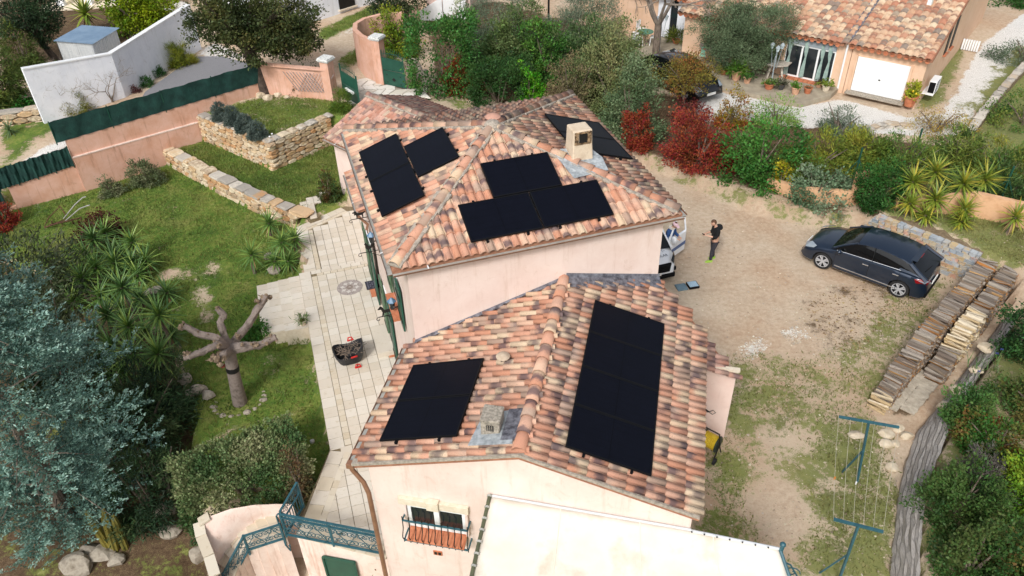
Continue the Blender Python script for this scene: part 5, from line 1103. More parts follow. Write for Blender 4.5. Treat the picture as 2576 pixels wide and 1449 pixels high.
m=MB()
for i in range(5):
    c=ga+(gb-ga)*(i+.5)/5+[0,0,hg*.8]; scroll(m,c+[0,0,.05],u,np.array([0,0,1.]),.09,0,1); scroll(m,c-[0,0,.06],u,np.array([0,0,1.]),.08,3,-1)
m.obj('scroll_panel',M_BLUE,gt)
# cellar hatch door in the retaining wall
fa,fb=H(-3.42,-.72,0),H(-1.35,-2.12,0); fd=un((fb-fa)*[1,1,0]); fn=np.array([fd[1],-fd[0],0])
h0=hit(fa+fn*.02,fn,814,1396); h1=hit(fa+fn*.02,fn,894,1411)
cd_=thing('cellar_door','flat dark green metal cellar door below the terrace railing','door',loc=(h0[0],h0[1],-2.7)); m=MB(); pts=[h0,h1,h1*[1,1,0]+[0,0,-2.85],h0*[1,1,0]+[0,0,-2.85]]
m.add([p+fn*.05 for p in pts]+[p+fn*.005 for p in pts],[(0,1,2,3),(7,6,5,4),(0,4,5,1),(1,5,6,2),(2,6,7,3),(3,7,4,0)]); m.obj('door_leaf',M_GREEN,cd_)
m=MB()
for a_,b_ in ((h0,h1),(h0,pts[3]),(h1,pts[2])): m.bar(a_+fn*.06,b_+fn*.06,.05,.05)
m.obj('door_frame',M_GREEN,cd_); m=MB(); q=h0*.3+h1*.7+fn*.08-[0,0,.75]; m.bar(q,q+fd*.1,.03,.03); m.obj('handle',M_IRON,cd_)
# ================= awning / pergola canvas in front =================
aw0=hit(A(0,FD-.06,0),AD,1238,1249); aw1=hit(A(0,FD-.06,0),AD,1738,1335); zA=(aw0[2]+aw1[2])/2
M_CAN=M('cream canvas',srgb('#d3cabb'),srgb('#dfd8cc'),.9,.8,.15,c3=srgb('#b9ab90'),detail=7)
aw_=thing('canvas_awning','large cream canvas awning sloping away from the gable wall','awning',loc=tuple(aw0)); ext=un(aw1-aw0); aw2=hit(aw0,np.array([0,0,1.]),1960,1379) if False else None
f0=A(nd(aw0)[0],FD-.06,0);f1=A(nd(aw1)[0],FD-.06,0); zl,zr_=aw0[2],aw1[2]
e2=g(1962,1381,zr_-.05); lft=g(1186,1470,zl-.45); 
c_=[aw0,aw1,e2,g(2010,1520,zr_-.5),g(1174,1520,zl-.5)]
cs_n=[c_[0],c_[1],c_[2]]; 
nU,nV=36,14; V=[];F=[]
def top(s):  # along the upper edge: wall part then free corner
    L1=np.linalg.norm(aw1-aw0);L2=np.linalg.norm(e2-aw1); x=s*(L1+L2); return aw0+(aw1-aw0)*x/L1 if x<L1 else aw1+(e2-aw1)*(x-L1)/L2
for i in range(nU+1):
    s=i/nU; t_=top(s); b_=c_[4]+(c_[3]-c_[4])*s
    for j in range(nV+1):
        t=j/nV; V.append(t_*(1-t)+b_*t+np.array([0,0,-.035*math.sin(math.pi*((s*4)%1))*math.sin(math.pi*min(1,t*1.2))-.03*math.sin(t*2.)+.008*math.sin(i*1.7+j*.9)]))
for i in range(nU):
    for j in range(nV): F.append((i*(nV+1)+j,i*(nV+1)+j+1,(i+1)*(nV+1)+j+1,(i+1)*(nV+1)+j))
m=MB(); m.add(V,F); cv=m.obj('canvas',M_CAN,aw_,smooth=True); so_=cv.modifiers.new('thick','SOLIDIFY'); so_.thickness=.006
m=MB(); m.tube([aw0+[0,0,.0]+AD*.02,aw1+AD*.02],.028,8); m.tube([aw1,e2],.03,8); m.obj('top_rail',M('rail grey',srgb('#c9ccce'),None,1,.4),aw_)
m=MB(); m.tube([aw0-AN*.05,c_[4]-AN*.03],.04,8); m.obj('side_rail',M('olive rail',srgb('#4b4f3c'),srgb('#5d6149'),5,.5),aw_)
m=MB(); m.tube([e2,c_[3]],.035,8); m.obj('side_rail',M_BLUE,aw_)
for i in range(9): p=(aw0-AN*.05)*(1-i/9)+(c_[4]-AN*.03)*i/9; k=MB(); k.tube([p-un(c_[4]-aw0)*.02,p+un(c_[4]-aw0)*.02],.055,8); k.obj('ring',M_ZINC,aw_)
for i in range(7): p=aw1+(e2-aw1)*(i/7); k=MB(); k.sphere(p+[0,-.06,.045],.018,6,5); k.obj('eyelet',M_IRON,aw_)
seam=M('canvas seam',srgb('#e9dfcd'),None,1,.8)
for s_ in (.26,.52,.78):
    k=MB(); p=[V[int(round(s_*nU))*(nV+1)+j]+np.array([0,0,.006]) for j in range(nV+1)]; k.tube(p,.009,5); k.obj('seam',seam,aw_)
p=e2+[.02,-.02,0]; k=MB(); k.tube([p*[1,1,0]+[0,0,-.05],p+[0,0,.12]],.04,8); k.sphere(p+[0,0,.16],.06,8,6); k.obj('post',M_BLUE,aw_)
k=MB(); br=[p+[0,0,-.3],p+[.25,-.03,-.45],p+[.45,-.1,-.8],p+[.8,-.25,-.95]]; k.tube(br,.018,6); k.tube([p+[0,0,-.75],p+[.4,-.1,-.95],p+[.85,-.28,-1.1]],.03,6); scroll(k,p+[.3,-.05,-.65],np.array([.95,-.3,0]),np.array([0,0,1.]),.16,0,1,.012); k.obj('scroll_bracket',M_BLUE,aw_)
# ================= vegetation =================
def quads(P,D,N,L,Wd):
    "diamond leaves: base P, axis D, face normal N"
    D=D/np.linalg.norm(D,axis=1,keepdims=True); S=np.cross(D,N); S/=np.linalg.norm(S,axis=1,keepdims=True)+1e-9
    L=L[:,None];W_=Wd[:,None]; mid=P+D*L*.45; nn=np.cross(S,D)
    return np.stack([P,mid+S*W_*.5+nn*L*.05,P+D*L,mid-S*W_*.5+nn*L*.05],1).reshape(-1,3)
def pal_cols(r,n,clump_t,pal):
    pal=np.array([srgb(k) for k in pal])*.86; t=np.clip(clump_t*.75+r.random(n)*.35-.05,0,.999)*(len(pal)-1); i=t.astype(int); f=(t-i)[:,None]; return pal[i]*(1-f)+pal[np.minimum(i+1,len(pal)-1)]*f
LEAFN=[0]
def crown(name,parent,C,rx,ry,z0,z1,leaf=(.10,.06),pal=('#3d5c2c','#5d7c3c'),cover=1.9,shape='dome',seed=0,lump=.35,clr=None,up=.5,rz=0.,droop=0.,holes=.0,nmax=26000):
    r=np.random.default_rng(seed+100); h=z1-z0; rm=(rx+ry)/2
    surf={'dome':2.2*math.pi*rm*max(h*.8,rm*.7),'ball':4*math.pi*((rx*ry*h/2)**(2/3)),'box':4*rx*ry+2*h*(2*rx+2*ry)*.8,'col':2*math.pi*rm*h+math.pi*rm*rm}[shape]
    n=int(min(nmax,cover*surf/(leaf[0]*leaf[1]*.5))); clr=clr or max(.10,min(.34,rm*.20)); k=max(24,int(surf/(clr*clr*2.0)))
    a=r.random(k)*2*math.pi; sz=r.random(k)
    if shape in('dome','ball'):
        cz=sz if shape=='dome' else sz*2-1; s=np.sqrt(np.clip(1-cz**2,0,1)); d=np.stack([s*np.cos(a),s*np.sin(a),cz],1); rad=r.random(k)**.28
        if shape=='dome': low=r.random(k)<.35; d[low,2]*=.25
        ph=r.random(6)*6.28; lm=1+lump*.5*(np.sin(d[:,0]*4.2+ph[0])*np.sin(d[:,1]*3.7+ph[1])+np.sin(d[:,2]*5+ph[2]+d[:,0]*3))*.8
        c=d*(rad*lm)[:,None]; zc=z0 if shape=='dome' else (z0+z1)/2; zr=h if shape=='dome' else h/2; Cn=np.stack([c[:,0]*rx,c[:,1]*ry,zc+np.maximum(c[:,2],-1)*zr],1); out=d
    elif shape=='box':
        u=r.random((k,3))*2-1; f=r.integers(0,6,k); pr=np.array([2*ry*h,2*ry*h,2*rx*h,2*rx*h,4*rx*ry,4*rx*ry]); f=r.choice(6,k,p=pr/pr.sum())
        ax=f//2; ax=np.where(f>=4,2,ax); sg=np.where(f%2==0,1.,-1.); sg=np.where(ax==2,1.,sg); u[np.arange(k),ax]=sg*(.72+.30*r.random(k))
        lum=1+lump*.25*np.sin(u[:,0]*5+u[:,2]*3); Cn=np.stack([u[:,0]*rx*lum,u[:,1]*ry*lum,z0+(u[:,2]*.5+.5)*h*(1+lump*.2*np.sin(u[:,0]*4+u[:,1]*6))],1); out=u
    else:
        rr=.75+.3*r.random(k); Cn=np.stack([np.cos(a)*rx*rr,np.sin(a)*ry*rr,z0+h*r.random(k)],1); out=np.stack([np.cos(a),np.sin(a),.3+0*a],1)
    if holes: keep=r.random(k)>holes; Cn=Cn[keep];out=out[keep];k=len(Cn)
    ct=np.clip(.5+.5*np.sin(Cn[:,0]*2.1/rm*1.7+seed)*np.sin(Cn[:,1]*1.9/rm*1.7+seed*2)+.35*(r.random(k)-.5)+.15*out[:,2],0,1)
    j=r.integers(0,k,n); P=Cn[j]+r.normal(0,clr*.62,(n,3))*[1,1,.8]; P[:,2]=np.maximum(P[:,2],z0+.02)
    D=out[j]*.8+r.normal(0,.6,(n,3)); D[:,2]+=.15-droop; N=np.array([0,0,up])+out[j]*.6+r.normal(0,.45,(n,3))
    s=.7+.6*r.random(n)
    if rz: cs,sn=math.cos(rz),math.sin(rz); R=np.array([[cs,-sn,0],[sn,cs,0],[0,0,1]]); P=P@R.T; D=D@R.T
    P=P+np.array([C[0],C[1],0]); V=quads(P,D,N,leaf[0]*s,leaf[1]*s); col=np.repeat(pal_cols(r,n,ct[j],pal),4,0); LEAFN[0]+=n
    return np_obj(name,V,np.arange(4*n).reshape(-1,4),FOL,parent=parent,col=col)
M_BARK=M('grey brown bark',srgb('#5b4f45'),srgb('#8a7c6f'),6,.95,.8,bscale=14,stretch=(2,2,.7))
M_BARKD=M('dark bark',srgb('#39312b'),srgb('#5a4e45'),6,.95,.8,bscale=14)
M_TWIG=M('grey twigs',srgb('#6e655c'),srgb('#96897c'),5,.95)
def stems(parent,C,z0,z1,rx,n,r0=.03,seed=0,mat=None,name='stem'):
    r=random.Random(seed); m=MB()
    for i in range(n):
        a=r.random()*6.283; q=r.uniform(.2,.75); b=np.array([C[0]+r.uniform(-.1,.1)*rx,C[1]+r.uniform(-.1,.1)*rx,z0-.1]); t=np.array([C[0]+math.cos(a)*rx*q,C[1]+math.sin(a)*rx*q,z0+(z1-z0)*r.uniform(.55,.9)]); md=(b+t)/2+[0,0,.1]; m.tube([b,md,t],[r0,r0*.7,r0*.25],5,cap=False)
    return m.obj(name,mat or M_BARK,parent)
def px_place(box,ryk=.8,z=None):
    u0,v0,u1,v1=box; uc=(u0+u1)/2; Pf=g(uc,v1,z) if z is not None else gz(uc,v1); dist=np.linalg.norm(Pf-[0,0,CAM_H]); rx=(u1-u0)/2*dist/F_PX; hd=Pf*[1,1,0]; hd/=np.linalg.norm(hd); ry=rx*ryk; C=Pf+hd*ry*.75
    zt=at_v(*(C+hd*ry*.15)[:2],uc,v0); return C,rx,ry,Pf[2],max(zt,Pf[2]+.25)
def bush(name,label,box,leaf=(.10,.06),pal=('#35522a','#54733a'),cat='shrub',group=None,ryk=.8,shape='dome',seed=None,z=None,stem=True,hk=None,**k):
    seed=seed if seed is not None else int(sum(box))%997; C,rx,ry,z0,z1=px_place(box,ryk,z); hk=hk or (1.25 if shape=='dome' else 1.05); z1=z0+(z1-z0)*hk
    o=thing(name,label,cat,loc=(C[0],C[1],z0),group=group); rz=math.atan2(C[1],C[0])-math.pi/2
    crown('foliage',o,C,rx,ry,z0+.03,z1,leaf,pal,shape=shape,seed=seed,rz=rz,**k)
    if stem: stems(o,C,z0,z1,rx,5,.03 if rx<1 else .05,seed)
    return o
HG='shrubs of the mixed hedge along the drive'
OLIVE=('#51634a','#73856a','#8c9a80'); LAUREL=('#2c5222','#42702f','#5f8f40'); 
def tree(name,label,base,boxes,leaf,pal,tr=.2,bark=None,cat='tree',seed=0,cover=1.3,lean=(0,0),group=None,holes=.12,ryk=.9,limbs=5,nmax=26000,lump=.5):
    B=np.array(base); o=thing(name,label,cat,loc=tuple(B),group=group); dist=np.linalg.norm(B-[0,0,CAM_H]); r=random.Random(seed); m=MB(); cs=[]
    hd=B*[1,1,0]/np.linalg.norm(B[:2]); side=np.array([hd[1],-hd[0],0])
    for i,(u0,v0,u1,v1) in enumerate(boxes):
        uc=(u0+u1)/2; ub,vb=proj(B); rx=(u1-u0)/2*dist/F_PX
        vc=(v0+v1)/2; d=ray(uc,vc); t=np.hypot(B[0],B[1])/np.hypot(d[0],d[1]); c=np.array([0,0,CAM_H])+d*t; hz=(v1-v0)/2*dist/F_PX*1.02
        rx=rx; cs.append((c,rx)); crown('crown',o,c,rx*.93,rx*ryk*.93,c[2]-hz,c[2]+hz,leaf,pal,cover=cover,shape='ball',seed=seed+i,holes=holes,nmax=nmax,lump=lump)
    c0,rx0=cs[0]; top=c0*.8+B*.2
    m.tube([B-[0,0,.3],B*.6+top*.4+[r.uniform(-.1,.1),0,0],top],[tr*1.25,tr,tr*.6],9)
    for c,rx in cs:
        for k in range(limbs): a=r.random()*6.28; e=c+np.array([math.cos(a)*rx*.7,math.sin(a)*rx*.7,r.uniform(-.2,.5)*rx]); s=B*.35+top*.65; m.tube([s,(s+e)/2+[0,0,.15],e],[tr*.5,tr*.32,tr*.1],6,cap=False)
    m.obj('trunk',bark or M_BARK,o,smooth=True); return o
# --- the hedge between the gate and the drive, back to front ---
bush('olive_shrub','broad grey green olive mass behind the hedge, left of the lamp post',(1160,-30,1375,150),(.10,.03),OLIVE,group=HG,cover=1.6,cat='olive shrub',seed=1,nmax=30000)
bush('olive_shrub','grey green olive mass beside the patio, right of the lamp post',(1370,-5,1560,150),(.10,.03),OLIVE,group=HG,cover=1.6,cat='olive shrub',seed=2,nmax=30000)
bush('laurel_hedge','dark green laurel hedge block beside the curved wall and gate',(1040,62,1195,245),(.13,.08),LAUREL,group=HG,cat='hedge',shape='box',ryk=.55,cover=1.4,nmax=30000,seed=3)
bush('privet_shrub','yellow green shrub growing over the curved pink wall',(935,45,1060,150),(.12,.08),('#3f6420','#6d8a26','#a8a92e'),group=HG,seed=4)
bush('broadleaf_shrub','shrub with pale upright flower spikes by the white stair parapet',(1125,18,1190,110),(.14,.07),('#4d6636','#7d8f5a','#c9cbb0'),group=HG,seed=5,cover=1.1)
bush('laurel_hedge','bright mid green bushy part of the hedge below the olives',(1290,85,1450,215),(.13,.07),('#37602a','#4f7f33','#6f9a3c'),group=HG,seed=6,cat='hedge')
bush('daisy_bush','rounded green bush dotted with white daisies',(1185,85,1330,200),(.12,.06),('#37552b','#55743b','#7c8d4a'),group=HG,seed=7)
bush('photinia_shrub','narrow orange and red leaved shrub in the middle of the hedge',(1115,140,1215,245),(.12,.06),('#6a4a24','#9c5a28','#a03a22','#5d6a2c'),group=HG,seed=8,hk=1.1)
bush('clipped_hedge','clipped dark green hedge block left of the bright green bush',(1190,165,1325,275),(.10,.05),('#24421f','#36592a','#4c7234'),group=HG,seed=9,shape='box',ryk=.7,cat='hedge')
bush('fresh_shrub','vivid fresh green bush standing in the darker hedge',(1300,180,1375,280),(.10,.06),('#3a7a18','#55a01c','#76b52a'),group=HG,seed=10)
bush('tan_hedge','brownish sparse hedge with dry twigs right of the vivid bush',(1370,165,1500,300),(.10,.05),('#57563a','#7d7554','#93835f'),group=HG,seed=11,cat='hedge',cover=1.2)
bush('elaeagnus_hedge','pale olive green bushy hedge beside the dark parked car',(1440,105,1640,290),(.11,.06),('#5a6b3c','#7d8a56','#a09a68'),group=HG,seed=12,cat='hedge',nmax=30000)
bush('elaeagnus_shrub','grey green shrub reaching the corner of the drive side roof',(1500,200,1665,370),(.11,.06),('#4a6340','#6a8058','#8b9a72'),group=HG,seed=13)
bush('red_photinia','small red leaved shrub at the bend of the drive',(1565,285,1640,385),(.10,.05),('#6a3420','#983c28','#a84a34'),group=HG,seed=14)
bush('red_photinia','large deep red photinia shrub facing the drive',(1655,275,1845,432),(.11,.05),('#5e4e2a','#8a3826','#a84432','#983c2a'),group=HG,seed=15,hk=1.0,ryk=.6,nmax=30000,cover=1.6)
bush('red_photinia','dark purple red shrub in front of the parked black car',(1690,235,1785,320),(.10,.05),('#582624','#7d3230','#8f403a'),group=HG,seed=16,hk=.9,cover=1.2)
bush('photinia_shrub','orange and yellow tipped shrub with red sprigs against the white gravel',(1790,245,1880,330),(.10,.05),('#6b6a22','#a08a2e','#a8402a'),group=HG,seed=17,cover=1.0)
bush('laurel_hedge','thick deep green laurel hedge at the edge of the drive, right of the red shrub',(1790,300,2010,475),(.14,.07),('#2d5a22','#45782f','#649a42'),group=HG,seed=18,cat='hedge',hk=1.0,ryk=.6,nmax=30000,cover=1.6)
bush('feathery_shrub','thin light green feathery shrub before the patio pots',(1890,225,2010,330),(.12,.04),('#5f8a3a','#87a84a','#9ab85c'),group=HG,seed=19,cover=.6,hk=.9)
bush('olive_sapling','grey green young olive on the white gravel',(2055,245,2165,350),(.09,.03),OLIVE,group=HG,seed=20,hk=.95,cover=.9,cat='olive tree')
OLE=('#4b6a2c','#7c9038','#a6a43c'); r_=random.Random(4)
for i,(bx,lb,pl) in enumerate([((1960,320,2130,450),'oleander with yellow green tips left of the green mesh post',OLE),((2090,300,2240,430),'oleander with yellowing tips above the orange wall',OLE),((2200,330,2350,450),'tall loose oleander behind the yuccas',('#44642e','#6d8a3c','#96a044')),((2330,300,2470,430),'oleander thicket right of the yellow flowering twigs',('#3f5f30','#66803c','#8d983f')),((2430,330,2600,490),'oleander thicket at the right border with yellow leaves',('#3c5e2e','#648038','#a39a38')),((2380,410,2600,540),'dark narrow leaved oleander over the orange wall',('#33502b','#4d6c38','#6d8546'))]):
    bush('oleander',lb,bx,(.17,.035),pl,group='oleanders along the boundary',seed=30+i,cover=1.7,z=.9,hk=.85)
bush('forsythia','grey twiggy shrub with small yellow flowers by the gravel track',(2280,255,2430,350),(.06,.04),('#8a7c64','#9c8a50','#d2ad2a'),group=HG,seed=40,hk=.8,cover=.45)
bush('viburnum_shrub','grey green viburnum in front of the low orange wall',(1960,430,2140,525),(.11,.07),('#4d6a4a','#6f8a66','#9fb090'),group=HG,seed=41,ryk=.6)
bush('yellow_shrub','small bright yellow leaved shrub at the foot of the laurel',(1935,415,1985,480),(.09,.06),('#7f8a22','#b8ac26','#cfc23a'),group=HG,seed=42)
bush('clipped_shrub','clipped deep green column bush in front of the patterned block wall',(2135,410,2250,555),(.08,.05),('#244a1c','#38662a','#4f7e34'),group=HG,seed=43,shape='ball',cover=1.9,ryk=.8)
bush('laurel_hedge','tall olive green hedge mass between the daisies and the lamp pole',(1200,55,1420,210),(.12,.06),('#34512a','#4f6c38','#7c8a56'),group=HG,seed=25,cat='hedge',nmax=30000)
bush('laurel_hedge','mixed olive hedge mass left of the parked black car',(1400,60,1640,240),(.12,.06),('#3f5a33','#5f7846','#8c9068'),group=HG,seed=26,cat='hedge',nmax=30000,hk=1.1)
# --- neighbour's plants ---
tree('olive_tree','big grey green olive tree shading the neighbouring patio',g(1885,182,1.05),[(1760,15,1920,130),(1850,5,2010,135),(1800,70,1960,160)],(.09,.028),('#4c5f44','#677b58','#83946f'),.22,seed=50,cover=1.25,nmax=22000)
tree('maple_tree','small tree with olive and rusty leaves over the parked black car',g(1722,275,1.),[(1650,150,1800,225)],(.09,.05),('#5c6a2e','#8a7a36','#9a5a30'),.07,seed=51,cover=.9)
def branches(m,p,d,L,r,depth,rnd,up=.15,spread=.6):
    e=p+d*L; md=(p+e)/2+np.array([rnd.uniform(-.06,.06)*L for _ in range(3)]); m.tube([p,md,e],[r,r*.85,r*.7],6 if r>.03 else 4,cap=False)
    if depth==0: return
    for i in range(rnd.choice((2,3)) if depth>1 else 3):
        q=np.array([rnd.gauss(0,spread) for _ in range(3)]); dd=d+q; dd[2]+=up; dd/=np.linalg.norm(dd); branches(m,e,dd,L*rnd.uniform(.62,.85),r*.62,depth-1,rnd,up,spread)
def bare_tree(name,label,base,H_,r,depth,seed,n0=4,spread=.55,trunk=.3,cat='bare tree'):
    B=np.array(base); o=thing(name,label,cat,loc=tuple(B)); rnd=random.Random(seed); m=MB(); top=B+[0,0,H_*trunk]; m.tube([B-[0,0,.2],top],[r*1.2,r],8); m.obj('trunk',M_BARK,o,smooth=True); m=MB()
    for i in range(n0):
        a=i*6.283/n0+rnd.random(); d=np.array([math.cos(a)*.55,math.sin(a)*.55,1.]); branches(m,top-[0,0,.1],d/np.linalg.norm(d),H_*.25,r*.6,depth,rnd,spread=spread)
    m.obj('branch',M_TWIG,o); return o
bare_tree('bare_tree','leafless tree with spreading branches beside the white patio chairs',g(1648,150,1.05),6.2,.17,4,3)
bare_tree('bare_shrub','small leafless grey shrub against the white wall',g(283,256,1.2),2.5,.05,4,6,5,trunk=.08,cat='bare shrub')
bush('broom_shrub','yellow olive feathery shrub at the foot of the white wall',(150,245,230,292),(.16,.02),('#7c7a24','#8f8a32','#5f6a2c'),seed=60,cover=2.2,z=1.1,hk=2.0)
bare_tree('bare_shrub','thin pale leafless stems rising behind the yellow shrub',g(185,275,1.1),3.2,.04,4,9,4,trunk=.05,cat='bare shrub')
bush('broom_shrub','rounded yellow green grass like shrub beside the asphalt drive',(415,120,490,172),(.22,.015),('#5c7024','#7f8a28','#a09a34'),seed=61,cover=2.6,z=1.2,hk=1.5)
for bx,lb in (((355,196,382,220),'small round dark green shrub in the gravel border'),((383,170,415,196),'spiky green iris clump in the gravel border by the white wall')): bush('border_plant',lb,bx,(.16,.03),('#2f5a2a','#4c7a3c'),seed=bx[0],z=1.2,stem=False)
bush('border_plant','small dark red plant in the gravel border',(333,222,352,236),(.08,.04),('#5a3034','#6f4a44'),z=1.2,stem=False,seed=62)
tree('oak_tree','large dark evergreen oak standing inside the pink wall',g(672,234,1.0),[(500,-40,660,90),(600,-30,770,110),(640,30,800,120),(470,5,600,100),(560,50,720,140),(680,70,795,140)],(.13,.075),('#2c3a20','#424f2b','#5c6638','#7a7440'),.34,M_BARKD,seed=63,cover=1.25,nmax=15000,holes=.15)
tree('citrus_tree','dense round yellow green tree behind the tin shed',g(350,85,1.2),[(268,-40,370,60),(330,-30,432,75),(290,0,410,88)],(.16,.10),('#4c6a12','#7c9416','#a8b41c'),.15,seed=64,cover=1.5,nmax=15000)
tree('pine_tree','dark evergreen with a leaning trunk at the top left',g(150,155,1.2),[(-30,-10,100,75),(60,0,150,60),(80,60,140,110)],(.13,.05),('#1f3320','#2f472a','#46603a'),.16,M_BARKD,seed=65,cover=1.1,nmax=14000)
tree('oak_tree','dark evergreen tree at the top beside the pink house',g(985,62,1.3),[(930,-40,1065,40)],(.13,.07),('#22331f','#374a29','#55613a'),.2,M_BARKD,seed=66,nmax=14000)
for bx,lb in (((-40,70,75,290),'tall bamboo clump at the left border'),((30,75,125,200),'bamboo clump next to the tin shed'),((-60,180,60,300),'low bamboo thicket above the stone wall')): bush('bamboo',lb,bx,(.20,.035),('#3c4f22','#5d7030','#7a8638'),seed=bx[2],cover=1.5,z=1.15,droop=.5,cat='bamboo')
bush('ivy_patch','bright green ivy spilling over the stone wall',(-10,255,80,285),(.12,.10),('#2f6a24','#468a30'),seed=68,z=1.3,stem=False,cat='ivy')
# --- rosette plants: every sword leaf is an object ---
def leaf_mesh(name,L,W,droop,mat):
    V=[];F=[]; n=4
    for i in range(n+1):
        t=i/n; w_=W*(.55+.45*math.sin(math.pi*min(1,t*1.2+.15)))*(1-t)**.45 if i<n else 0.002; z=-droop*L*t*t; V+=[(L*t,-w_/2,z+.10*w_),(L*t,0,z-.12*w_),(L*t,w_/2,z+.10*w_)]
    for i in range(n):
        for j in range(2): F.append((3*i+j,3*i+3+j,3*i+4+j,3*i+j+1))
    me=bpy.data.meshes.new(name); me.from_pydata(V,[],F); me.materials.append(mat); me.update(); return me
def leaf_mat(name,a,b,c):
    t=NT(name); oi=t.n('ShaderNodeObjectInfo').outputs['Random']; sx=t.n('ShaderNodeSeparateXYZ'); t.l(t.coord(),sx.inputs[0]); k=t.ramp(oi,[(0,a),(.5,b),(1,c)]); t.base(t.mix(t.smooth(sx.outputs[0],.0,.35),b,k)); t.set(Roughness=.5); return t.m
LG=leaf_mat('yucca green',srgb('#42682c'),srgb('#5c7f38'),srgb('#879c44')); LGD=leaf_mat('yucca dark green',srgb('#355628'),srgb('#4c6f34'),srgb('#6c8a42')); LY=leaf_mat('yucca yellow green',srgb('#5a7426'),srgb('#7d8e30'),srgb('#a89a34')); LD=leaf_mat('dry yucca leaf',srgb('#8a7550'),srgb('#a78d60'),srgb('#6f5c42')); LV=leaf_mat('aloe grey green',srgb('#3d5a38'),srgb('#5a7448'),srgb('#7c9060'))
LM={}
def rosette(name,label,head,L,W=.055,n=46,mat=None,dry=8,trunk=True,group=None,cat='yucca',seed=0,flat=0.,parent=None,zb=None):
    mat=mat or LG; r=random.Random(seed); hd=np.array(head); zb=float(gh(hd[0],hd[1])) if zb is None else zb
    o=parent or thing(name,label,cat,loc=(hd[0],hd[1],zb),group=group)
    if trunk:
        m=MB(); b=np.array([hd[0]+r.uniform(-.12,.12),hd[1]+r.uniform(-.1,.15),zb-.1]); m.tube([b,(b+hd)/2+[r.uniform(-.05,.05),0,0],hd],[.07,.06,.05],7); m.obj('trunk',M_BARK,o,smooth=True)
    for i in range(n+dry):
        d_=i>=n; f=i/n; el=math.radians(78-118*f**1.0) if not d_ else math.radians(-r.uniform(50,80)); el=max(el,math.radians(-55)) if not d_ else el
        if flat: el=el*(1-flat)+math.radians(25)*flat
        az=i*2.39996+r.uniform(-.2,.2); Li=round(L*r.choice((.8,.95,1.1))*(.75 if d_ else 1),3); dr=r.choice((.05,.18,.32)); m_=LD if d_ else mat; key=(Li,W,dr,m_.name)
        if key not in LM: LM[key]=leaf_mesh('leaf',Li,W,dr,m_)
        q=bpy.data.objects.new('leaf',LM[key]); COL.objects.link(q); q.parent=o
        q.matrix_basis=wmat(o).inverted()@Matrix.Translation(Vector(hd+[0,0,-.10*f]))@Matrix.Rotation(az,4,'Z')@Matrix.Rotation(-el,4,'Y')
    return o
YG='yuccas of the dense clump on the lawn'
heads=[(232,600,.9),(262,585,.7),(330,608,1.1),(280,640,.8),(240,672,1.0),(285,660,.9),(305,722,1.6),(205,700,.9),(365,655,.7),(268,790,1.2),(322,820,1.3),(398,790,1.6),(278,872,1.2),(330,888,1.5),(396,888,1.5),(330,660,.8)]
yl=['back left yucca head of the clump, beside the dark red aeonium','small yucca head just in front of the dark red aeonium','yucca head at the back right of the clump with dry skirt','low yucca head tucked in the back of the clump','pale yucca head at the left edge of the clump','yucca head behind the largest rosette','largest bright yucca rosette in the middle of the clump','dull yucca head next to the dark loquat leaves','small yucca head at the right edge of the clump above the bare patch','shaded yucca head left of centre in the lower clump','yucca head in the lower middle of the clump','tall bright yucca head nearest the pollarded tree limb','lowest left yucca head by the oleander','lowest middle yucca head of the clump','lowest right yucca head above the oleander','half hidden yucca head behind the dry skirt']
for i,((u,v,zz),lb) in enumerate(zip(heads,yl)):
    p=g(u,v,-1.+zz*1.0); L=.80 if v<700 else .92; rosette('yucca',lb,p,L,.085,54,LG if i%3 else LGD,8 if i in (0,2,6,8) else 3,group=YG,seed=i,zb=-1.1)
for i,(u,v) in enumerate([(250,745),(350,750),(300,775),(235,835),(362,835),(420,735),(310,935),(262,920),(380,935),(430,840),(215,640),(310,640),(180,760),(225,900),(345,690)]): rosette('yucca','shaded yucca head filling the dense clump between the marked ones',g(u,v,-.5),.85,.085,44,LGD if i%2 else LG,5,group=YG,seed=100+i,zb=-1.1)
for i,(u,v,zz,lb) in enumerate([(708,608,1.2,'tallest yucca head by the terrace corner'),(676,560,.6,'yucca head at the top of the terrace corner group, on the stone wall'),(740,600,1.0,'darker yucca head overhanging the terrace tiles'),(725,655,.5,'low yucca head at the foot of the terrace corner group'),(690,655,.4,'small yucca head at the steps side of the terrace corner group'),(632,640,.9,'leaning yucca head out over the lawn on a bent stem')]): rosette('yucca',lb,g(u,v,-.9+zz),.72,.075,50,LG,5,group='yuccas at the terrace corner',seed=40+i,zb=-.9)
for i,(u,v,zz,lb) in enumerate([(2355,430,1.5,'tallest yellow green yucca of the bank group'),(2298,455,1.2,'left yellow green yucca of the bank group with dry skirt'),(2425,460,1.2,'right yellow green yucca of the bank group'),(2355,500,.8,'front centre yucca of the bank group with yellow skirt'),(2290,510,.6,'small yucca at the left foot of the bank group'),(2428,525,.6,'small yucca at the right foot of the bank group'),(2330,540,.3,'low dark yucca just above the block wall'),(2480,450,1.2,'farthest right yucca head of the bank group'),(2420,555,.25,'smallest yucca low on the grassy bank')]): rosette('yucca',lb,g(u,v,1.1+zz),.80 if zz>.7 else .62,.085,72,LY,12 if i in (0,1,2,3) else 4,group='yuccas on the bank above the block wall',seed=60+i,zb=1.05)
rosette('yucca','single yucca by itself at the right edge on the bank',g(2556,545,1.8),.75,.085,44,LY,16,seed=80,zb=1.1)
rosette('palm_shrub','short palm with arching yellow green fronds behind the tin shed',g(213,32,2.4),1.35,.22,34,LY,5,cat='palm',seed=81,zb=1.2)
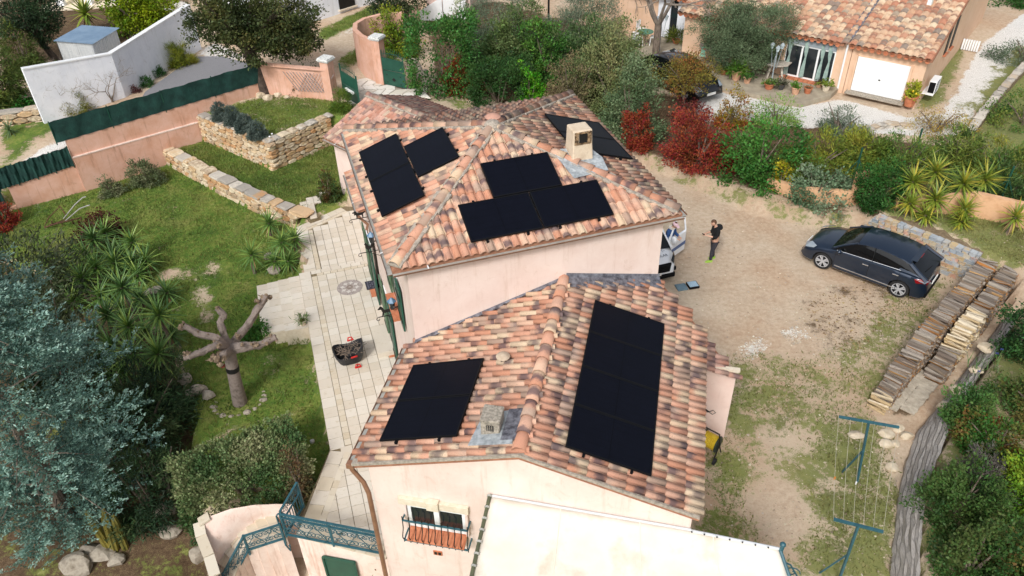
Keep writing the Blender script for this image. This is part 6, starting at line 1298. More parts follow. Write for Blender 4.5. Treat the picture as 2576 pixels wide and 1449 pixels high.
rosette('agave','spiky dark grey green plant at the left edge in the rock bed',g(22,325,1.35),.75,.05,48,LV,6,trunk=False,cat='agave',seed=82,zb=1.)
# --- left garden ---
LAV='clipped lavender domes along the stone wall'
for bx,lb in (((532,262,588,310),'farthest clipped lavender dome behind the others'),((564,272,618,322),'second clipped lavender dome, next to the farthest one'),((592,290,646,338),'third clipped lavender dome, beside the nearest one'),((620,308,680,356),'nearest clipped lavender dome at the wall corner')): bush('lavender',lb,(bx[0]+5,bx[1]+2,bx[2]-5,bx[3]-2),(.06,.02),('#465650','#5e6f68','#7d8b80'),seed=bx[0],cover=3.2,z=1.05,hk=1.3,shape='dome',group=LAV,stem=False,clr=.05,up=.1,lump=.04)
bush('rockrose','grey green bush against the pink wall',(335,405,412,470),(.08,.045),('#4a5c3c','#6d7a52','#8b8f6c'),seed=90,z=-.85)
bush('rockrose','smaller pale bush farther left along the pink wall',(262,446,312,496),(.08,.045),('#5d6c48','#7f8a62','#9c9c78'),seed=91,z=-.88)
bush('red_shrub','red leaved shrub at the left edge of the lawn',(-40,505,46,585),(.09,.04),('#7a2a20','#9c382a','#b04a34'),seed=92,z=-.9,cover=2.)
bush('aeonium','dark red rosette plant at the back of the yucca clump',(212,540,312,610),(.10,.07),('#3f201c','#5a2c24','#6f4434'),seed=93,z=-.9,ryk=.5)
bush('wall_shrub','dark green and reddish bush at the corner of the rear wing',(808,440,858,512),(.07,.05),('#2f4a24','#47602c','#6a3c24'),seed=94,z=-.35)
bush('heather','bushy light green heather by the open gate leaf',(838,235,885,282),(.16,.02),('#4c6a24','#6c8a30','#83903c'),seed=95,z=1.,stem=False,cover=2.)
LOQ=('#26321f','#37472a','#55603c','#6f7458')
bush('loquat_shrub','dark loquat shrub behind the blue conifer',(-20,605,225,830),(.20,.06),LOQ,seed=96,z=-1.,nmax=24000,cat='shrub',cover=1.4); bush('loquat_shrub','dark loquat shrub between the conifer and the yuccas',(90,700,300,1010),(.20,.06),LOQ,seed=97,z=-1.2,nmax=24000,cover=1.4)
OD=('#1f3322','#2f4a2e','#47623c','#66774a')
bush('oleander','dark oleander bush in front of the yucca clump',(255,905,520,1130),(.19,.03),OD,seed=98,z=-1.4,nmax=30000,cover=2.,hk=1.); bush('oleander','shaded oleander with bare cut stems above the rock garden',(280,1070,515,1320),(.19,.03),OD,seed=99,z=-2.,nmax=22000,cover=1.3,hk=.8)
for i,(u,v) in enumerate(((340,1215),(420,1230))): 
    C=g(u,v,-1.9); o=thing('cut_stems','bundle of grey cut stems in the dark oleander, '+('left' if i==0 else 'right')+' one','cut stems',loc=tuple(C)); r=random.Random(i)
    for k in range(9): a=r.uniform(-.35,.35); b=r.uniform(-.2,.3); m=MB(); m.tube([C+[r.uniform(-.2,.2),r.uniform(-.2,.2),-.2],C+np.array([a*1.3,b*1.3,1.35+r.uniform(-.3,.3)])],[.035,.022],6); m.obj('stem',M_TWIG,o)
bush('viburnum_bush','large clipped variegated bush above the stair parapet',(503,1095,785,1290),(.07,.05),('#35502a','#527040','#7d8c5a','#a6a67c'),seed=101,z=-1.,cover=2.9,shape='box',lump=.12,clr=.10,nmax=60000,ryk=.62,hk=.72,cat='shrub')
bush('dry_shrub','brownish leaved edge of the variegated bush beside the terrace',(735,1120,800,1270),(.07,.045),('#3f4a2c','#5f5a3a','#6f5238'),seed=102,z=-.8,cover=.9)
bush('gravel_shrub','small bushy plant with brown tips at the foot of the gable wall',(935,1395,1058,1475),(.06,.035),('#4c5a24','#6f6a2c','#7a5436'),seed=103,z=-2.0,cover=.5,lump=.8)
bush('weed_clump','leafy green clump under the pollarded limb by the steps',(608,815,690,858),(.07,.05),('#2f5a20','#4c7a2c'),seed=104,z=-.9,stem=False)
# climbing vine on the trellis
bush('vine','small evergreen climber on the trellis',(735,160,815,240),(.08,.05),('#2c3f22','#47562f','#5f5a3a'),seed=105,z=1.,cover=.45,ryk=.3)
# cactus columns
M_CAC=M('yellowed cactus',srgb('#5f5c2a'),srgb('#8f8138'),3,.7,.3,stretch=(3,3,.4)); cb=g(300,1400,-2.7)
ca=thing('column_cactus','group of three yellowed ribbed cactus columns under the conifer','cactus',loc=tuple(cb))
for k,(uv,tp,r0) in enumerate((((285,1398),(218,1288),.11),((295,1400),(258,1282),.12),((322,1395),(283,1298),.10))):
    b=g(*uv,-2.7); t=b*[1,1,0]+[0,0,at_v(b[0],b[1],*tp)]; m=MB(); V=[];F=[];n=14
    d=ray(*tp); s_=np.hypot(b[0],b[1])/np.hypot(d[0],d[1]); t=np.array([0,0,CAM_H])+d*s_
    for i in range(7):
        c=b+(t-b)*i/6; rr=r0*(1 if i<6 else .5)
        for j in range(n): a=j*6.283/n; q=rr*(1 if j%2 else .78); V.append(c+[q*math.cos(a),q*math.sin(a),0])
    for i in range(6):
        for j in range(n): F.append((i*n+j,i*n+(j+1)%n,(i+1)*n+(j+1)%n,(i+1)*n+j))
    m.add(V,F+[tuple(range(6*n,7*n))]); m.obj('column',M_CAC,ca)
# blue conifer: sprays on drooping branches
def conifer():
    B=g(190,1330,-2.6); o=thing('blue_conifer','big blue green conifer filling the lower left corner','conifer',loc=tuple(B)); r=np.random.default_rng(11); Ht=10.9; m=MB(); m.tube([B-[0,0,.3],B+[0,0,Ht*.6],B+[0,0,Ht-.5]],[.22,.12,.02],8); m.obj('trunk',M_BARK,o); P=[];D=[];C=[];tw=MB()
    pal=np.array([srgb(k) for k in ('#334a42','#4f7065','#789c8e','#a4c0b2')])
    for i in range(320):
        h=r.random(); z=.7+h*(Ht-.9); R_=np.interp(z-2.6,[-2.4,-1.,0.,2.3,4.3,6.,7.2,8.2],[1.4,2.3,2.8,3.1,2.55,1.5,.7,.15]); a=r.random()*6.283; R_*=.32+.72*r.random()**.7; s=B+[0,0,z]; d=np.array([math.cos(a),math.sin(a),.1]); e=s+d*R_+[0,0,-.05*R_*R_]
        if r.random()<.3: tw.tube([s,(s+e)/2+[0,0,.08],e],[.03,.02,.006],4,cap=False)
        ns=int(4+R_*4)
        for k in range(ns):
            t=.4+.65*(k+r.random())/ns; side=np.array([-d[1],d[0],0])*(1 if k%2 else -1); base=s+(e-s)*t; ln=.62*(1.3-t*.55)*(.6+.7*r.random()); sd=side*.7+d*.8+[0,0,.2+.3*r.random()]
            nn=38
            q=r.random(nn); pts=base+sd*(ln*q)[:,None]+r.normal(0,.042,(nn,3))*(1.2-q[:,None]*.7); P.append(pts); D.append(sd*.9+r.normal(0,.42,(nn,3))); C.append(np.clip(q*.7+r.random(nn)*.3+.15*(t-.5),0,.999))
    P=np.concatenate(P);D=np.concatenate(D);C=np.concatenate(C); n=len(P); t=C*3; i=np.clip(t.astype(int),0,2); f=(t-i)[:,None]; col=pal[i]*(1-f)+pal[i+1]*f
    V=quads(P,D,r.normal(0,.5,(n,3))+[0,0,.8],.08*(.7+.6*r.random(n)),.04*(.7+.5*r.random(n))); np_obj('foliage',V,np.arange(4*n).reshape(-1,4),FOL,parent=o,col=np.repeat(col,4,0)); tw.obj('branch',M_TWIG,o)
conifer()
# right hand bank: shrubs one by one
BG='shrubs of the right hand bank'
for i,(bx,pl,lb,lf) in enumerate([((2515,760,2680,930),('#1f3a1c','#2f5226','#446a30'),'dense dark green shrub above the concrete edging',(.08,.05)),((2500,930,2660,1060),('#2c4a22','#4a6a2e','#7a6a38'),'green shrub above the irises with coppery tips',(.08,.05)),((2400,1040,2560,1170),('#2f5a24','#4c7a30','#8a4a2c'),'fresh green shrub with reddish young leaves on the bank',(.08,.05)),((2300,1150,2470,1330),('#2c4a22','#47652e','#5f7a3c'),'low loose green shrub leaning on the concrete edging',(.09,.04)),((2490,1120,2640,1290),('#3f6a20','#6a8f26','#9cae2e'),'yellow green shrub at the right border of the bank',(.08,.05)),((2330,1300,2500,1480),('#2a4a22','#42622c','#63703c'),'dark green shrub in the lower right corner, nearest the edging',(.08,.05)),((2460,1270,2640,1480),('#2f4f24','#4f7030','#7a5c34'),'green and rusty shrub in the very corner of the bank',(.08,.05)),((2390,1130,2500,1250),('#4f5648','#6d6a64','#8a8078'),'grey twiggy lavender patch on the bank',(.10,.015)),((2360,960,2470,1090),('#2f5424','#4a7034','#6a8a44'),'small green bush on the bank beside the pale stones',(.08,.04))]):
    bush('bank_shrub',lb,bx,lf,pl,group=BG,seed=120+i,z=.7,cover=2.1,nmax=26000,hk=1.1)
ir=thing('iris_clump','iris clump with dark blue flowers on the bank edge','iris',loc=tuple(g(2470,935,.7))); r=random.Random(3)
for i in range(70):
    p=g(r.uniform(2430,2520),r.uniform(900,985),.7); key=('iris',i%4)
    if key not in LM: LM[key]=leaf_mesh('blade',.32+.05*(i%4),.03,.25,LGD)
    q=bpy.data.objects.new('blade',LM[key]); COL.objects.link(q); q.parent=ir; q.matrix_basis=wmat(ir).inverted()@Matrix.Translation(Vector(p))@Matrix.Rotation(r.random()*6.28,4,'Z')@Matrix.Rotation(-math.radians(r.uniform(55,85)),4,'Y')
for (u,v) in ((2462,935),(2508,890),(2438,968),(2520,880)):
    m=MB(); p=g(u,v,1.05)
    for k in range(6): a=k*1.05; m.add([p,p+[.03*math.cos(a)-.012*math.sin(a),.03*math.sin(a)+.012*math.cos(a),.02],p+[.05*math.cos(a),.05*math.sin(a),-.01 if k%2 else .05],p+[.03*math.cos(a)+.012*math.sin(a),.03*math.sin(a)-.012*math.cos(a),.02]],[(0,1,2,3)])
    m.obj('flower',M('iris blue',srgb('#2c2f7a'),srgb('#3f45a0'),20,.7),ir)
print('leaves',LEAFN[0])
# pollarded plane tree
def pollard():
    B=g(603,1012,-.9); d0=np.hypot(B[0],B[1]); o=thing('pollarded_tree','pollarded plane tree with knobbly bare limbs and a black band on its trunk','pollarded tree',loc=tuple(B)); 
    def pt(u,v,k=1.0):
        d=ray(u,v); s=d0*k/np.hypot(d[0],d[1]); return np.array([0,0,CAM_H])+d*s
    M_PL=M('plane bark',srgb('#665c57'),srgb('#83776f'),5,.95,1.,c3=srgb('#544a44'),bscale=16); M_KN=M('knobbly cut bark',srgb('#67574a'),srgb('#99866e'),14,.95,1.)
    top=pt(575,880); m=MB(); m.tube([B-[0,0,.2],B*.66+top*.34,B*.33+top*.67,top],[.24,.20,.185,.19],14); tk=m.obj('trunk',M_PL,o,smooth=True)
    a=B*.38+top*.62;b=B*.30+top*.70; m=MB(); m.tube([a,b],[.196,.196],16); m.obj('black_band',M('tar band',srgb('#141312'),None,1,.7),o,smooth=True)
    r=random.Random(4)
    def limb(P,R,knobs):
        m=MB(); PP=[];RR=[]
        for i in range(len(P)-1):
            for k in range(4): t=k/4; PP.append(P[i]*(1-t)+P[i+1]*t); RR.append((R[i]*(1-t)+R[i+1]*t)*r.uniform(.9,1.12))
        PP.append(P[-1]);RR.append(R[-1]); m.tube(PP,RR,11); m.v=[tuple(np.array(q)+[r.gauss(0,.013) for _ in range(3)]) for q in m.v]; lo=m.obj('limb',M_PL,o,smooth=True)
        knobs=knobs+[(PP[i]+np.array([0,0,RR[i]*.6]),.06,2) for i in range(2,len(PP)-1,2)]
        for (c,s,n) in knobs:
            for k in range(n):
                m=MB(); q=c+np.array([r.gauss(0,s*.42) for _ in range(3)]); m.sphere(q,s*r.uniform(.35,.6),7,5,(1,1,.9)); q2=MB(); q2.v=[tuple(np.array(p)+[r.uniform(-.02,.02) for _ in range(3)]) for p in m.v]; q2.f=m.f; q2.obj('knob',M_KN,lo)
                if k%2==0 or s<.07:
                    t=MB(); dr=np.array([r.gauss(0,1) for _ in range(3)]); dr/=np.linalg.norm(dr); t.tube([q,q+dr*s*.9],[.022,.012],5); t.obj('stub',M_KN,lo)
    limb([top,pt(548,850,1.0),pt(500,840,1.01),pt(462,820,1.02)],[round(q*.84,3) for q in (.17,.14,.11,.12)],[(pt(460,818,1.02),.13,8)])
    limb([top,pt(565,845,1.02),pt(553,810,1.03),pt(563,792,1.035),pt(545,775,1.04)],[round(q*.84,3) for q in (.16,.13,.11,.12,.10)],[(pt(546,772,1.04),.07,5)])
    limb([top,pt(590,860,1.02),pt(625,815,1.03),pt(650,775,1.04),pt(668,745,1.05)],[round(q*.84,3) for q in (.18,.15,.14,.12,.13)],[(pt(665,748,1.05),.16,9),(pt(645,755,1.04),.10,5),(pt(598,845,1.02),.10,4)])
    limb([top,pt(612,872,.99),pt(650,868,.985),pt(695,848,.985)],[round(q*.84,3) for q in (.19,.17,.13,.10)],[(pt(690,850,.985),.11,9),(pt(640,868,.98),.11,5),(pt(665,860,.985),.10,6),(pt(610,868,.98),.08,3)])
    limb([top,pt(548,866,.98),pt(510,885,.97),pt(475,897,.965),pt(460,900,.965)],[round(q*.84,3) for q in (.17,.14,.11,.10,.08)],[(pt(545,865,.98),.13,6),(pt(470,888,.965),.10,5)])
    limb([top,pt(560,893,.975),pt(545,905,.97)],[round(q*.84,3) for q in (.18,.17,.12)],[(pt(545,903,.97),.18,10)])
    m=MB(); m.lathe(pt(561,922,.965),[(.07,0),(.07,.05)],10); m.obj('cut_face',M('red cut wood',srgb('#6a2f24'),srgb('#84463a'),9,.8),o)
pollard()
# ================= vehicles =================
def paint(name,c,coat=1.,rough=.35,metal=.35):
    t=NT(name); t.base(c); t.set(Roughness=rough,Metallic=metal); t.b.inputs['Coat Weight'].default_value=coat; t.b.inputs['Coat Roughness'].default_value=.03; return t.m
M_CARB=paint('dark blue car paint',srgb('#1b2c40'),1.,.3,.5); M_CARK=paint('black car paint',srgb('#0f1014')); M_VANW=paint('white van paint',srgb('#e4e8ec'),.6,.35,0.)
M_TYRE=M('tyre rubber',srgb('#1d1d1e'),srgb('#2a2a2b'),20,.85); M_RIM=M('alloy rim',srgb('#b9bbbf'),None,1,.35,metal=.25); M_CGL=M('car glass',srgb('#0b0e10'),None,1,.06,spec=.5); M_LAMP=M('lamp glass',srgb('#8f9aa3'),None,1,.1,spec=.8); M_RED=M('red lamp glass',srgb('#7d0f16'),None,1,.15,spec=.7); M_CHR=M('bright trim',srgb('#c9ccd0'),None,1,.2,metal=.8); M_GAP=M('panel gap',srgb('#07080a'),None,1,.7); M_PLATE=M('number plate',srgb('#e6e6e2'),None,1,.4)
def interp1(x,X,Y): return float(np.interp(x,X,Y))
def car(name,label,cat,pos,head,paintm,spec,group=None):
    o=thing(name,label,cat,loc=pos,group=group,rz=head)
    L,Wd=spec['L'],spec['W']; hw=Wd/2; xf=L/2; wr=spec['wr']; xw=(spec['xf'],spec['xr']); X,TOP=spec['topx'],spec['topz']; bx,bz=spec['beltx'],spec['beltz']
    st=sorted(set([round(-xf+L*i/30,3) for i in range(31)]+[round(a+wr*1.16*math.cos(t),3) for a in xw for t in np.linspace(0,math.pi,9)]))
    V=[];F=[]; NPR=9
    for x in st:
        e=1-abs(x)/xf; wk=hw*min(1.,.80+.20*min(1,e/.16)**.6); zb=spec['sill']
        if e<.06: zb=spec['sill']+.1*(1-e/.06)
        for a in xw:
            q=(wr*1.14)**2-(x-a)**2
            if q>0: zb=max(zb,wr+math.sqrt(q)-.0)
        zt=interp1(x,X,TOP); zbelt=min(interp1(x,bx,bz),zt-.03); mid=max(zb+.03,.62*zbelt)
        pr=[(wk*.95,zb),(wk*.995,zb+.04 if zb<mid-.06 else zb+.005),(wk*1.0,max(mid,zb+.01)),(wk*.985,max((mid+zbelt)/2,zb+.02)),(wk*.955,zbelt-.035),(wk*.91,zbelt),(wk*.62,zt-.012),(wk*.3,zt),(0,zt+.012)]
        for y,z in pr: V.append((x,y,z))
        for y,z in pr[-2::-1]: V.append((x,-y,z))
    n=2*NPR-1
    for i in range(len(st)-1):
        for j in range(n-1): F.append((i*n+j,i*n+j+1,(i+1)*n+j+1,(i+1)*n+j))
    F.append(tuple(range(n))[::-1]); e=(len(st)-1)*n; F.append(tuple(e+k for k in range(n)))
    m=MB(); m.add(V,F); b=m.obj('body',paintm,o,world=False,smooth=True)
    m=MB(); m.box((0,0,spec['sill']+.16),(L*.9,Wd*.78,.28)); m.obj('underbody',M_GAP,o,world=False)
    # greenhouse
    gx=spec['gx']; V=[];F=[]; GS=[]
    for x,zr_,k in gx:
        zb=interp1(x,bx,bz)-.02; wb=hw*.915; wt=hw*.70
        zr2=max(zr_,zb+.01); f=min(1,(zr2-zb)/(spec['H']-zb)); wtop=wb+(wt-wb)*f; GS.append((x,zb,zr2,wb,wtop))
        for y,z in ((wb,zb),(wb+(wtop-wb)*.5,zb+(zr2-zb)*.55),(wtop,zr2-.05*f),(wtop*.82,zr2-.012*f),(0,zr2+.012*f)): V.append((x,y,z))
        for y,z in ((wtop*.82,zr2-.012*f),(wtop,zr2-.05*f),(wb+(wtop-wb)*.5,zb+(zr2-zb)*.55),(wb,zb)): V.append((x,-y,z))
    for i in range(len(gx)-1):
        for j in range(8): F.append((i*9+j,i*9+j+1,i*9+10+j,i*9+9+j))
    m=MB(); m.add(V,F); m.obj('glass',M_CGL,o,world=False,smooth=True)
    i0,i1=spec['roof']; V=[];F=[]
    rows=list(range(i0,i1+1))
    for i in rows:
        x,zb,zr2,wb,wt=GS[i]
        for y,z in ((wt*1.03,zr2-.065),(wt*1.01,zr2-.035),(wt*.82,zr2),(0,zr2+.026),(-wt*.82,zr2),(-wt*1.01,zr2-.035),(-wt*1.03,zr2-.065)): V.append((x,y,z))
    for i in range(len(rows)-1):
        for j in range(6): F.append((i*7+j,i*7+j+1,i*7+8+j,i*7+7+j))
    m=MB(); m.add(V,F); m.obj('roof_panel',paintm,o,world=False,smooth=True)
    gs=np.array(GS)
    def gsurf(x,t,s):
        X_=gs[::-1,0]; f=lambda c: np.interp(x,X_,gs[::-1,c]); zb,zr2,wb,wt=f(1),f(2),f(3),f(4); return (x,s*(wb+(wt-wb)*t+.008),zb+(zr2-.045-zb)*t)
    for s in (1,-1):
        if spec.get('quarter'):
            xb0,xt0,xe=spec['quarter']; m=MB(); V=[];F=[]
            for i in range(6):
                for j in range(4): t=j/3*1.04; x0=xb0+(xt0-xb0)*min(t,1); x=x0+(xe-x0)*i/5; V.append(gsurf(x,t,s))
            for i in range(5):
                for j in range(3): F.append((4*i+j,4*i+j+1,4*i+5+j,4*i+4+j))
            m.add(V,F); m.obj('quarter_panel',paintm,o,world=False,smooth=True)
        m=MB(); P=[Vector((GS[i][0],s*(GS[i][4]*1.005 if i>0 else GS[i][3]),GS[i][2]-.03)) for i in range(0,i0+1)]; m.tube(P,.035,6); P=[Vector((GS[i][0],s*GS[i][4]*1.0,GS[i][2]-.035)) for i in range(i1,len(GS))]; m.tube(P,spec.get('cp',.06),6); m.obj('pillar',paintm,o,world=False,smooth=True)
        for px in spec['bp']:
            zb=interp1(px,bx,bz); m=MB(); x1=px+.05; wt=hw*.70; m.bar((px,s*(hw*.915+.004),zb),(x1,s*(wt+.016),spec['H']-.07),.012,.11); m.obj('door_pillar',M_GAP,o,world=False)
        zb=[ (x,interp1(x,bx,bz)) for x in np.linspace(spec['doors'][0],spec['doors'][-1],8)]; m=MB(); m.tube([(x,s*hw*.918,z+.0) for x,z in zb],.012,5); m.obj('window_trim',M_CHR if spec.get('chrome') else M_GAP,o,world=False)
        for dx in spec['doors']:
            m=MB(); zb_=interp1(dx,bx,bz); m.tube([(dx,s*hw*.925,zb_),(dx,s*hw*.993,zb_*.8),(dx,s*hw*1.001,zb_*.6),(dx,s*hw*.999,spec['sill']+.07)],.006,4); m.obj('door_gap',M_GAP,o,world=False)
        for hx in spec['handles']: m=MB(); zb_=interp1(hx,bx,bz)*.83; m.bar((hx,s*(hw+.004),zb_),(hx-.2,s*(hw+.004),zb_+.005),.03,.03); m.obj('door_handle',M_CHR if spec.get('chrome') else paintm,o,world=False)
        m=MB(); m.bar((spec['doors'][0]-.05,s*(hw+.003),.36),(spec['doors'][-1]+.05,s*(hw+.003),.34),.016,.03); m.obj('side_strip',M_CHR if spec.get('chrome') else M_GAP,o,world=False)
        mx=spec['mirror']; zb_=interp1(mx,bx,bz); m=MB(); m.sphere((mx,s*(hw+.10),zb_+.06),.105,10,7,(.75,1.1,.85)); m.bar((mx,s*hw*.92,zb_-.02),(mx,s*(hw+.06),zb_+.03),.07,.04); m.obj('mirror',paintm,o,world=False,smooth=True)
        for a in xw:
            w=link(bpy.data.objects.new('wheel',None)); w.parent=o; w.location=(a,s*(hw-.105),wr); m=MB()
            for rr,y in ((wr*.70,-.10),(wr*.97,-.10),(wr,-.06),(wr,.06),(wr*.97,.095),(wr*.78,.105),(wr*.70,.08)): 
                for k in range(24): t=2*math.pi*k/24; m.v.append((rr*math.cos(t),s*y,rr*math.sin(t)))
            for i in range(6):
                for k in range(24): m.f.append((i*24+k,i*24+(k+1)%24,i*24+24+(k+1)%24,i*24+24+k))
            m.obj('tyre',M_TYRE,w,world=False,smooth=True); m=MB()
            for rr,y in ((wr*.72,.085),(wr*.66,.09),(wr*.63,.03),(.02,.02)):
                for k in range(24): t=2*math.pi*k/24; m.v.append((rr*math.cos(t),s*y,rr*math.sin(t)))
            for i in range(3):
                for k in range(24): m.f.append((i*24+k,i*24+(k+1)%24,i*24+24+(k+1)%24,i*24+24+k))
            m.obj('rim_barrel',M_GAP,w,world=False); m=MB()
            for k in range(5):
                for dt in (-.20,.20): t=2*math.pi*k/5+dt; t2=2*math.pi*k/5+dt*.45; m.bar((wr*.14*math.cos(t2),s*.075,wr*.14*math.sin(t2)),(wr*.70*math.cos(t),s*.085,wr*.70*math.sin(t)),.03,.045)
            for k in range(24):
                t=2*math.pi*k/24;t1=2*math.pi*(k+1)/24; m.bar((wr*.69*math.cos(t),s*.088,wr*.69*math.sin(t)),(wr*.69*math.cos(t1),s*.088,wr*.69*math.sin(t1)),.02,.02)
            m.tube([(0,s*.06,0),(0,s*.092,0)],.055,12); m.obj('rim',M_RIM,w,world=False)
    return o,b
HATCH=dict(L=4.3,W=1.81,H=1.47,wr=.322,xf=1.30,xr=-1.34,sill=.20,topx=[-2.15,-2.1,-2.0,-1.6,-.5,.9,1.05,1.6,1.95,2.1,2.15],topz=[.55,.78,.98,1.0,1.0,.96,.955,.86,.75,.62,.45],beltx=[-2.15,-2.0,-1.4,.9,1.5,2.15],beltz=[.94,1.02,1.03,.93,.82,.55],
 gx=[(1.12,.96,0),(.72,1.20,0),(.34,1.39,0),(.06,1.45,0),(-.4,1.47,0),(-.85,1.44,0),(-1.18,1.39,0),(-1.42,1.33,0),(-1.76,1.13,0),(-2.06,.97,0)],roof=(2,7),quarter=(-1.12,-1.30,-1.86),bp=(-.28,),doors=(.92,-.24,-1.22),handles=(-.02,-1.02),mirror=.78,chrome=True,cp=.075)
fw_,rw_=g(2062,673.7,.05),g(2255,746.3,.05); hd_=un((fw_-rw_)*[1,1,0]); lf=np.array([-hd_[1],hd_[0],0]); mid=(fw_+rw_)/2-hd_*(-.02)-lf*.90
co,cb_=car('parked_car','dark blue five door hatchback parked on the drive','car',(mid[0],mid[1],.02),math.atan2(hd_[1],hd_[0]),M_CARB,HATCH)
def lo(m,n,mat,par,**k): return m.obj(n,mat,par,world=False,**k)
for s in (1,-1):
    m=MB(); m.add([(2.10,s*.52,.66),(2.02,s*.80,.62),(1.70,s*.885,.74),(1.62,s*.84,.83),(1.88,s*.60,.80),(1.95,s*.72,.75)],[(0,1,5),(1,2,5),(2,3,5),(3,4,5),(4,0,5)]); lo(m,'headlight',M_LAMP,co)
    m=MB(); m.add([(-2.13,s*.46,.80),(-2.00,s*.78,.96),(-1.70,s*.915,.93),(-1.78,s*.92,.80),(-2.08,s*.72,.72),(-1.98,s*.86,.86)],[(0,1,5),(1,2,5),(2,3,5),(3,4,5),(4,0,5)]); tl=lo(m,'tail_light',M_RED,co)
    m=MB(); m.add([(-2.12,s*.55,.815),(-2.03,s*.74,.90),(-1.85,s*.90,.90),(-2.03,s*.83,.82),(-2.01,s*.87,.87)],[(0,1,4),(1,2,4),(2,3,4),(3,0,4)]); lo(m,'clear_lens',M_LAMP,tl)
m=MB(); m.box((-1.46,0,1.345),(.20,1.08,.03)); lo(m,'roof_spoiler',M_CARB,co,bev=.012)
m=MB(); m.box((-1.565,0,1.33),(.03,.3,.02)); lo(m,'brake_lamp',M_RED,co)
m=MB(); m.box((-2.16,0,.62),(.03,.52,.11)); lo(m,'number_plate',M_PLATE,co); m=MB(); m.box((2.165,0,.42),(.03,.52,.11)); lo(m,'number_plate',M_PLATE,co)
m=MB(); m.box((-2.12,0,.34),(.12,1.5,.16)); lo(m,'rear_bumper_trim',M_BLACKP,co,bev=.02); m=MB(); m.box((2.13,0,.33),(.09,1.3,.16)); lo(m,'front_grille',M_GAP,co,bev=.02)
m=MB(); m.sphere((-2.10,0,.93),.045,8,6,(.3,1,1)); lo(m,'badge',M_CHR,co)
m=MB(); m.tube([(-1.95,0,1.07),(-1.92,.42,1.12)],.011,5); lo(m,'rear_wiper',M_GAP,co)
for s in (.1,-.45): m=MB(); m.tube([(1.02,s,.99),(.80,s+.52,1.16)],.012,5); lo(m,'wiper',M_GAP,co)
# neighbour's black car behind the shrubs
a=g(1652,190,1.);b=g(1772,250,1.); h2=un((b-a)*[1,1,0]); c=(a+b)/2
ck,_=car('parked_car','black car half hidden behind the shrubs on the neighbouring gravel','car',(c[0],c[1],1.0),math.atan2(h2[1],h2[0]),M_CARK,HATCH)
for s in (1,-1):
    m=MB(); m.add([(2.10,s*.52,.66),(2.02,s*.80,.62),(1.70,s*.885,.74),(1.62,s*.84,.83),(1.88,s*.60,.80),(1.95,s*.72,.75)],[(0,1,5),(1,2,5),(2,3,5),(3,4,5),(4,0,5)]); lo(m,'headlight',M_LAMP,ck)
m=MB(); m.box((2.165,0,.42),(.03,.52,.11)); lo(m,'number_plate',M_PLATE,ck)
# white van, nose to the camera, its left front door open
VAN=dict(L=5.0,W=1.98,H=1.95,wr=.34,xf=1.62,xr=-1.55,sill=.24,topx=[-2.5,-2.45,-2.3,.9,1.25,1.6,2.1,2.38,2.46,2.5],topz=[1.2,1.9,1.93,1.20,1.17,1.13,1.02,.90,.78,.62],beltx=[-2.5,-1.2,1.2,1.8,2.5],beltz=[1.2,1.18,1.12,1.02,.66],
 gx=[(1.97,1.12,0),(1.5,1.50,0),(1.07,1.83,0),(.8,1.92,0),(-.5,1.95,0),(-1.6,1.95,0),(-2.3,1.93,0),(-2.45,1.7,0)],roof=(2,6),bp=(-.15,),doors=(1.6,.3),handles=(.4,),mirror=1.5,cp=.1)
VAN['topx']=[-2.5,-2.45,-2.3,1.5,1.95,2.2,2.38,2.46,2.5]; VAN['topz']=[1.15,1.2,1.2,1.14,1.12,1.0,.88,.76,.62]
hv=-EY; lv=np.array([-hv[1],hv[0],0]); cr=g(1700,684,.35); vp_=cr-lv*.93-hv*2.42
vn,_=car('van','white van with a sun logo on its bonnet and its driver door open','van',(vp_[0],vp_[1],0.),math.atan2(hv[1],hv[0]),M_VANW,VAN)
m=MB(); m.add([(2.47,-.70,.80),(2.47,.70,.80),(2.53,.62,.52),(2.53,-.62,.52),(2.40,-.70,.80),(2.40,.70,.80)],[(0,3,2,1),(0,1,5,4)]); lo(m,'grille',M_BLACKP,vn)
for i in range(5): m=MB(); z=.56+.055*i; m.bar((2.535-.01*i,-.62,z),(2.535-.01*i,.62,z),.02,.018); lo(m,'grille_bar',M_GAP,vn)
m=MB(); m.sphere((2.54,0,.70),.10,14,8,(.15,1.15,.5)); lo(m,'badge',M_CHR,vn); m=MB(); m.tube([(2.557,-.05,.69),(2.558,-.02,.72),(2.558,.0,.69),(2.558,.03,.715),(2.557,.055,.69)],.006,4); lo(m,'badge_script',M_BLACKP,vn)
for s in (1,-1):
    m=MB(); m.add([(2.40,s*.70,.90),(2.46,s*.78,.76),(2.20,s*.96,.86),(1.98,s*.955,1.03),(2.2,s*.86,1.0),(2.28,s*.88,.92)],[(0,1,5),(1,2,5),(2,3,5),(3,4,5),(4,0,5)]); lo(m,'headlight',M_CGL,vn)
    m=MB(); m.box((2.36,s*.86,.50),(.10,.16,.14)); lo(m,'fog_lamp_pocket',M_BLACKP,vn,bev=.02)
m=MB(); m.box((2.46,0,.34),(.16,1.72,.20)); lo(m,'bumper_lower',M_BLACKP,vn,bev=.05)
m=MB(); m.box((2.525,.05,.475),(.02,.52,.11)); pl=lo(m,'number_plate',M_PLATE,vn)
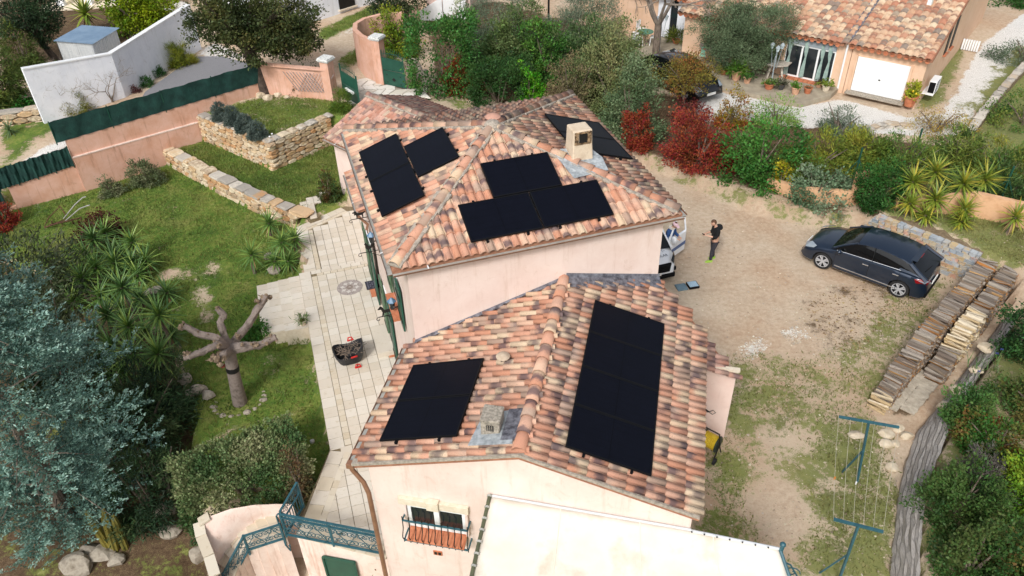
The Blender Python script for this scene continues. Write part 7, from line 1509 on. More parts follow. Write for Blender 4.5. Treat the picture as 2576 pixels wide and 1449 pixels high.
def text(s,parent,mat,size,M4,name='lettering',ext=.001):
    cu=bpy.data.curves.new(name,'FONT'); cu.body=s; cu.size=size; cu.extrude=ext; cu.align_x='CENTER'; cu.align_y='CENTER'; cu.materials.append(mat); t_=link(bpy.data.objects.new(name,cu)); bpy.context.view_layer.update(); me=bpy.data.meshes.new_from_object(t_.evaluated_get(bpy.context.evaluated_depsgraph_get())); bpy.data.objects.remove(t_); o=link(bpy.data.objects.new(name,me)); o.parent=parent; o.matrix_basis=M4; return o
front=Matrix(((0,0,1,2.538),(1,0,0,.05),(0,1,0,.475),(0,0,0,1))); text('FZ-8',pl,M_GAP,.10,front)
M_LOGO=M('logo grey',srgb('#6d7277'),None,1,.5); M_LOGY=M('logo yellow grey',srgb('#8f8f80'),None,1,.5)
def hood(x,y): return interp1(x,VAN['topx'],VAN['topz'])+.022-.0
hx,hy=2.10,.42; sl=math.atan2(hood(2.2,0)-hood(1.8,0),.4)
Hm=Matrix.Translation((hx+.12,hy,hood(hx+.12,0)+.004))@Matrix.Rotation(-sl,4,'Y')@Matrix.Rotation(math.pi/2,4,'Z'); text('SOLAR',vn,M_LOGO,.15,Hm,'logo_lettering')
m=MB(); m.tube([(hx-.0+.10*-math.sin(t),hy+.10*math.cos(t),hood(hx-.10*math.sin(t),0)+.004) for t in np.linspace(0,math.pi,9)],.006,4); lo(m,'logo_sun',M_LOGO,vn)
for k in range(5): t=.3+k*.63; m=MB(); m.tube([(hx-rr*math.sin(t),hy+rr*math.cos(t),hood(hx-rr*math.sin(t),0)) for rr in (.14,.25 if k%2 else .2)],.006,4); lo(m,'logo_ray',M_LOGO,vn)
# open front door (the van's left), swung about 65 degrees
dr=link(bpy.data.objects.new('open_door',None)); dr.parent=vn; dr.location=(1.62,.985,0); dr.rotation_euler=(0,0,math.radians(-62)); dr['label']='open white front door of the van with a blue stripe'
m=MB(); m.box((-.52,0,.70),(1.04,.09,.84)); lo(m,'door_skin',M_VANW,dr,bev=.03)
m=MB(); m.box((-.55,-.05,.74),(.8,.04,.5)); lo(m,'door_card',M_BLACKP,dr,bev=.02); m=MB(); m.box((-.52,.052,.62),(1.0,.01,.14)); lo(m,'blue_stripe',M('stripe blue',srgb('#4d6592'),None,1,.4),dr); m=MB(); m.box((-.35,-.06,.96),(.25,.05,.10)); lo(m,'yellow_sticker',M('yellow',srgb('#c9a21e'),None,1,.5),dr)
m=MB(); m.tube([(-.02,0,1.12),(-.45,-.1,1.62),(-.62,-.14,1.80),(-1.02,-.15,1.84),(-1.03,0,1.12)],.035,6); lo(m,'window_frame',M_VANW,dr,smooth=True)
m=MB(); m.sphere((-.10,.14,1.18),.13,10,7,(.6,1.,1.2)); lo(m,'door_mirror',M_VANW,dr,smooth=True)
# ================= people =================
def skin_obj(name,J,E,mat,parent,root=0,sub=2):
    me=bpy.data.meshes.new(name); names=list(J); me.from_pydata([J[n][0] for n in names],[(names.index(a),names.index(b)) for a,b in E],[]); me.materials.append(mat); o=link(bpy.data.objects.new(name,me)); o.parent=parent
    sk=o.modifiers.new('skin','SKIN'); sk.use_smooth_shade=True; lay=me.skin_vertices[0].data
    for i,n in enumerate(names):
        r_=J[n][1]; lay[i].radius=(r_,r_) if not hasattr(r_,'__len__') else r_; lay[i].use_root=(i==root)
    s_=o.modifiers.new('sub','SUBSURF'); s_.levels=sub; s_.render_levels=sub; return o
M_SKIN=M('skin',srgb('#c79a82'),srgb('#d2a78f'),6,.6); M_HAIR=M('brown hair',srgb('#4b3426'),srgb('#6a4c38'),30,.8)
def head(parent,c,rz,pitch,hairmat,cap=None):
    hd=link(bpy.data.objects.new('head',None)); hd.parent=parent; hd.location=c; hd.rotation_euler=(pitch,0,rz)   # faces +Y, pitch<0 looks down
    m=MB(); m.sphere((0,0,.0),.1,14,10,(.78,.95,1.18)); 
    V=[]
    for x,y,z in m.v:
        if z<-.02: k=1+.35*(z+.02)/.1; x*=max(.6,k); 
        if y>.03 and z<-.04: y+=.008
        V.append((x,y,z))
    m.v=V; lo(m,'skull',M_SKIN,hd,smooth=True)
    m=MB(); m.add([(-.014,.088,.012),(.014,.088,.012),(.018,.088,-.034),(-.018,.088,-.034),(0,.118,-.028),(0,.092,.016)],[(0,5,4,3),(5,1,2,4),(3,4,2)]); lo(m,'nose',M_SKIN,hd,smooth=True)
    for s in (1,-1):
        m=MB(); m.sphere((s*.079,-.005,-.005),.03,8,6,(.35,.7,1)); lo(m,'ear',M_SKIN,hd,smooth=True); m=MB(); m.sphere((s*.030,.086,.014),.011,8,6,(1,.6,.6)); lo(m,'eye',M_GAP,hd)
    m=MB(); m.box((0,.092,-.058),(.042,.008,.008)); lo(m,'mouth',M('lips',srgb('#9a5f52'),None,1,.6),hd)
    m=MB(); m.sphere((0,-.014,.022),.105,14,9,(.82,.95,1.1)); k=MB(); keep=[i for i,p in enumerate(m.v) if p[2]>.045 or p[1]<-.012]; ks=set(keep); k.v=m.v; k.f=[f for f in m.f if all(i in ks for i in f)]; lo(k,'hair',hairmat,hd,smooth=True)
    if cap: m=MB(); m.sphere((0,-.008,.045),.108,14,8,(.84,.98,.8)); m.slab([(-.07,.07,.055),(.07,.07,.055),(.055,.17,.04),(-.055,.17,.04)],.01); lo(m,'cap',cap,hd,smooth=True)
    return hd
def hand(parent,wrist,d,up,side,s=1):
    "palm and five curled fingers; d along the hand, up = back of the hand"
    d=np.array(d,float)/np.linalg.norm(d); up=np.array(up,float); up-=d*up.dot(d); up/=np.linalg.norm(up); sd=np.cross(d,up)*side; W_=np.array(wrist,float); J={'w':(W_,(.026,.02)),'p':(W_+d*.05,(.036,.016)),'k':(W_+d*.085,(.036,.014))}; E=[('w','p'),('p','k')]
    o=skin_obj('hand',J,E,M_SKIN,parent,sub=1)
    for i,(y,l) in enumerate(((-.028,.062),(-.010,.074),(.010,.070),(.028,.055))):
        b=W_+d*.078+sd*y; m=MB(); m.tube([b,b+d*l*.45-up*.008,b+d*l*.75-up*.028,b+d*l*.85-up*.05],[.0095,.009,.008,.006],6); m.obj('finger',M_SKIN,o,smooth=True,world=False)
    b=W_+d*.03-sd*.03; m=MB(); m.tube([b,b-sd*.022+d*.025-up*.01,b-sd*.018+d*.055-up*.025],[.012,.010,.007],6); m.obj('thumb',M_SKIN,o,smooth=True,world=False); return o
def person(label,pos,rz,top,trouser,shoe,pose,hair,cap=None,collar=None):
    o=thing('person',label,'person',loc=pos,rz=rz); p=pose
    body={'pelvis':((0,0,.95),.11),'waist':((0,.0,1.06),.12),'chest':((0,-.02+p['lean'],1.28),.145),'neckb':((0,-.02+p['lean'],1.44),.07),'neck':((0,.02+p['lean'],1.50),.052),'headc':((0,.045+p['lean'],1.56),.05)}
    E=[('pelvis','waist'),('waist','chest'),('chest','neckb'),('neckb','neck'),('neck','headc')]
    for s,n in ((1,'r'),(-1,'l')):
        f=p['feet'][0 if s>0 else 1]; sh=(s*.175,-.02+p['lean'],1.40); el,wr=p['arms'][0 if s>0 else 1]
        body.update({n+'sh':(sh,.062),n+'el':(el,.045),n+'wr':(wr,.028),n+'hip':((s*.10,0,.80),.085),n+'kn':((s*.10+f[0]*.5,f[1]*.5+.02,.50),.062),n+'an':((s*.10+f[0],f[1]-.02,.09),.042)})
        E+=[('chest',n+'sh'),(n+'sh',n+'el'),(n+'el',n+'wr'),('pelvis',n+'hip'),(n+'hip',n+'kn'),(n+'kn',n+'an')]
    skin_obj('body',body,E,M_SKIN,o)
    tj={k:(v[0],v[1]*1.22+.008) for k,v in body.items() if k in('pelvis','waist','chest') or k[1:] in('sh','el')}; tj['pelvis']=((0,0,.87),.15)
    te=[e for e in E if e[0] in tj and e[1] in tj]
    for n in 'rl':
        el=np.array(body[n+'el'][0]);wr=np.array(body[n+'wr'][0]); tj[n+'cuff']=(tuple(el+(wr-el)*p['sleeve']),.046); te.append((n+'el',n+'cuff'))
    tj['coll']=((0,-.02+p['lean'],1.46),.08); te.append(('chest','coll')); skin_obj('top',tj,te,top,o)
    lj={k:(v[0],v[1]*1.18+.006) for k,v in body.items() if k=='pelvis' or k[1:] in('hip','kn','an')}; skin_obj('trousers',lj,[e for e in E if e[0] in lj and e[1] in lj],trouser,o)
    for n,s in (('r',1),('l',-1)):
        a=np.array(body[n+'an'][0]); m=MB(); V=[(x,y,z) for x,y,z in ((-.045,-.08,0),(.045,-.08,0),(.055,.1,0),(.03,.19,0),(-.03,.19,0),(-.055,.1,0))]; q=[tuple(np.array(v)*[1,1,1]+[a[0],a[1],0.0]) for v in V]; m.prism([(x,y) for x,y,z in q],0,[.10,.10,.075,.05,.05,.075]); m.obj('shoe',shoe,o,world=False,bev=.018)
    hc=(0,.085+p['lean']+p.get('hx',0),1.63); head(o,hc,0,p['nod'],hair,cap)
    if collar: m=MB(); m.lathe((0,.0+p['lean'],1.44),[(.10,0),(.125,.03),(.115,.075),(.085,.08)],14); m.obj('collar',collar,o,world=False,smooth=True)
    for i,n in enumerate('rl'):
        wr=np.array(body[n+'wr'][0]); el=np.array(body[n+'el'][0]); d=wr-el; hand(o,wr,d,p.get('back',(0,0,1)),1 if n=='r' else -1)
    return o,body
M_HOOD=M('black hooded top',srgb('#121214'),srgb('#1c1c1f'),12,.95,.4); M_JEAN=M('charcoal trousers',srgb('#2c2c33'),srgb('#3d3c44'),10,.9,.4); M_SHOE=M('lime trainers',srgb('#8fb83c'),srgb('#a4c75a'),9,.7); M_DENIM=M('denim jacket',srgb('#2b4a7c'),srgb('#3a5c8f'),12,.9,.4); M_FLEECE=M('fleece collar',srgb('#d6cfc4'),srgb('#e6e0d6'),30,.95,.8)
fp=g(1790,655,0)
toface=un(g(1745,660,0)-fp); rz=math.atan2(toface[1],toface[0])-math.pi/2
pA,bA=person('person in black hooded top and green trainers standing on the drive with a phone',tuple(fp),rz,M_HOOD,M_JEAN,M_SHOE,dict(lean=.03,feet=[(0,-.06),(0,.12)],arms=[((.23,.04,1.12),(.12,.30,1.14)),((-.23,.06,1.12),(-.06,.34,1.16))],sleeve=.45,nod=-.55,hx=.02),M_HAIR)
m=MB(); m.lathe((0,-.10,1.44),[(.13,-.07),(.15,-.02),(.12,.05),(.07,.06)],12,1,.8); m.obj('hood',M_HOOD,pA,world=False,smooth=True)
ph=MB(); ph.box((0,0,0),(.075,.15,.01)); PHN=ph.obj('phone',M_BLACKP,origin=(0,0,0)); tag(PHN,'black phone held by the person on the drive','phone'); PHN.matrix_basis=wmat(pA)@Matrix.Translation((-.0,.44,1.185))@Matrix.Rotation(.5,4,'X')
vB=Vector(g(1690,560,1.66)); lp_b=Matrix.Rotation(math.atan2(hv[1],hv[0]),4,'Z'); 
pos=(vB[0]-.02,vB[1],0.); pB,_=person('person in a denim jacket and pale pink cap standing behind the open van door',pos,math.atan2(hv[1],hv[0])-math.pi/2+.5,M_DENIM,M_JEAN,M_GAP,dict(lean=.06,feet=[(0,0),(0,.05)],arms=[((.24,.06,1.14),(.10,.33,1.16)),((-.24,.06,1.14),(-.08,.34,1.18))],sleeve=.95,nod=-.5,hx=.02),M_HAIR,M('pink cap',srgb('#d9b6c0'),srgb('#e3c6cd'),8,.8),M_FLEECE)
# ================= firewood =================
def logmesh(kind,seed,barkm,woodm):
    r=random.Random(seed); n=7; V=[];F=[];MI=[]; ang=[2*math.pi*i/n for i in range(n)]
    prof=[(math.cos(a)*r.uniform(.88,1.08),math.sin(a)*r.uniform(.88,1.08)) for a in ang]
    if kind=='split': prof=[(math.cos(a),math.sin(a)) for a in np.linspace(-.2,math.pi*.62,5)]+[(r.uniform(-.25,-.05),r.uniform(-.35,-.15))]; n=len(prof)
    bend=r.uniform(-.12,.12)
    for x in (-.5,-.17,.17,.5):
        for y,z in prof: V.append((x,y*.5*(1+r.uniform(-.06,.06))+bend*(x*x-.25)*2,z*.5*(1+r.uniform(-.06,.06))))
    for i in range(3):
        for k in range(n): F.append((i*n+k,i*n+(k+1)%n,(i+1)*n+(k+1)%n,(i+1)*n+k)); MI.append(1 if kind=='split' and k>=4 else 0)
    F.append(tuple(range(n))[::-1]); MI.append(1); F.append(tuple(range(3*n,4*n))); MI.append(1)
    me=bpy.data.meshes.new('log'); me.from_pydata(V,[],F); me.materials.append(barkm); me.materials.append(woodm); me.polygons.foreach_set('material_index',MI); me.update(); return me
def logmat(name,cols,sc=(2,18,18)):
    t=NT(name); oi=t.n('ShaderNodeObjectInfo').outputs['Random']; gi=t.n('ShaderNodeNewGeometry').outputs['Random Per Island']; mp=t.n('ShaderNodeMapping'); mp.inputs['Scale'].default_value=sc; t.l(t.coord(),mp.inputs[0]); n=t.noise(mp.outputs[0],.8,5,.7); c=t.ramp(t.math('FRACT',t.math('ADD',oi,gi)),[(i/len(cols),k) for i,k in enumerate(cols)],'CONSTANT'); c=t.mix(t.math('MULTIPLY',t.smooth(n,.45,.72),.75),c,srgb('#3a322b')); t.base(c); t.set(Roughness=.95); t.bump(n,.9,.02); return t.m
M_LB=logmat('grey log bark',[srgb(k) for k in ('#8c8277','#9b9186','#766b60','#a1978a','#857564','#6e6258')]); M_LW=logmat('cut log wood',[srgb(k) for k in ('#b08a5a','#c29c6c','#9c7040','#b87f48','#8d6a48')],(3,3,3)); M_LP=logmat('pale split wood',[srgb(k) for k in ('#d8c6a6','#cdb68f','#e0d2b8','#c4ab82')])
LGM=[logmesh('round',i,M_LB,M_LW) for i in range(4)]+[logmesh('split',i+9,M_LB,M_LW) for i in range(3)]; LPM=[logmesh('split',i+20,M_LP,M_LP) for i in range(3)]
def stack(a,b,near,label,pale,seed,ramp,zones=(', near end',', middle stretch',', far end')):
    "logs across the line a-b, layer on layer; the near end steps down"
    r=random.Random(seed); L=np.linalg.norm((b-a)[:2]); d=un((b-a)*[1,1,0]); n=np.array([d[1],-d[0],0]); rest=[]; ang=math.atan2(n[1],n[0]); cnt=0
    for lay in range(11):
        z=.05+.098*lay; x=.06
        while x<L-.05:
            rad=r.choice((.055,.07,.08,.10,.13,.16))*r.uniform(.85,1.1); hmax=np.interp(x,ramp[0],ramp[1]); nxt=.05+.098*(lay+1)
            if z<hmax:
                top=nxt>=hmax; p=a+d*x+n*r.uniform(-.03,.03)+np.array([0,0,z+r.uniform(-.02,.04)]); isp=pale[0]<x<pale[1] and r.random()<.93; me=r.choice(LPM if isp else LGM)
                W_=Matrix.Translation(Vector(p))@Matrix.Rotation(ang+r.gauss(0,.10),4,'Z')@Matrix.Rotation(r.gauss(0,.06),4,'Y')@Matrix.Rotation(r.uniform(0,6.28) if me in LGM[:4] else r.uniform(-.5,.9),4,'X')@Matrix.Diagonal((r.uniform(.46,.62),rad*1.05,max(rad,.10),1))
                if top and cnt<140:
                    o=bpy.data.objects.new('log',me); COL.objects.link(o); o.matrix_basis=W_; cnt+=1; tag(o,(label[1] if isp else label[0])+zones[min(2,int(3*x/L))],'log',label[2])
                else: rest.append((me,W_,isp))
            x+=rad*.86
    V=[];F4=[];c=0; vs_=[];fs_=[]
    mb=MB(); mi=[]
    for me,W_,isp in rest:
        b0=len(mb.v); mb.v+=[tuple(W_@v.co) for v in me.vertices]
        for p in me.polygons: mb.f.append(tuple(b0+k for k in p.vertices)); mi.append(2 if isp else p.material_index)
    o=mb.obj('log_pile',M_LB,kind='stuff',label=label[3]); o.data.materials.append(M_LW); o.data.materials.append(M_LP); o.data.polygons.foreach_set('material_index',mi)
RD=np.array([.714,.70,0]); RN=np.array([.70,-.714,0]); rr_=lambda a,n: RD*a+RN*n
stack(rr_(18.3,-4.03),rr_(26.5,-4.03),True,('grey bark log on top of the left firewood row','pale split log on the left firewood row','logs on top of the left firewood row','logs inside the left firewood row'),(0,.5),1,([0,.3,.8,1.4,2.2,3.,20],[.14,.3,.5,.75,.95,1.05,1.05]))
stack(rr_(20.6,-3.34),rr_(26.7,-3.34),True,('grey bark log on top of the right firewood row','pale split log on top of the right firewood row','logs on top of the right firewood row','logs inside the right firewood row'),(1.0,3.0),2,([0,.4,.9,1.3,20],[.28,.45,.6,.98,1.02]))
# concrete strips under the wood
for (u0,v0,u1,v1,nn,lb,w_) in ((*proj(rr_(18.9,-3.34))[:2],*proj(rr_(20.6,-3.34))[:2],13,'strip of ribbed concrete slabs in front of the right firewood row',.42),(*proj(rr_(18.7,-3.66))[:2],*proj(rr_(20.9,-3.66))[:2],10,'narrow strip of flat stones beside the left firewood row',.22)):
    a=g(u0,v0,0);b=g(u1,v1,0); o=thing('slab_strip',lb,'paving strip',loc=tuple(a)); d=un(b-a); L=np.linalg.norm(b-a); r=random.Random(nn)
    for i in range(nn): m=MB(); m.box(a+d*L*(i+.5)/nn+np.array([0,0,.03]),(L/nn-.015,w_*r.uniform(.9,1.08),.06),math.atan2(d[1],d[0])+r.uniform(-.05,.05)); m.obj('slab',M('old slab',srgb('#a09686'),srgb('#bdb3a2'),6,.95,.5),o,bev=.01)
# ================= clothes line =================
def tpost(base,top,e0,e1,lb):
    b=g(*base,0); zt=2.2; a=g(*e0,zt); c=g(*e1,zt); o=thing('clothes_post',lb,'clothes post',loc=tuple(b),group='green clothes line posts'); m=MB(); t=(a+c)/2; m.bar(b-[0,0,.1],[t[0],t[1],zt],.05,.05); m.obj('post',M_BLUE,o); m=MB(); m.bar(a,c,.06,.05); m.obj('crossbar',M_BLUE,o)
    q=b*.45+np.array([t[0],t[1],zt])*.55; m=MB(); m.bar(q,b+un(c-a)*-.3+[.0,.25,0],.035,.035); m.obj('brace',M_BLUE,o); return a,c
a1_,c1_=tpost((2157,1213),(2198,1060),(2110,1048),(2262,1075),'blue green clothes post nearer the firewood'); a2_,c2_=tpost((2105,1475),(2160,1325),(2097,1306),(2222,1338),'blue green clothes post nearer the awning')
M_ROPE=M('washing line',srgb('#b3ad98'),srgb('#c6c1ae'),9,.8)
for i in range(6):
    t=i/5; p=a1_*(1-t)+c1_*t; q=a2_*(1-t)+c2_*t; sag=np.array([0,0,-.12]); m=MB(); m.tube([p,(p*.75+q*.25)+sag*.75,(p+q)/2+sag,(p*.25+q*.75)+sag*.75,q],.0045,5); o=m.obj('washing_line',M_ROPE); tag(o,'thin pale washing line, number %d from the house side'%(i+1) if False else ['pale washing line nearest the house','pale washing line second from the house','pale washing line third from the house','pale washing line third from the edging wall','pale washing line second from the edging wall','pale washing line nearest the edging wall'][i],'washing line','washing lines between the green posts')
    if i in (0,2): m=MB(); m.box((p*.4+q*.6)+sag,(.03,.02,.09)); o2=m.obj('clothes_peg',M('orange peg',srgb('#d9822a'),None,1,.6) if i==0 else M_WPVC); tag(o2,('orange' if i==0 else 'white')+' clothes peg clipped on a washing line','clothes peg')
# loose stones
M_PALE=M('pale boulder',srgb('#b8a78c'),srgb('#d3c6b0'),5,.95,.7,bscale=9); M_BOULD=M('grey boulder',srgb('#7d7468'),srgb('#a39a8c'),4,.95,.9,c3=srgb('#6a5f50'),bscale=8)
def rock(u,v,s,lb,z=None,mat=None,group=None,sq=.65,name='stone'):
    p=gz(u,v) if z is None else g(u,v,z); r=random.Random(int(u*7+v)); m=MB(); m.sphere((0,0,0),1,9,6); V=[]
    k=[[r.uniform(-1,1) for _ in range(3)] for _ in range(5)]
    for q in m.v:
        q=np.array(q); 
        for n in k: n_=np.array(n)/np.linalg.norm(n); dd=q@n_; q=q-n_*max(0,dd-.62)*.9
        V.append(tuple(p+q*[s*r.uniform(.94,1.05),s*.8,s*sq]+[0,0,s*sq*.45]))
    m.v=V; o=m.obj(name,mat or M_PALE); return tag(o,lb,'stone',group)
GS_='loose stones on the grass by the clothes line'
for u,v,s,lb in ((2153,1098,.24,'lone pale stone at the foot of the first clothes post, house side'),(2228,1095,.24,'pale flat stone under the end of the far crossbar'),(2228,1120,.22,'pale stone in front of the flat one by the far crossbar'),(2250,1118,.17,'small pale stone beside the pair by the far crossbar'),(2279,1098,.22,'rounded ochre stone next to the slab strip end'),(2243,1178,.20,'white stone alone under the washing lines'),(2258,1080,.2,'grey stone touching the slab strip end')): rock(u,v,s,lb,0.,M_PALE,GS_,.5)
for u,v,s,lb in ((2403,985,.24,'pale stone on the edging by the irises'),(2372,1024,.22,'pale stone lower down on the concrete edging'),(2455,935,.22,'white stone among the iris leaves'),(2478,880,.3,'large yellowish stone by the dark bank shrub')): rock(u,v,s,lb,.5,M_PALE,'pale stones along the concrete edging',.55)
RG_='boulders of the rock garden'
for i,(u,v,s,lb) in enumerate([(205,1425,.55,'long pale boulder at the bottom border under the conifer'),(258,1400,.42,'rounded grey boulder left of the cactus foot'),(225,1390,.35,'boulder leaning behind the cactus'),(295,1415,.3,'small boulder at the cactus foot'),(430,1340,.35,'ochre boulder in the weeds right of the cactus'),(500,1400,.4,'boulder by the lowest stair tread'),(470,960,.30,'reddish boulder above the oleander near the pollarded tree'),(500,985,.32,'boulder of the little cairn left of the pollarded tree'),(525,1000,.26,'flat stone of the little cairn left of the pollarded tree'),(480,995,.22,'small stone of the cairn by the oleander'),(455,905,.2,'stone at the foot of the lowest right yucca'),(395,735,.26,'stone at the right side of the yucca clump'),(375,738,.22,'stone half under the yucca clump'),(420,1290,.35,'dark boulder below the cut stems'),(500,1290,.32,'boulder beside the parapet coping'),(690,685,.3,'grey boulder beside the garden steps'),(680,650,.25,'pale boulder under the terrace corner yuccas')]): rock(u,v,s,lb,None,M_BOULD,RG_,.7,'boulder')
ang=np.linspace(-.2,3.6,13)
for i,a in enumerate(ang): p=g(603,1012,-.9)+[.75*math.cos(-a+.3),.62*math.sin(-a+.5),0]; u,v=proj(p); rock(u,v,.08+.03*(i%3),'pale stone of the ring round the pollarded tree',-.95,M_BOULD,'ring of stones round the pollarded tree',.55)
for i,(u,v,s) in enumerate([(655,245,.3),(675,250,.28),(700,243,.26),(715,230,.3),(722,246,.2),(690,235,.22)]): rock(u,v,s,'pale stone at the foot of the big oak',1.0,M_PALE,'stones round the foot of the oak',.6)
for i,(u,v,s) in enumerate([(1040,165,.35),(1050,180,.3),(1035,185,.28),(1065,195,.4),(1030,175,.25),(1078,210,.4)]): rock(u,v,s,'grey stone of the rockery behind the open gate leaf',1.,M_BOULD,'rockery stones by the gate',.8)
# ================= small things =================
# bag of prunings
p=g(882,905,TZ); bagm=M('black woven plastic',srgb('#1b1d20'),srgb('#2b2e33'),14,.45,.7,bscale=30); bo=thing('garden_bag','big black garden bag with red handles full of twigs on the terrace','bag',loc=tuple(p)); m=MB(); V=[];F=[];n=20
for j,(z,k) in enumerate(((0,.62),(.06,.80),(.28,.92),(.46,1.02),(.52,1.05),(.50,1.0),(.36,.9))):
    for i in range(n):
        t=2*math.pi*i/n; sq=1/max(abs(math.cos(t)),abs(math.sin(t)))**.6; wob=1+.05*math.sin(t*3+j*1.3); zz=z+(.14*math.cos(t*2+.4) if j in (3,4,5) else 0)+(.10*math.cos(t) if j in(3,4,5) else 0); V.append(p+EX*(.46*k*sq*math.cos(t)*wob)+EY*(.36*k*sq*math.sin(t)*wob)+[0,0,zz])
for j in range(6):
    for i in range(n): F.append((j*n+i,j*n+(i+1)%n,(j+1)*n+(i+1)%n,(j+1)*n+i))
m.add(V,F+[tuple(range(n))[::-1]]); m.obj('sack',bagm,bo,smooth=True); tw=MB(); r=random.Random(8)
for i in range(60): a=r.random()*6.28; q=p+EX*r.uniform(-.35,.35)+EY*r.uniform(-.25,.25)+[0,0,.36+r.random()*.12]; tw.tube([q,q+[math.cos(a)*.28,math.sin(a)*.28,r.uniform(-.04,.14)]],.010,4)
tw.obj('twigs',M_BARK,bo,kind='stuff'); M_REDH=M('red webbing',srgb('#b3201c'),srgb('#c72c24'),20,.7)
for e,s,zz in ((-1,1,.42),(1,-1,.46),(-1,-1,.02)):
    q=p+EY*(.40*s*-1 if zz>.1 else -.46)+EX*(.12 if zz>.1 else .18)+[0,0,zz]; k=MB(); k.bar(q-EX*.1,q+EX*.1+[0,0,.02],.06,.02); k.tube([q-EX*.09,q-EX*.05-EY*.07*s+[0,0,.07],q+EX*.05-EY*.07*s+[0,0,.07],q+EX*.09],.022,5); k.obj('handle',M_REDH,bo)
# tool case on the drive
p=g(1728,722,0); tc=thing('tool_case','open blue grey tool case lying on the drive','tool case',loc=tuple(p)); m=MB(); dx=np.array([.97,.2,0]); dy=np.array([-.2,.97,0]); m.box(p-dx*.21+[0,0,.03],(.38,.36,.06),.2); m.obj('lid',M('case grey blue',srgb('#5c7480'),srgb('#6f8894'),9,.5),tc,bev=.02); m=MB(); m.box(p+dx*.21+[0,0,.045],(.38,.36,.09),.2); b2=m.obj('base',M_BLACKP,tc,bev=.02)
k=MB(); k.box(p+dx*.21+[0,0,.092],(.32,.30,.006),.2); k.obj('inner_tray',M('tray blue',srgb('#8fb0c4'),srgb('#b3c9d6'),20,.5),b2)
# hose reel
p=g(1782,1140,0); hr=thing('hose_reel','yellow garden hose wound on a dark reel cart by the lower roof','hose reel',loc=tuple(p)); ax=un(np.array([.75,-.65,0])); u2=np.array([-ax[1],ax[0],0]); c=p+[0,0,.5]
for s in (-1,1):
    m=MB(); m.tube([c+ax*.2*s,c+ax*.23*s],.24,18); m.obj('reel_disc',M('dark green plastic',srgb('#1f2c26'),srgb('#2c3a33'),9,.5),hr,smooth=True)
M_HOSE=M('yellow hose',srgb('#c9a81e'),srgb('#ddc03a'),9,.4)
m=MB()
for k in range(8):
    m.tube([c+ax*(-.17+.048*k)+u2*.19*math.cos(t)+np.array([0,0,.19*math.sin(t)]) for t in np.linspace(0,6.283,17)],.026,6,cap=False)
m.obj('hose',M_HOSE,hr,smooth=True); m=MB()
for s in (-1,1): m.tube([p+ax*.26*s+u2*.2+[0,0,.05],c+ax*.26*s,c+ax*.26*s-u2*.15+[0,0,.55]],.018,6); m.tube([p+ax*.26*s-u2*.25+[0,0,.1],c+ax*.26*s],.018,6)
m.tube([c+ax*.26-u2*.15+[0,0,.55],c-ax*.26-u2*.15+[0,0,.55]],.018,6); m.obj('frame',M_IRON,hr)
for s in (-1,1): m=MB(); q=p+ax*.3*s-u2*.25+[0,0,.1]; m.tube([q-ax*.03,q+ax*.03],.10,14); m.obj('wheel',M_TYRE,hr)
# tap on the store wall
q=hit(A(0,eD+.1,0),AD,1772,1028); tp_=thing('wall_hook','dark iron hook on the pale store wall','wall hook',loc=tuple(q)); m=MB(); m.tube([q+AN*-.15,q-AD*.05,q+AN*.12-AD*.1],[.03,.05,.02],6); m.tube([q+AN*.12-AD*.1,q+AN*.22-AD*.1+[0,0,.08],q+AN*.3-AD*.1,q+AN*.22-AD*.1-[0,0,.08],q+AN*.12-AD*.1],.01,5); m.tube([q-AN*.1,q-AN*.08+[0,0,.22]],.015,5); m.obj('hook',M_IRON,tp_)
# old plough
p=g(155,560,-.9); M_RUST=M('rusty iron',srgb('#3f2c22'),srgb('#6a4a36'),12,.9,.6); M_OLDW=M('silver wood',srgb('#8b8a86'),srgb('#a3a19b'),9,.9,.4); pl_=thing('old_plough','antique horse plough with two pale wooden handles on the lawn','plough',loc=tuple(p)); G_=lambda u,v,z=-.8: g(u,v,z)
m=MB(); m.tube([G_(112,572,-.85),G_(140,563,-.65),G_(170,556,-.6),G_(203,548,-.7)],.03,6); m.tube([G_(112,570),G_(122,548,-.5),G_(150,520,-.2)],.02,6); m.tube([G_(150,518,-.2),G_(165,540,-.5)],.022,6); m.tube([G_(125,565,-.8),G_(175,550,-.75)],.02,6); m.obj('beam',M_RUST,pl_)
for u,v in ((130,570),(155,572),(180,565),(203,560)): m=MB(); m.tube([G_(u,v-14,-.62),G_(u+3,v,-.92)],[.03,.012],5); m.obj('share',M_RUST,pl_)
for (u0,v0,u1,v1,u2_,v2) in ((160,550,188,515,208,497),(165,555,200,525,218,518)): m=MB(); m.tube([G_(u0,v0,-.7),G_(u1,v1,-.2),G_(u2_,v2,.05),G_(u2_+8,v2-2,.07)],.025,6); m.obj('handle',M_OLDW,pl_)
# pot on the steps, spot light
def pot(u,v,z,r,h,lb,mat=None,plant=None,name='flower_pot',cat='plant pot',group=None,pl=None,pp=None):
    p=g(u,v,z); p=p+un(p*[1,1,0])*r; mat=mat or M_TERRA; o=thing(name,lb,cat,loc=(p[0],p[1],z),group=group); m=MB(); m.lathe((p[0],p[1],z),[(r*.66,0),(r*.95,h*.86),(r*1.06,h*.87),(r*1.06,h),(r*.9,h),(r*.86,h*.9)],16); m.obj('pot',mat,o,smooth=True); m=MB(); m.lathe((p[0],p[1],z+h*.88),[(r*.86,0),(r*.6,.01)],12); m.obj('soil',M('potting soil',srgb('#4a3626'),srgb('#5f4a36'),20,.95),o)
    if pl: crown('foliage',o,p,pl[0],pl[0],z+h*.9,z+h+pl[1],pl[2],pl[3],cover=pl[4] if len(pl)>4 else 1.2,shape='dome',seed=int(u))
    return o,p
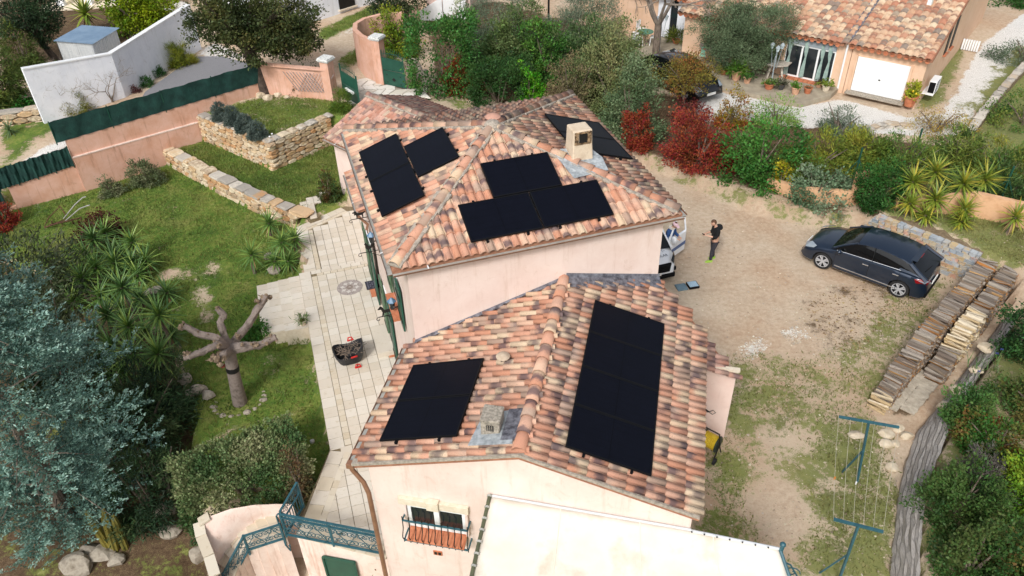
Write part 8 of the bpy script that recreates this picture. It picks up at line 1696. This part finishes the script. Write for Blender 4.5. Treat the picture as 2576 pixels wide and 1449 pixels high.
pot(764,822,TZ-.13,.13,.2,'small clay pot with a green tuft on the garden steps',M_STONEY,pl=(.16,.2,(.2,.02),('#3f6a24','#6a8a34')))
p=g(786,1112,-.9); m=MB(); m.lathe(p,[(.07,0),(.07,.06),(.05,.08)],12); tag(m.obj('spot_light',M_ZINC),'round grey ground light in the grass by the terrace','garden light')
for u,v in ((686,345),(680,352)): p=g(u,v,1.03); m=MB(); m.lathe(p,[(.008,0),(.008,.15),(.05,.16),(.03,.19)],8); tag(m.obj('solar_light',M_WPVC),'tiny white solar garden light by the nearest lavender dome','garden light','solar lights by the lavender')
# ================= neighbouring house at the upper right =================
NZ=1.0
ga_,gb_=g(2122,224,NZ),g(2302,264,NZ); nd_=un((gb_-ga_)*[1,1,0]); nb_=np.array([-nd_[1],nd_[0],0])
GWID=np.linalg.norm((gb_-ga_)[:2]); GE=3.25
nh=thing('neighbour_house','peach rendered house with mixed canal tile roof and white garage door','house',loc=tuple(ga_))
def Np(x,y,z): return ga_*[1,1,0]+nd_*x+nb_*y+np.array([0,0,z])
def nx(p): q=np.asarray(p)-ga_; return np.array([q@nd_,q@nb_])
m=MB(); m.prism([Np(0,0,0),Np(GWID,0,0),Np(GWID,14,0),Np(0,14,0)],.6,GE-.05); m.obj('wall',M_PEACH,nh,label='peach garage walls')
NS_=.27
def nroof(x0,x1,y0,depth,ze,lab):
    k=1/math.hypot(1,NS_); m=MB(); m.slab([Np(x0,y0,ze),Np(x1,y0,ze),Np(x1,y0+depth,ze+NS_*depth),Np(x0,y0+depth,ze+NS_*depth)],.12); o=m.obj('roof',M_BED,nh,label=lab)
    tiles_on(o,Np(x0,y0,ze),nd_,nb_*k+np.array([0,0,NS_*k]),[(0,0),(x1-x0,0),(x1-x0,depth/k),(0,depth/k)],.30,.40,M_TILEN); m=MB()
    n=int((x1-x0)/.3)
    for i in range(n): m=MB(); c=Np(x0+(i+.5)*.3,y0+.05,ze-.1); m.tube([c-nb_*.05,c+nb_*.2],.11,8); m.obj('eave_tile',M_TERRA,o)
    return o
nroof(-.15,GWID+.22,-.28,7.5,GE,'garage roof of mixed canal tiles')
m=MB(); m.slab([Np(-.5,.0,GE+.14),Np(-.15,.0,GE+.14),Np(-.15,7,GE+.14+7*NS_),Np(-.5,7,GE+.14+7*NS_)],.1); m.obj('valley_flashing',M_LEAD,nh)
m=MB(); m.prism([Np(GWID-.002,7,0),Np(GWID,14,0),Np(GWID-.3,14,0),Np(GWID-.3,7,0)],GE-.1,GE+.9); m.obj('gable_wall',M_PEACH,nh)
m=MB(); m.slab([Np(-.1,7.2,GE+7.2*NS_),Np(GWID+.2,7.2,GE+7.2*NS_),Np(GWID+.2,14.2,GE),Np(-.1,14.2,GE)],.12); m.obj('roof',M_BED,nh)
m=MB(); V=[Np(GWID+.0,-.0,GE-.06),Np(GWID,7.2,GE+7.2*NS_-.14),Np(GWID,14,GE-.06)]; W_=[v-nd_*.2 for v in V]; m.add(V+W_,[(0,1,2),(5,4,3),(0,3,4,1),(1,4,5,2),(2,5,3,0)]); m.obj('gable',M_PEACH,nh)
q0_=nx(hit(ga_,nb_,2155,140)); dz1=hit(ga_,nb_,2155,140)[2]; dxl=nx(hit(ga_,nb_,2140,224))[0]; dxr=nx(hit(ga_,nb_,2268,252))[0]
m=MB(); dz0=NZ+.06; m.box(Np((dxl+dxr)/2,.05,(dz0+dz1)/2),(dxr-dxl,.16,dz1-dz0),math.atan2(nd_[1],nd_[0])) if False else None
ra2=math.atan2(nd_[1],nd_[0]); m=MB(); m.box(Np((dxl+dxr)/2,-.02,(dz0+dz1)/2),(dxr-dxl,.05,dz1-dz0),ra2); gd=m.obj('garage_door',M_WPVC,nh,bev=.01)
for i in range(6): k=MB(); z=dz0+(dz1-dz0)*(i+.5)/6; k.box(Np((dxl+dxr)/2,-.05,z),(dxr-dxl-.06,.012,(dz1-dz0)/6-.03),ra2); k.obj('door_panel',M_WPVC,gd)
k=MB(); k.box(Np((dxl+dxr)/2,-.07,dz0+.75),(.08,.05,.05),ra2); k.obj('lock',M_IRON,gd)
for x in (dxl-.06,dxr+.06): k=MB(); k.box(Np(x,-.05,(dz0+dz1)/2),(.10,.10,dz1-dz0+.12),ra2); k.obj('jamb',M_PEACH,gd)
k=MB(); k.box(Np((dxl+dxr)/2,-.2,NZ+.02),(dxr-dxl+.3,.5,.06),ra2); k.obj('threshold',M_CONC,gd)
# side wall: slit windows and the air unit
rs=math.atan2(nb_[1],nb_[0])
for u,v in ((2388,95),(2402,80)):
    p=hit(gb_,nd_,u,v); k=MB(); k.box(p,(.5,.06,1.5),rs); f=k.obj('window',M_IRON,nh); k=MB(); k.box(p-[0,0,.8]+nd_*.05,(.6,.16,.06),rs); k.obj('sill',M_TERRA,f)
p=hit(gb_+nd_*.35,nd_,2350,213); ac=thing('air_conditioner','white outdoor air conditioner on the side wall of the garage','air conditioner',loc=tuple(p-[0,0,.4])); m=MB(); m.box(p,(.85,.32,.62),rs); m.obj('casing',M_WPVC,ac,bev=.015)
k=MB(); k.box(p-nb_*.43*1+nd_*.0,(.02,.26,.5),rs); k.obj('side_louvre',M_BLACKP,ac); k=MB(); k.box(p+nd_*.165+nb_*-.1,(.5,.02,.5),rs); fan=k.obj('fan_grille',M_BLACKP,ac)
for i in range(5): k=MB(); k.box(p+nd_*.18+nb_*-.1+[0,0,-.2+.1*i],(.5,.015,.012),rs); k.obj('grille_bar',M_WPVC,fan)
k=MB(); k.box(p-nd_*.15-[0,0,.34],(.9,.6,.05),rs); k.obj('bracket',M_WPVC,ac)
p=g(2437,128,1.0); rd=thing('old_radiator','old white cast radiator standing on the verge of the lane','radiator',loc=tuple(p))
for i in range(7): k=MB(); k.box(p+nd_*(i-3)*.12+[0,0,.3],(.09,.16,.55),ra2); k.obj('radiator_column',M_WPVC,rd,bev=.02)
p=hit(gb_,nd_,2335,3); k=MB(); k.box(p+nd_*.08,(.25,.16,.2),rs); k.obj('floodlight',M_WPVC,nh)
# living room wing with sliding window
wa0,wa1=g(1966,188,NZ+.05),g(2086,214,NZ+.05); yw=nx((wa0+wa1)/2)[1]; xl=nx(g(1690,100,NZ))[0]
xw0,xw1=nx(wa0)[0],nx(wa1)[0]
LV_=-8.6
m=MB(); m.prism([Np(LV_,yw,0),Np(-.02,yw,0),Np(-.02,yw+6,0),Np(LV_,yw+6,0)],.6,GE-.05); m.obj('wall',M_PEACH,nh,label='peach wall of the living room wing')
nroof(LV_-.3,-.35,yw-.32,6,GE,'living room roof of mixed canal tiles')
wz1=hit(Np(0,yw,0),nb_,1990,92)[2]; m=MB(); m.box(Np((xw0+xw1)/2,yw-.02,(NZ+.1+wz1)/2),(xw1-xw0,.05,wz1-NZ-.1),ra2); sw=m.obj('window',M_WPVC,nh,label='wide sliding window with tied pale curtains')
n=3
for i in range(n):
    x0=xw0+(xw1-xw0)*i/n+.05; x1=xw0+(xw1-xw0)*(i+1)/n-.05; k=MB(); k.box(Np((x0+x1)/2,yw-.05,(NZ+.15+wz1-.3)/2),(x1-x0,.02,wz1-NZ-.55),ra2); k.obj('pane',M_GLASS,sw)
    for s in (0,1):
        xc=x0+(x1-x0)*(.25+.5*s); k=MB(); k.lathe(Np(xc,yw-.075,NZ+.18),[(.16,0),(.13,.5),(.045,1.0),(.12,1.3),(.15,1.75)],8,1,.2); k.obj('curtain',M('sage curtain',srgb('#7f968f'),srgb('#9bb0a8'),6,.9),sw) if s==0 or i==2 else None
k=MB(); k.box(Np((xw0+xw1)/2,yw-.05,wz1-.12),(xw1-xw0,.10,.28),ra2); k.obj('shutter_box',M('shutter grey',srgb('#8f999f'),None,1,.5),sw)
for i in range(10): k=MB(); k.box(Np(xw0+(xw1-xw0)*(i+.5)/10,yw-.22,NZ+.08),((xw1-xw0)/10-.02,.32,.07),ra2); k.obj('sill_brick',M_TERRA,sw,bev=.008)
m=MB(); m.tube([Np(-.25,yw-.08,GE-.1),Np(-.25,yw-.08,NZ)],.05,8); m.obj('downpipe',M_WPVC,nh)
# entrance wing farther left
y2=yw+1.6; m=MB(); m.prism([Np(-16,y2,0),Np(LV_-.01,y2,0),Np(LV_-.01,y2+5,0),Np(-16,y2+5,0)],.6,GE+.2); m.obj('wall',M_PEACH,nh,label='entrance wall with brown door')
nroof(-13.0,LV_-.1,y2-.6,5,GE+.25,'entrance roof')
def fx(u,v): p=hit(Np(0,y2,0),nb_,u,v); return nx(p)[0]
for u,w_,mt,nm,h_ in ((1757,1.1,M('brown door',srgb('#6a3a20'),srgb('#834a2a'),5,.6),'door',2.2),(1703,.9,M_GLASS,'window',2.2)):
    x=fx(u,60); m=MB(); m.box(Np(x,y2-.03,NZ+.15+h_/2),(w_,.08,h_),ra2); m.obj(nm,mt,nh)
for u in (1672,1722): x=fx(u,50); m=MB(); m.box(Np(x,y2-.06,NZ+1.4),(.75,.14,2.6),ra2); m.obj('white_pilaster',M_WHITE,nh)
# patio slab
pat=G([(1585,160),(1640,90),(1780,95),(1965,185),(2112,218),(2090,240),(2015,262),(1960,252),(1830,222),(1700,205),(1600,190)],NZ+.03)
pso=slab_struct('patio',pat,.5,NZ+.05,M('patio concrete',srgb('#8f8574'),srgb('#a89d89'),2.2,.9,.2),'grey concrete patio of the neighbouring house')
PZ=NZ+.055
# octagonal table and its flower bowl
M_GTEAK=M('silvered teak',srgb('#a89f92'),srgb('#c4bbae'),7,.85,.2,stretch=(1,6,1))
p=g(1948,190,PZ); tb=thing('octagonal_table','eight sided silvered wooden garden table on the patio','table',loc=tuple(p)); c=p*[1,1,0]
for i in range(6):
    w_=1.35; x0=-w_/2+w_*i/6; x1=-w_/2+w_*(i+1)/6-.012; ch=.40; f=lambda x: w_/2-max(0,abs(x)-(w_/2-ch)); m=MB(); P=[(x0,-f(x0)),(x1,-f(x1)),(x1,f(x1)),(x0,f(x0))]; m.prism([tuple((c+nd_*a+nb_*b)[:2]) for a,b in P],PZ+.70,PZ+.74); m.obj('plank',M_GTEAK,tb)
for a in range(4): t=a*math.pi/2+.5; m=MB(); m.bar(c+[.52*math.cos(t),.52*math.sin(t),PZ],c+[.30*math.cos(t),.30*math.sin(t),PZ+.70],.09,.06); m.obj('leg',M_GTEAK,tb)
m=MB(); m.bar(c-nd_*.4+[0,0,PZ+.45],c+nd_*.4+[0,0,PZ+.45],.07,.05); m.bar(c-nb_*.4+[0,0,PZ+.4],c+nb_*.4+[0,0,PZ+.4],.07,.05); m.obj('stretcher',M_GTEAK,tb)
m=MB(); m.lathe(c+nb_*.25-nd_*.1+[0,0,PZ+.745],[(.10,0),(.16,.16),(.14,.17)],12); tag(m.obj('flower_bowl',M('brown bowl',srgb('#5a4636'),None,1,.7)),'small brown bowl on the octagonal table','bowl')
# lamp post with three lanterns
def lamp(u,v,h,lb,n):
    p=g(u,v,PZ); o=thing('lamp_post',lb,'garden lamp',loc=tuple(p),group='grey garden lamp posts of the neighbours'); gm=M('grey lamp paint',srgb('#8d989c'),srgb('#a4adb0'),6,.5); m=MB(); m.tube([p,p+[0,0,.3],p+[0,0,h]],[.06,.035,.025],8); m.obj('post',gm,o)
    for k in range(n):
        a=k*6.283/n+.3; e=p+[.26*math.cos(a),.26*math.sin(a),h+.02]; m=MB(); m.tube([p+[0,0,h-.15],p*.5+e*.5+[0,0,-.05],e],.014,5); m.obj('arm',gm,o); m=MB(); m.lathe(e,[(.06,.0),(.09,.16)],6); m.obj('lantern_glass',M('frosted lantern',srgb('#c2d2d6'),None,1,.3),o); m=MB(); m.lathe(e+[0,0,.16],[(.12,0),(.09,.06),(.02,.13)],6); m.obj('lantern_cap',gm,o)
lamp(1939,214,1.75,'grey lamp post with three lanterns in front of the octagonal table',3); lamp(1658,128,1.6,'grey lamp post beside the fern near the entrance',2)
# round table with a green cloth
p=g(1790,150,PZ); m=MB(); o=thing('round_table','round white mosaic table under the olive tree','table',loc=tuple(p)); m.lathe(p+[0,0,.70],[(.72,0),(.72,.04)],24); m.obj('table_top',M_MOS,o)
for k in range(3): a=k*2.1; m=MB(); m.tube([p+[.4*math.cos(a),.4*math.sin(a),0],p+[.15*math.cos(a),.15*math.sin(a),.4],p+[.4*math.cos(a),.4*math.sin(a),.7]],.016,5); m.obj('leg',M_IRON,o)
m=MB(); V=[];F=[]
for i in range(9):
    for j in range(5): V.append(p+nd_*(-.35+.3*i/8+.04*math.sin(j*2+i))+nb_*(-.85+.5*j/4)+np.array([0,0,(.76 if j>1 else .40+.18*j)+.02*math.sin(i*2.)]))
for i in range(8):
    for j in range(4): F.append((i*5+j,i*5+5+j,i*5+6+j,i*5+j+1))
m.add(V,F); tag(m.obj('green_cloth',M('mint cloth',srgb('#7fb59c'),srgb('#9ccab4'),6,.9),smooth=True),'mint green cloth hanging over the edge of the round table','cloth')
# chairs and green bistro table
p=g(1622,112,PZ); o=thing('bistro_table','small green round metal table between white chairs','table',loc=tuple(p)); m=MB(); m.lathe(p+[0,0,.70],[(.42,0),(.42,.03)],20); m.obj('table_top',M('green enamel',srgb('#3f7a66'),srgb('#55907a'),5,.4),o)
for k in range(4): a=k*1.57; m=MB(); m.tube([p+[.28*math.cos(a),.28*math.sin(a),0],p+[.08*math.cos(a),.08*math.sin(a),.35],p+[.25*math.cos(a),.25*math.sin(a),.7]],.014,5); m.obj('leg',M_IRON,o)
def chair(u,v,rz,lb):
    p=g(u,v,PZ); o=thing('patio_chair',lb,'chair',loc=tuple(p),group='white patio chairs',rz=rz); 
    m=MB(); m.box((0,0,.44),(.44,.42,.03)); lo(m,'seat',M_WPVC,o,bev=.01)
    for i in range(5): m=MB(); m.box((-.16+.08*i,-.21,.66),(.05,.02,.36)); lo(m,'back_slat',M_WPVC,o)
    m=MB(); m.box((0,-.21,.85),(.44,.03,.05)); lo(m,'back_rail',M_WPVC,o)
    for x in (-.2,.2):
        for y in (-.19,.19): m=MB(); m.bar((x*1.1,y*1.15,0),(x,y,.44 if y>0 else .86),.035,.035); lo(m,'leg',M_WPVC,o)
chair(1603,118,-.6,'white patio chair nearest the hedge'); chair(1612,92,-2.2,'white patio chair behind the green table'); chair(1645,112,1.3,'white patio chair partly behind the bare tree')
# potted plants
GP='potted plants round the neighbouring patio'
FERN=('#3f6a22','#5c8a2c','#86a83c')
def ppot(u,v,r,h,lb,pl,mat=None): return pot(u,v,PZ,r,h,lb,mat,group=GP,pl=pl)
M_TP=M('pale terracotta',srgb('#c99a7c'),srgb('#d8ad90'),7,.85,.2)
ppot(1850,205,.27,.5,'tall pale clay pot with a bushy green fern at the patio edge',(.48,.45,(.3,.03),FERN,2.),M_TP)
ppot(1820,190,.2,.25,'spiky light green plant left of the tall pale pot',(.32,.3,(.25,.02),FERN))
ppot(1878,212,.2,.32,'round clay pot with trailing ivy right of the tall pale pot',(.32,.15,(.09,.06),LAUREL),M_TP)
ppot(1933,228,.26,.28,'wide clay bowl with a mixed green plant',(.36,.2,(.09,.05),('#4a6a2c','#6f8a3a')),M_TERRA)
ppot(1963,228,.18,.25,'dark pot with a purple green spiky plant',(.25,.3,(.2,.035),('#3f4a34','#5f5f4a')),M('dark glazed pot',srgb('#4a4a4c'),None,1,.5))
ppot(1999,240,.22,.34,'pot bellied pale jar with a fresh green plant',(.25,.28,(.1,.06),FERN),M_TP)
ppot(2030,238,.2,.28,'small red clay pot with dry stems',(.18,.12,(.05,.02),('#6a5a34','#857348'),.5),M_TERRA)
ppot(2058,222,.16,.2,'bowl with a dark red rosette plant near the window',(.16,.2,(.1,.06),('#3a1a1c','#5a2a2a')),M_TP)
ppot(2075,232,.2,.28,'grey pot with a yellow green bush beside the garage',(.36,.3,(.09,.06),('#5c7a2a','#8a9a34')),M_STONEY)
ppot(2110,212,.18,.25,'pot with red flowering geranium beside the garage wall',(.33,.3,(.09,.06),('#4c7a2c','#8a6a34')),M_TERRA)
ppot(1622,78,.24,.4,'orange clay pot with a rusty fern by the entrance wall',(.36,.4,(.2,.03),('#4f5f24','#7a7a34')),M_TERRA)
ppot(1700,112,.22,.2,'spreading fern in a low pot near the lamp',(.45,.5,(.32,.03),('#4a5f22','#7f8a34'),1.6),M_TERRA)
LEM=('#6d8a1e','#a0ac2a','#c2b83a')
def lemon(u,v,lb,r,h,boxes,lean=0):
    o,p=pot(u,v,PZ if u<2200 else NZ,r,.5,lb,M_TERRA if u>2200 else M_TP,group=GP); m=MB(); b=p+[0,0,.45]; zt=at_v(p[0],p[1],*[(boxes[0][0]+boxes[0][2])/2,boxes[0][1]]); m.tube([b,b+[0,0,(zt-b[2])*.85]],[.025,.012],6); m.obj('trunk',M_BARK,o); dist=np.linalg.norm(p-[0,0,CAM_H])
    for i,(u0,v0,u1,v1) in enumerate(boxes):
        z1_=at_v(p[0],p[1],(u0+u1)/2,v0);z0_=at_v(p[0],p[1],(u0+u1)/2,v1); rx=(u1-u0)/2*dist/F_PX; crown('crown',o,p+nd_*(((u0+u1)/2-u)*.0),rx,rx,z0_,z1_,(.10,.06),LEM,cover=1.2,shape='ball',seed=i+int(u))
    for k in range(9): a=k*2.4; q=p*[1,1,0]+[.28*math.cos(a),.28*math.sin(a),z0_+.25+.12*(k%4)]; m=MB(); m.sphere(q,.045,8,6,(1,1,1.2)); m.obj('lemon',M('lemon yellow',srgb('#d8b82a'),None,1,.5),o)
lemon(2083,206,'lemon tree in a large clay pot between the window and the garage',.34,.5,[(2095,92,2112,135),(2072,128,2122,170)])
lemon(2284,272,'small lemon bush in a terracotta pot at the garage corner',.30,.45,[(2278,202,2304,238),(2274,225,2300,255)])
# orange retaining wall, fence posts, lane edging
def owall(pts,lb):
    o=thing('boundary_wall',lb,'wall',loc=(pts[0][0][0],pts[0][0][1],0)); 
    for (a,za),(b,zb) in zip(pts[:-1],pts[1:]): wseg(a,b,-.3,za,zb,.22,M('orange render',srgb('#c9976e'),srgb('#d8ae88'),1.6,.9,.3,c3=srgb('#b98a64')),o)
owall([(g(1925,478,.25),.75),(g(2020,515,.3),1.0),(g(2135,532,.3),1.15)],'low orange rendered wall behind the viburnum'); owall([(g(2137,533,.3),1.95),(g(2172,520,.4),1.95)],'taller orange wall end beside the clipped column bush')
owall([(g(2250,530,1.1),1.55),(g(2438,545,1.1),2.05),(g(2700,603,1.1),2.0)],'long orange rendered wall behind the bank yuccas')
for u,v,lb in ((2143,470,'green mesh fence post above the orange wall end'),(2290,420,'green mesh fence post behind the yuccas'),(2510,520,'green mesh fence post over the long orange wall')):
    p=g(u,v,.9); o=thing('fence_post',lb,'fence post',loc=tuple(p),group='green mesh fence posts'); m=MB(); m.bar(p,p+[0,0,1.7],.05,.05); m.obj('post',M_GREEN,o); m=MB(); m.bar(p+[0,0,1.2],p+nd_*.6,.03,.03); m.bar(p+[0,0,1.2],p-nd_*.6,.03,.03); m.obj('stay',M_GREEN,o)
P=[(g(u,v,.9),.75,1.2) for u,v in ((2430,335),(2462,290),(2500,245),(2545,195),(2600,140))]
dry_wall('stone_edging','low grey stone edging along the white gravel lane',[((a[0]),(b[0])) for a,b in []] or list(zip(P[::-1][:-1],P[::-1][1:])),hh=.28,ll=.45,thick=.35,seed=21,M1=STG)
P=[(g(u,v,.75),.55,.95) for u,v in ((2140,360),(2175,340),(2235,325),(2290,330))]
dry_wall('stone_edging','short broken stone edging between the white gravel and the oleanders',list(zip(P[:-1],P[1:])),hh=.25,ll=.4,thick=.3,seed=22,M1=STG)
bush('lane_hedge','dark green hedge at the end of the white lane',(2480,-30,2640,15),(.14,.08),LAUREL,seed=150,z=1.,cat='hedge')
bush('lane_shrub','green shrubby verge right of the stone edging',(2490,150,2640,330),(.10,.05),('#35602a','#557a34','#8a8a3a'),seed=151,z=.9,cover=.9,hk=.5)
bush('lane_shrub','olive toned shrub right of the lane',(2500,60,2640,170),(.09,.04),OLIVE,seed=152,z=.95,cover=.9,hk=.6)
m=MB(); p=g(1380,60,1.); m.tube([p,p+[0,0,4.5]],.06,8); tag(m.obj('street_lamp_pole',M_IRON),'thin dark lamp pole between the two olive masses','pole')
finish_tiles()
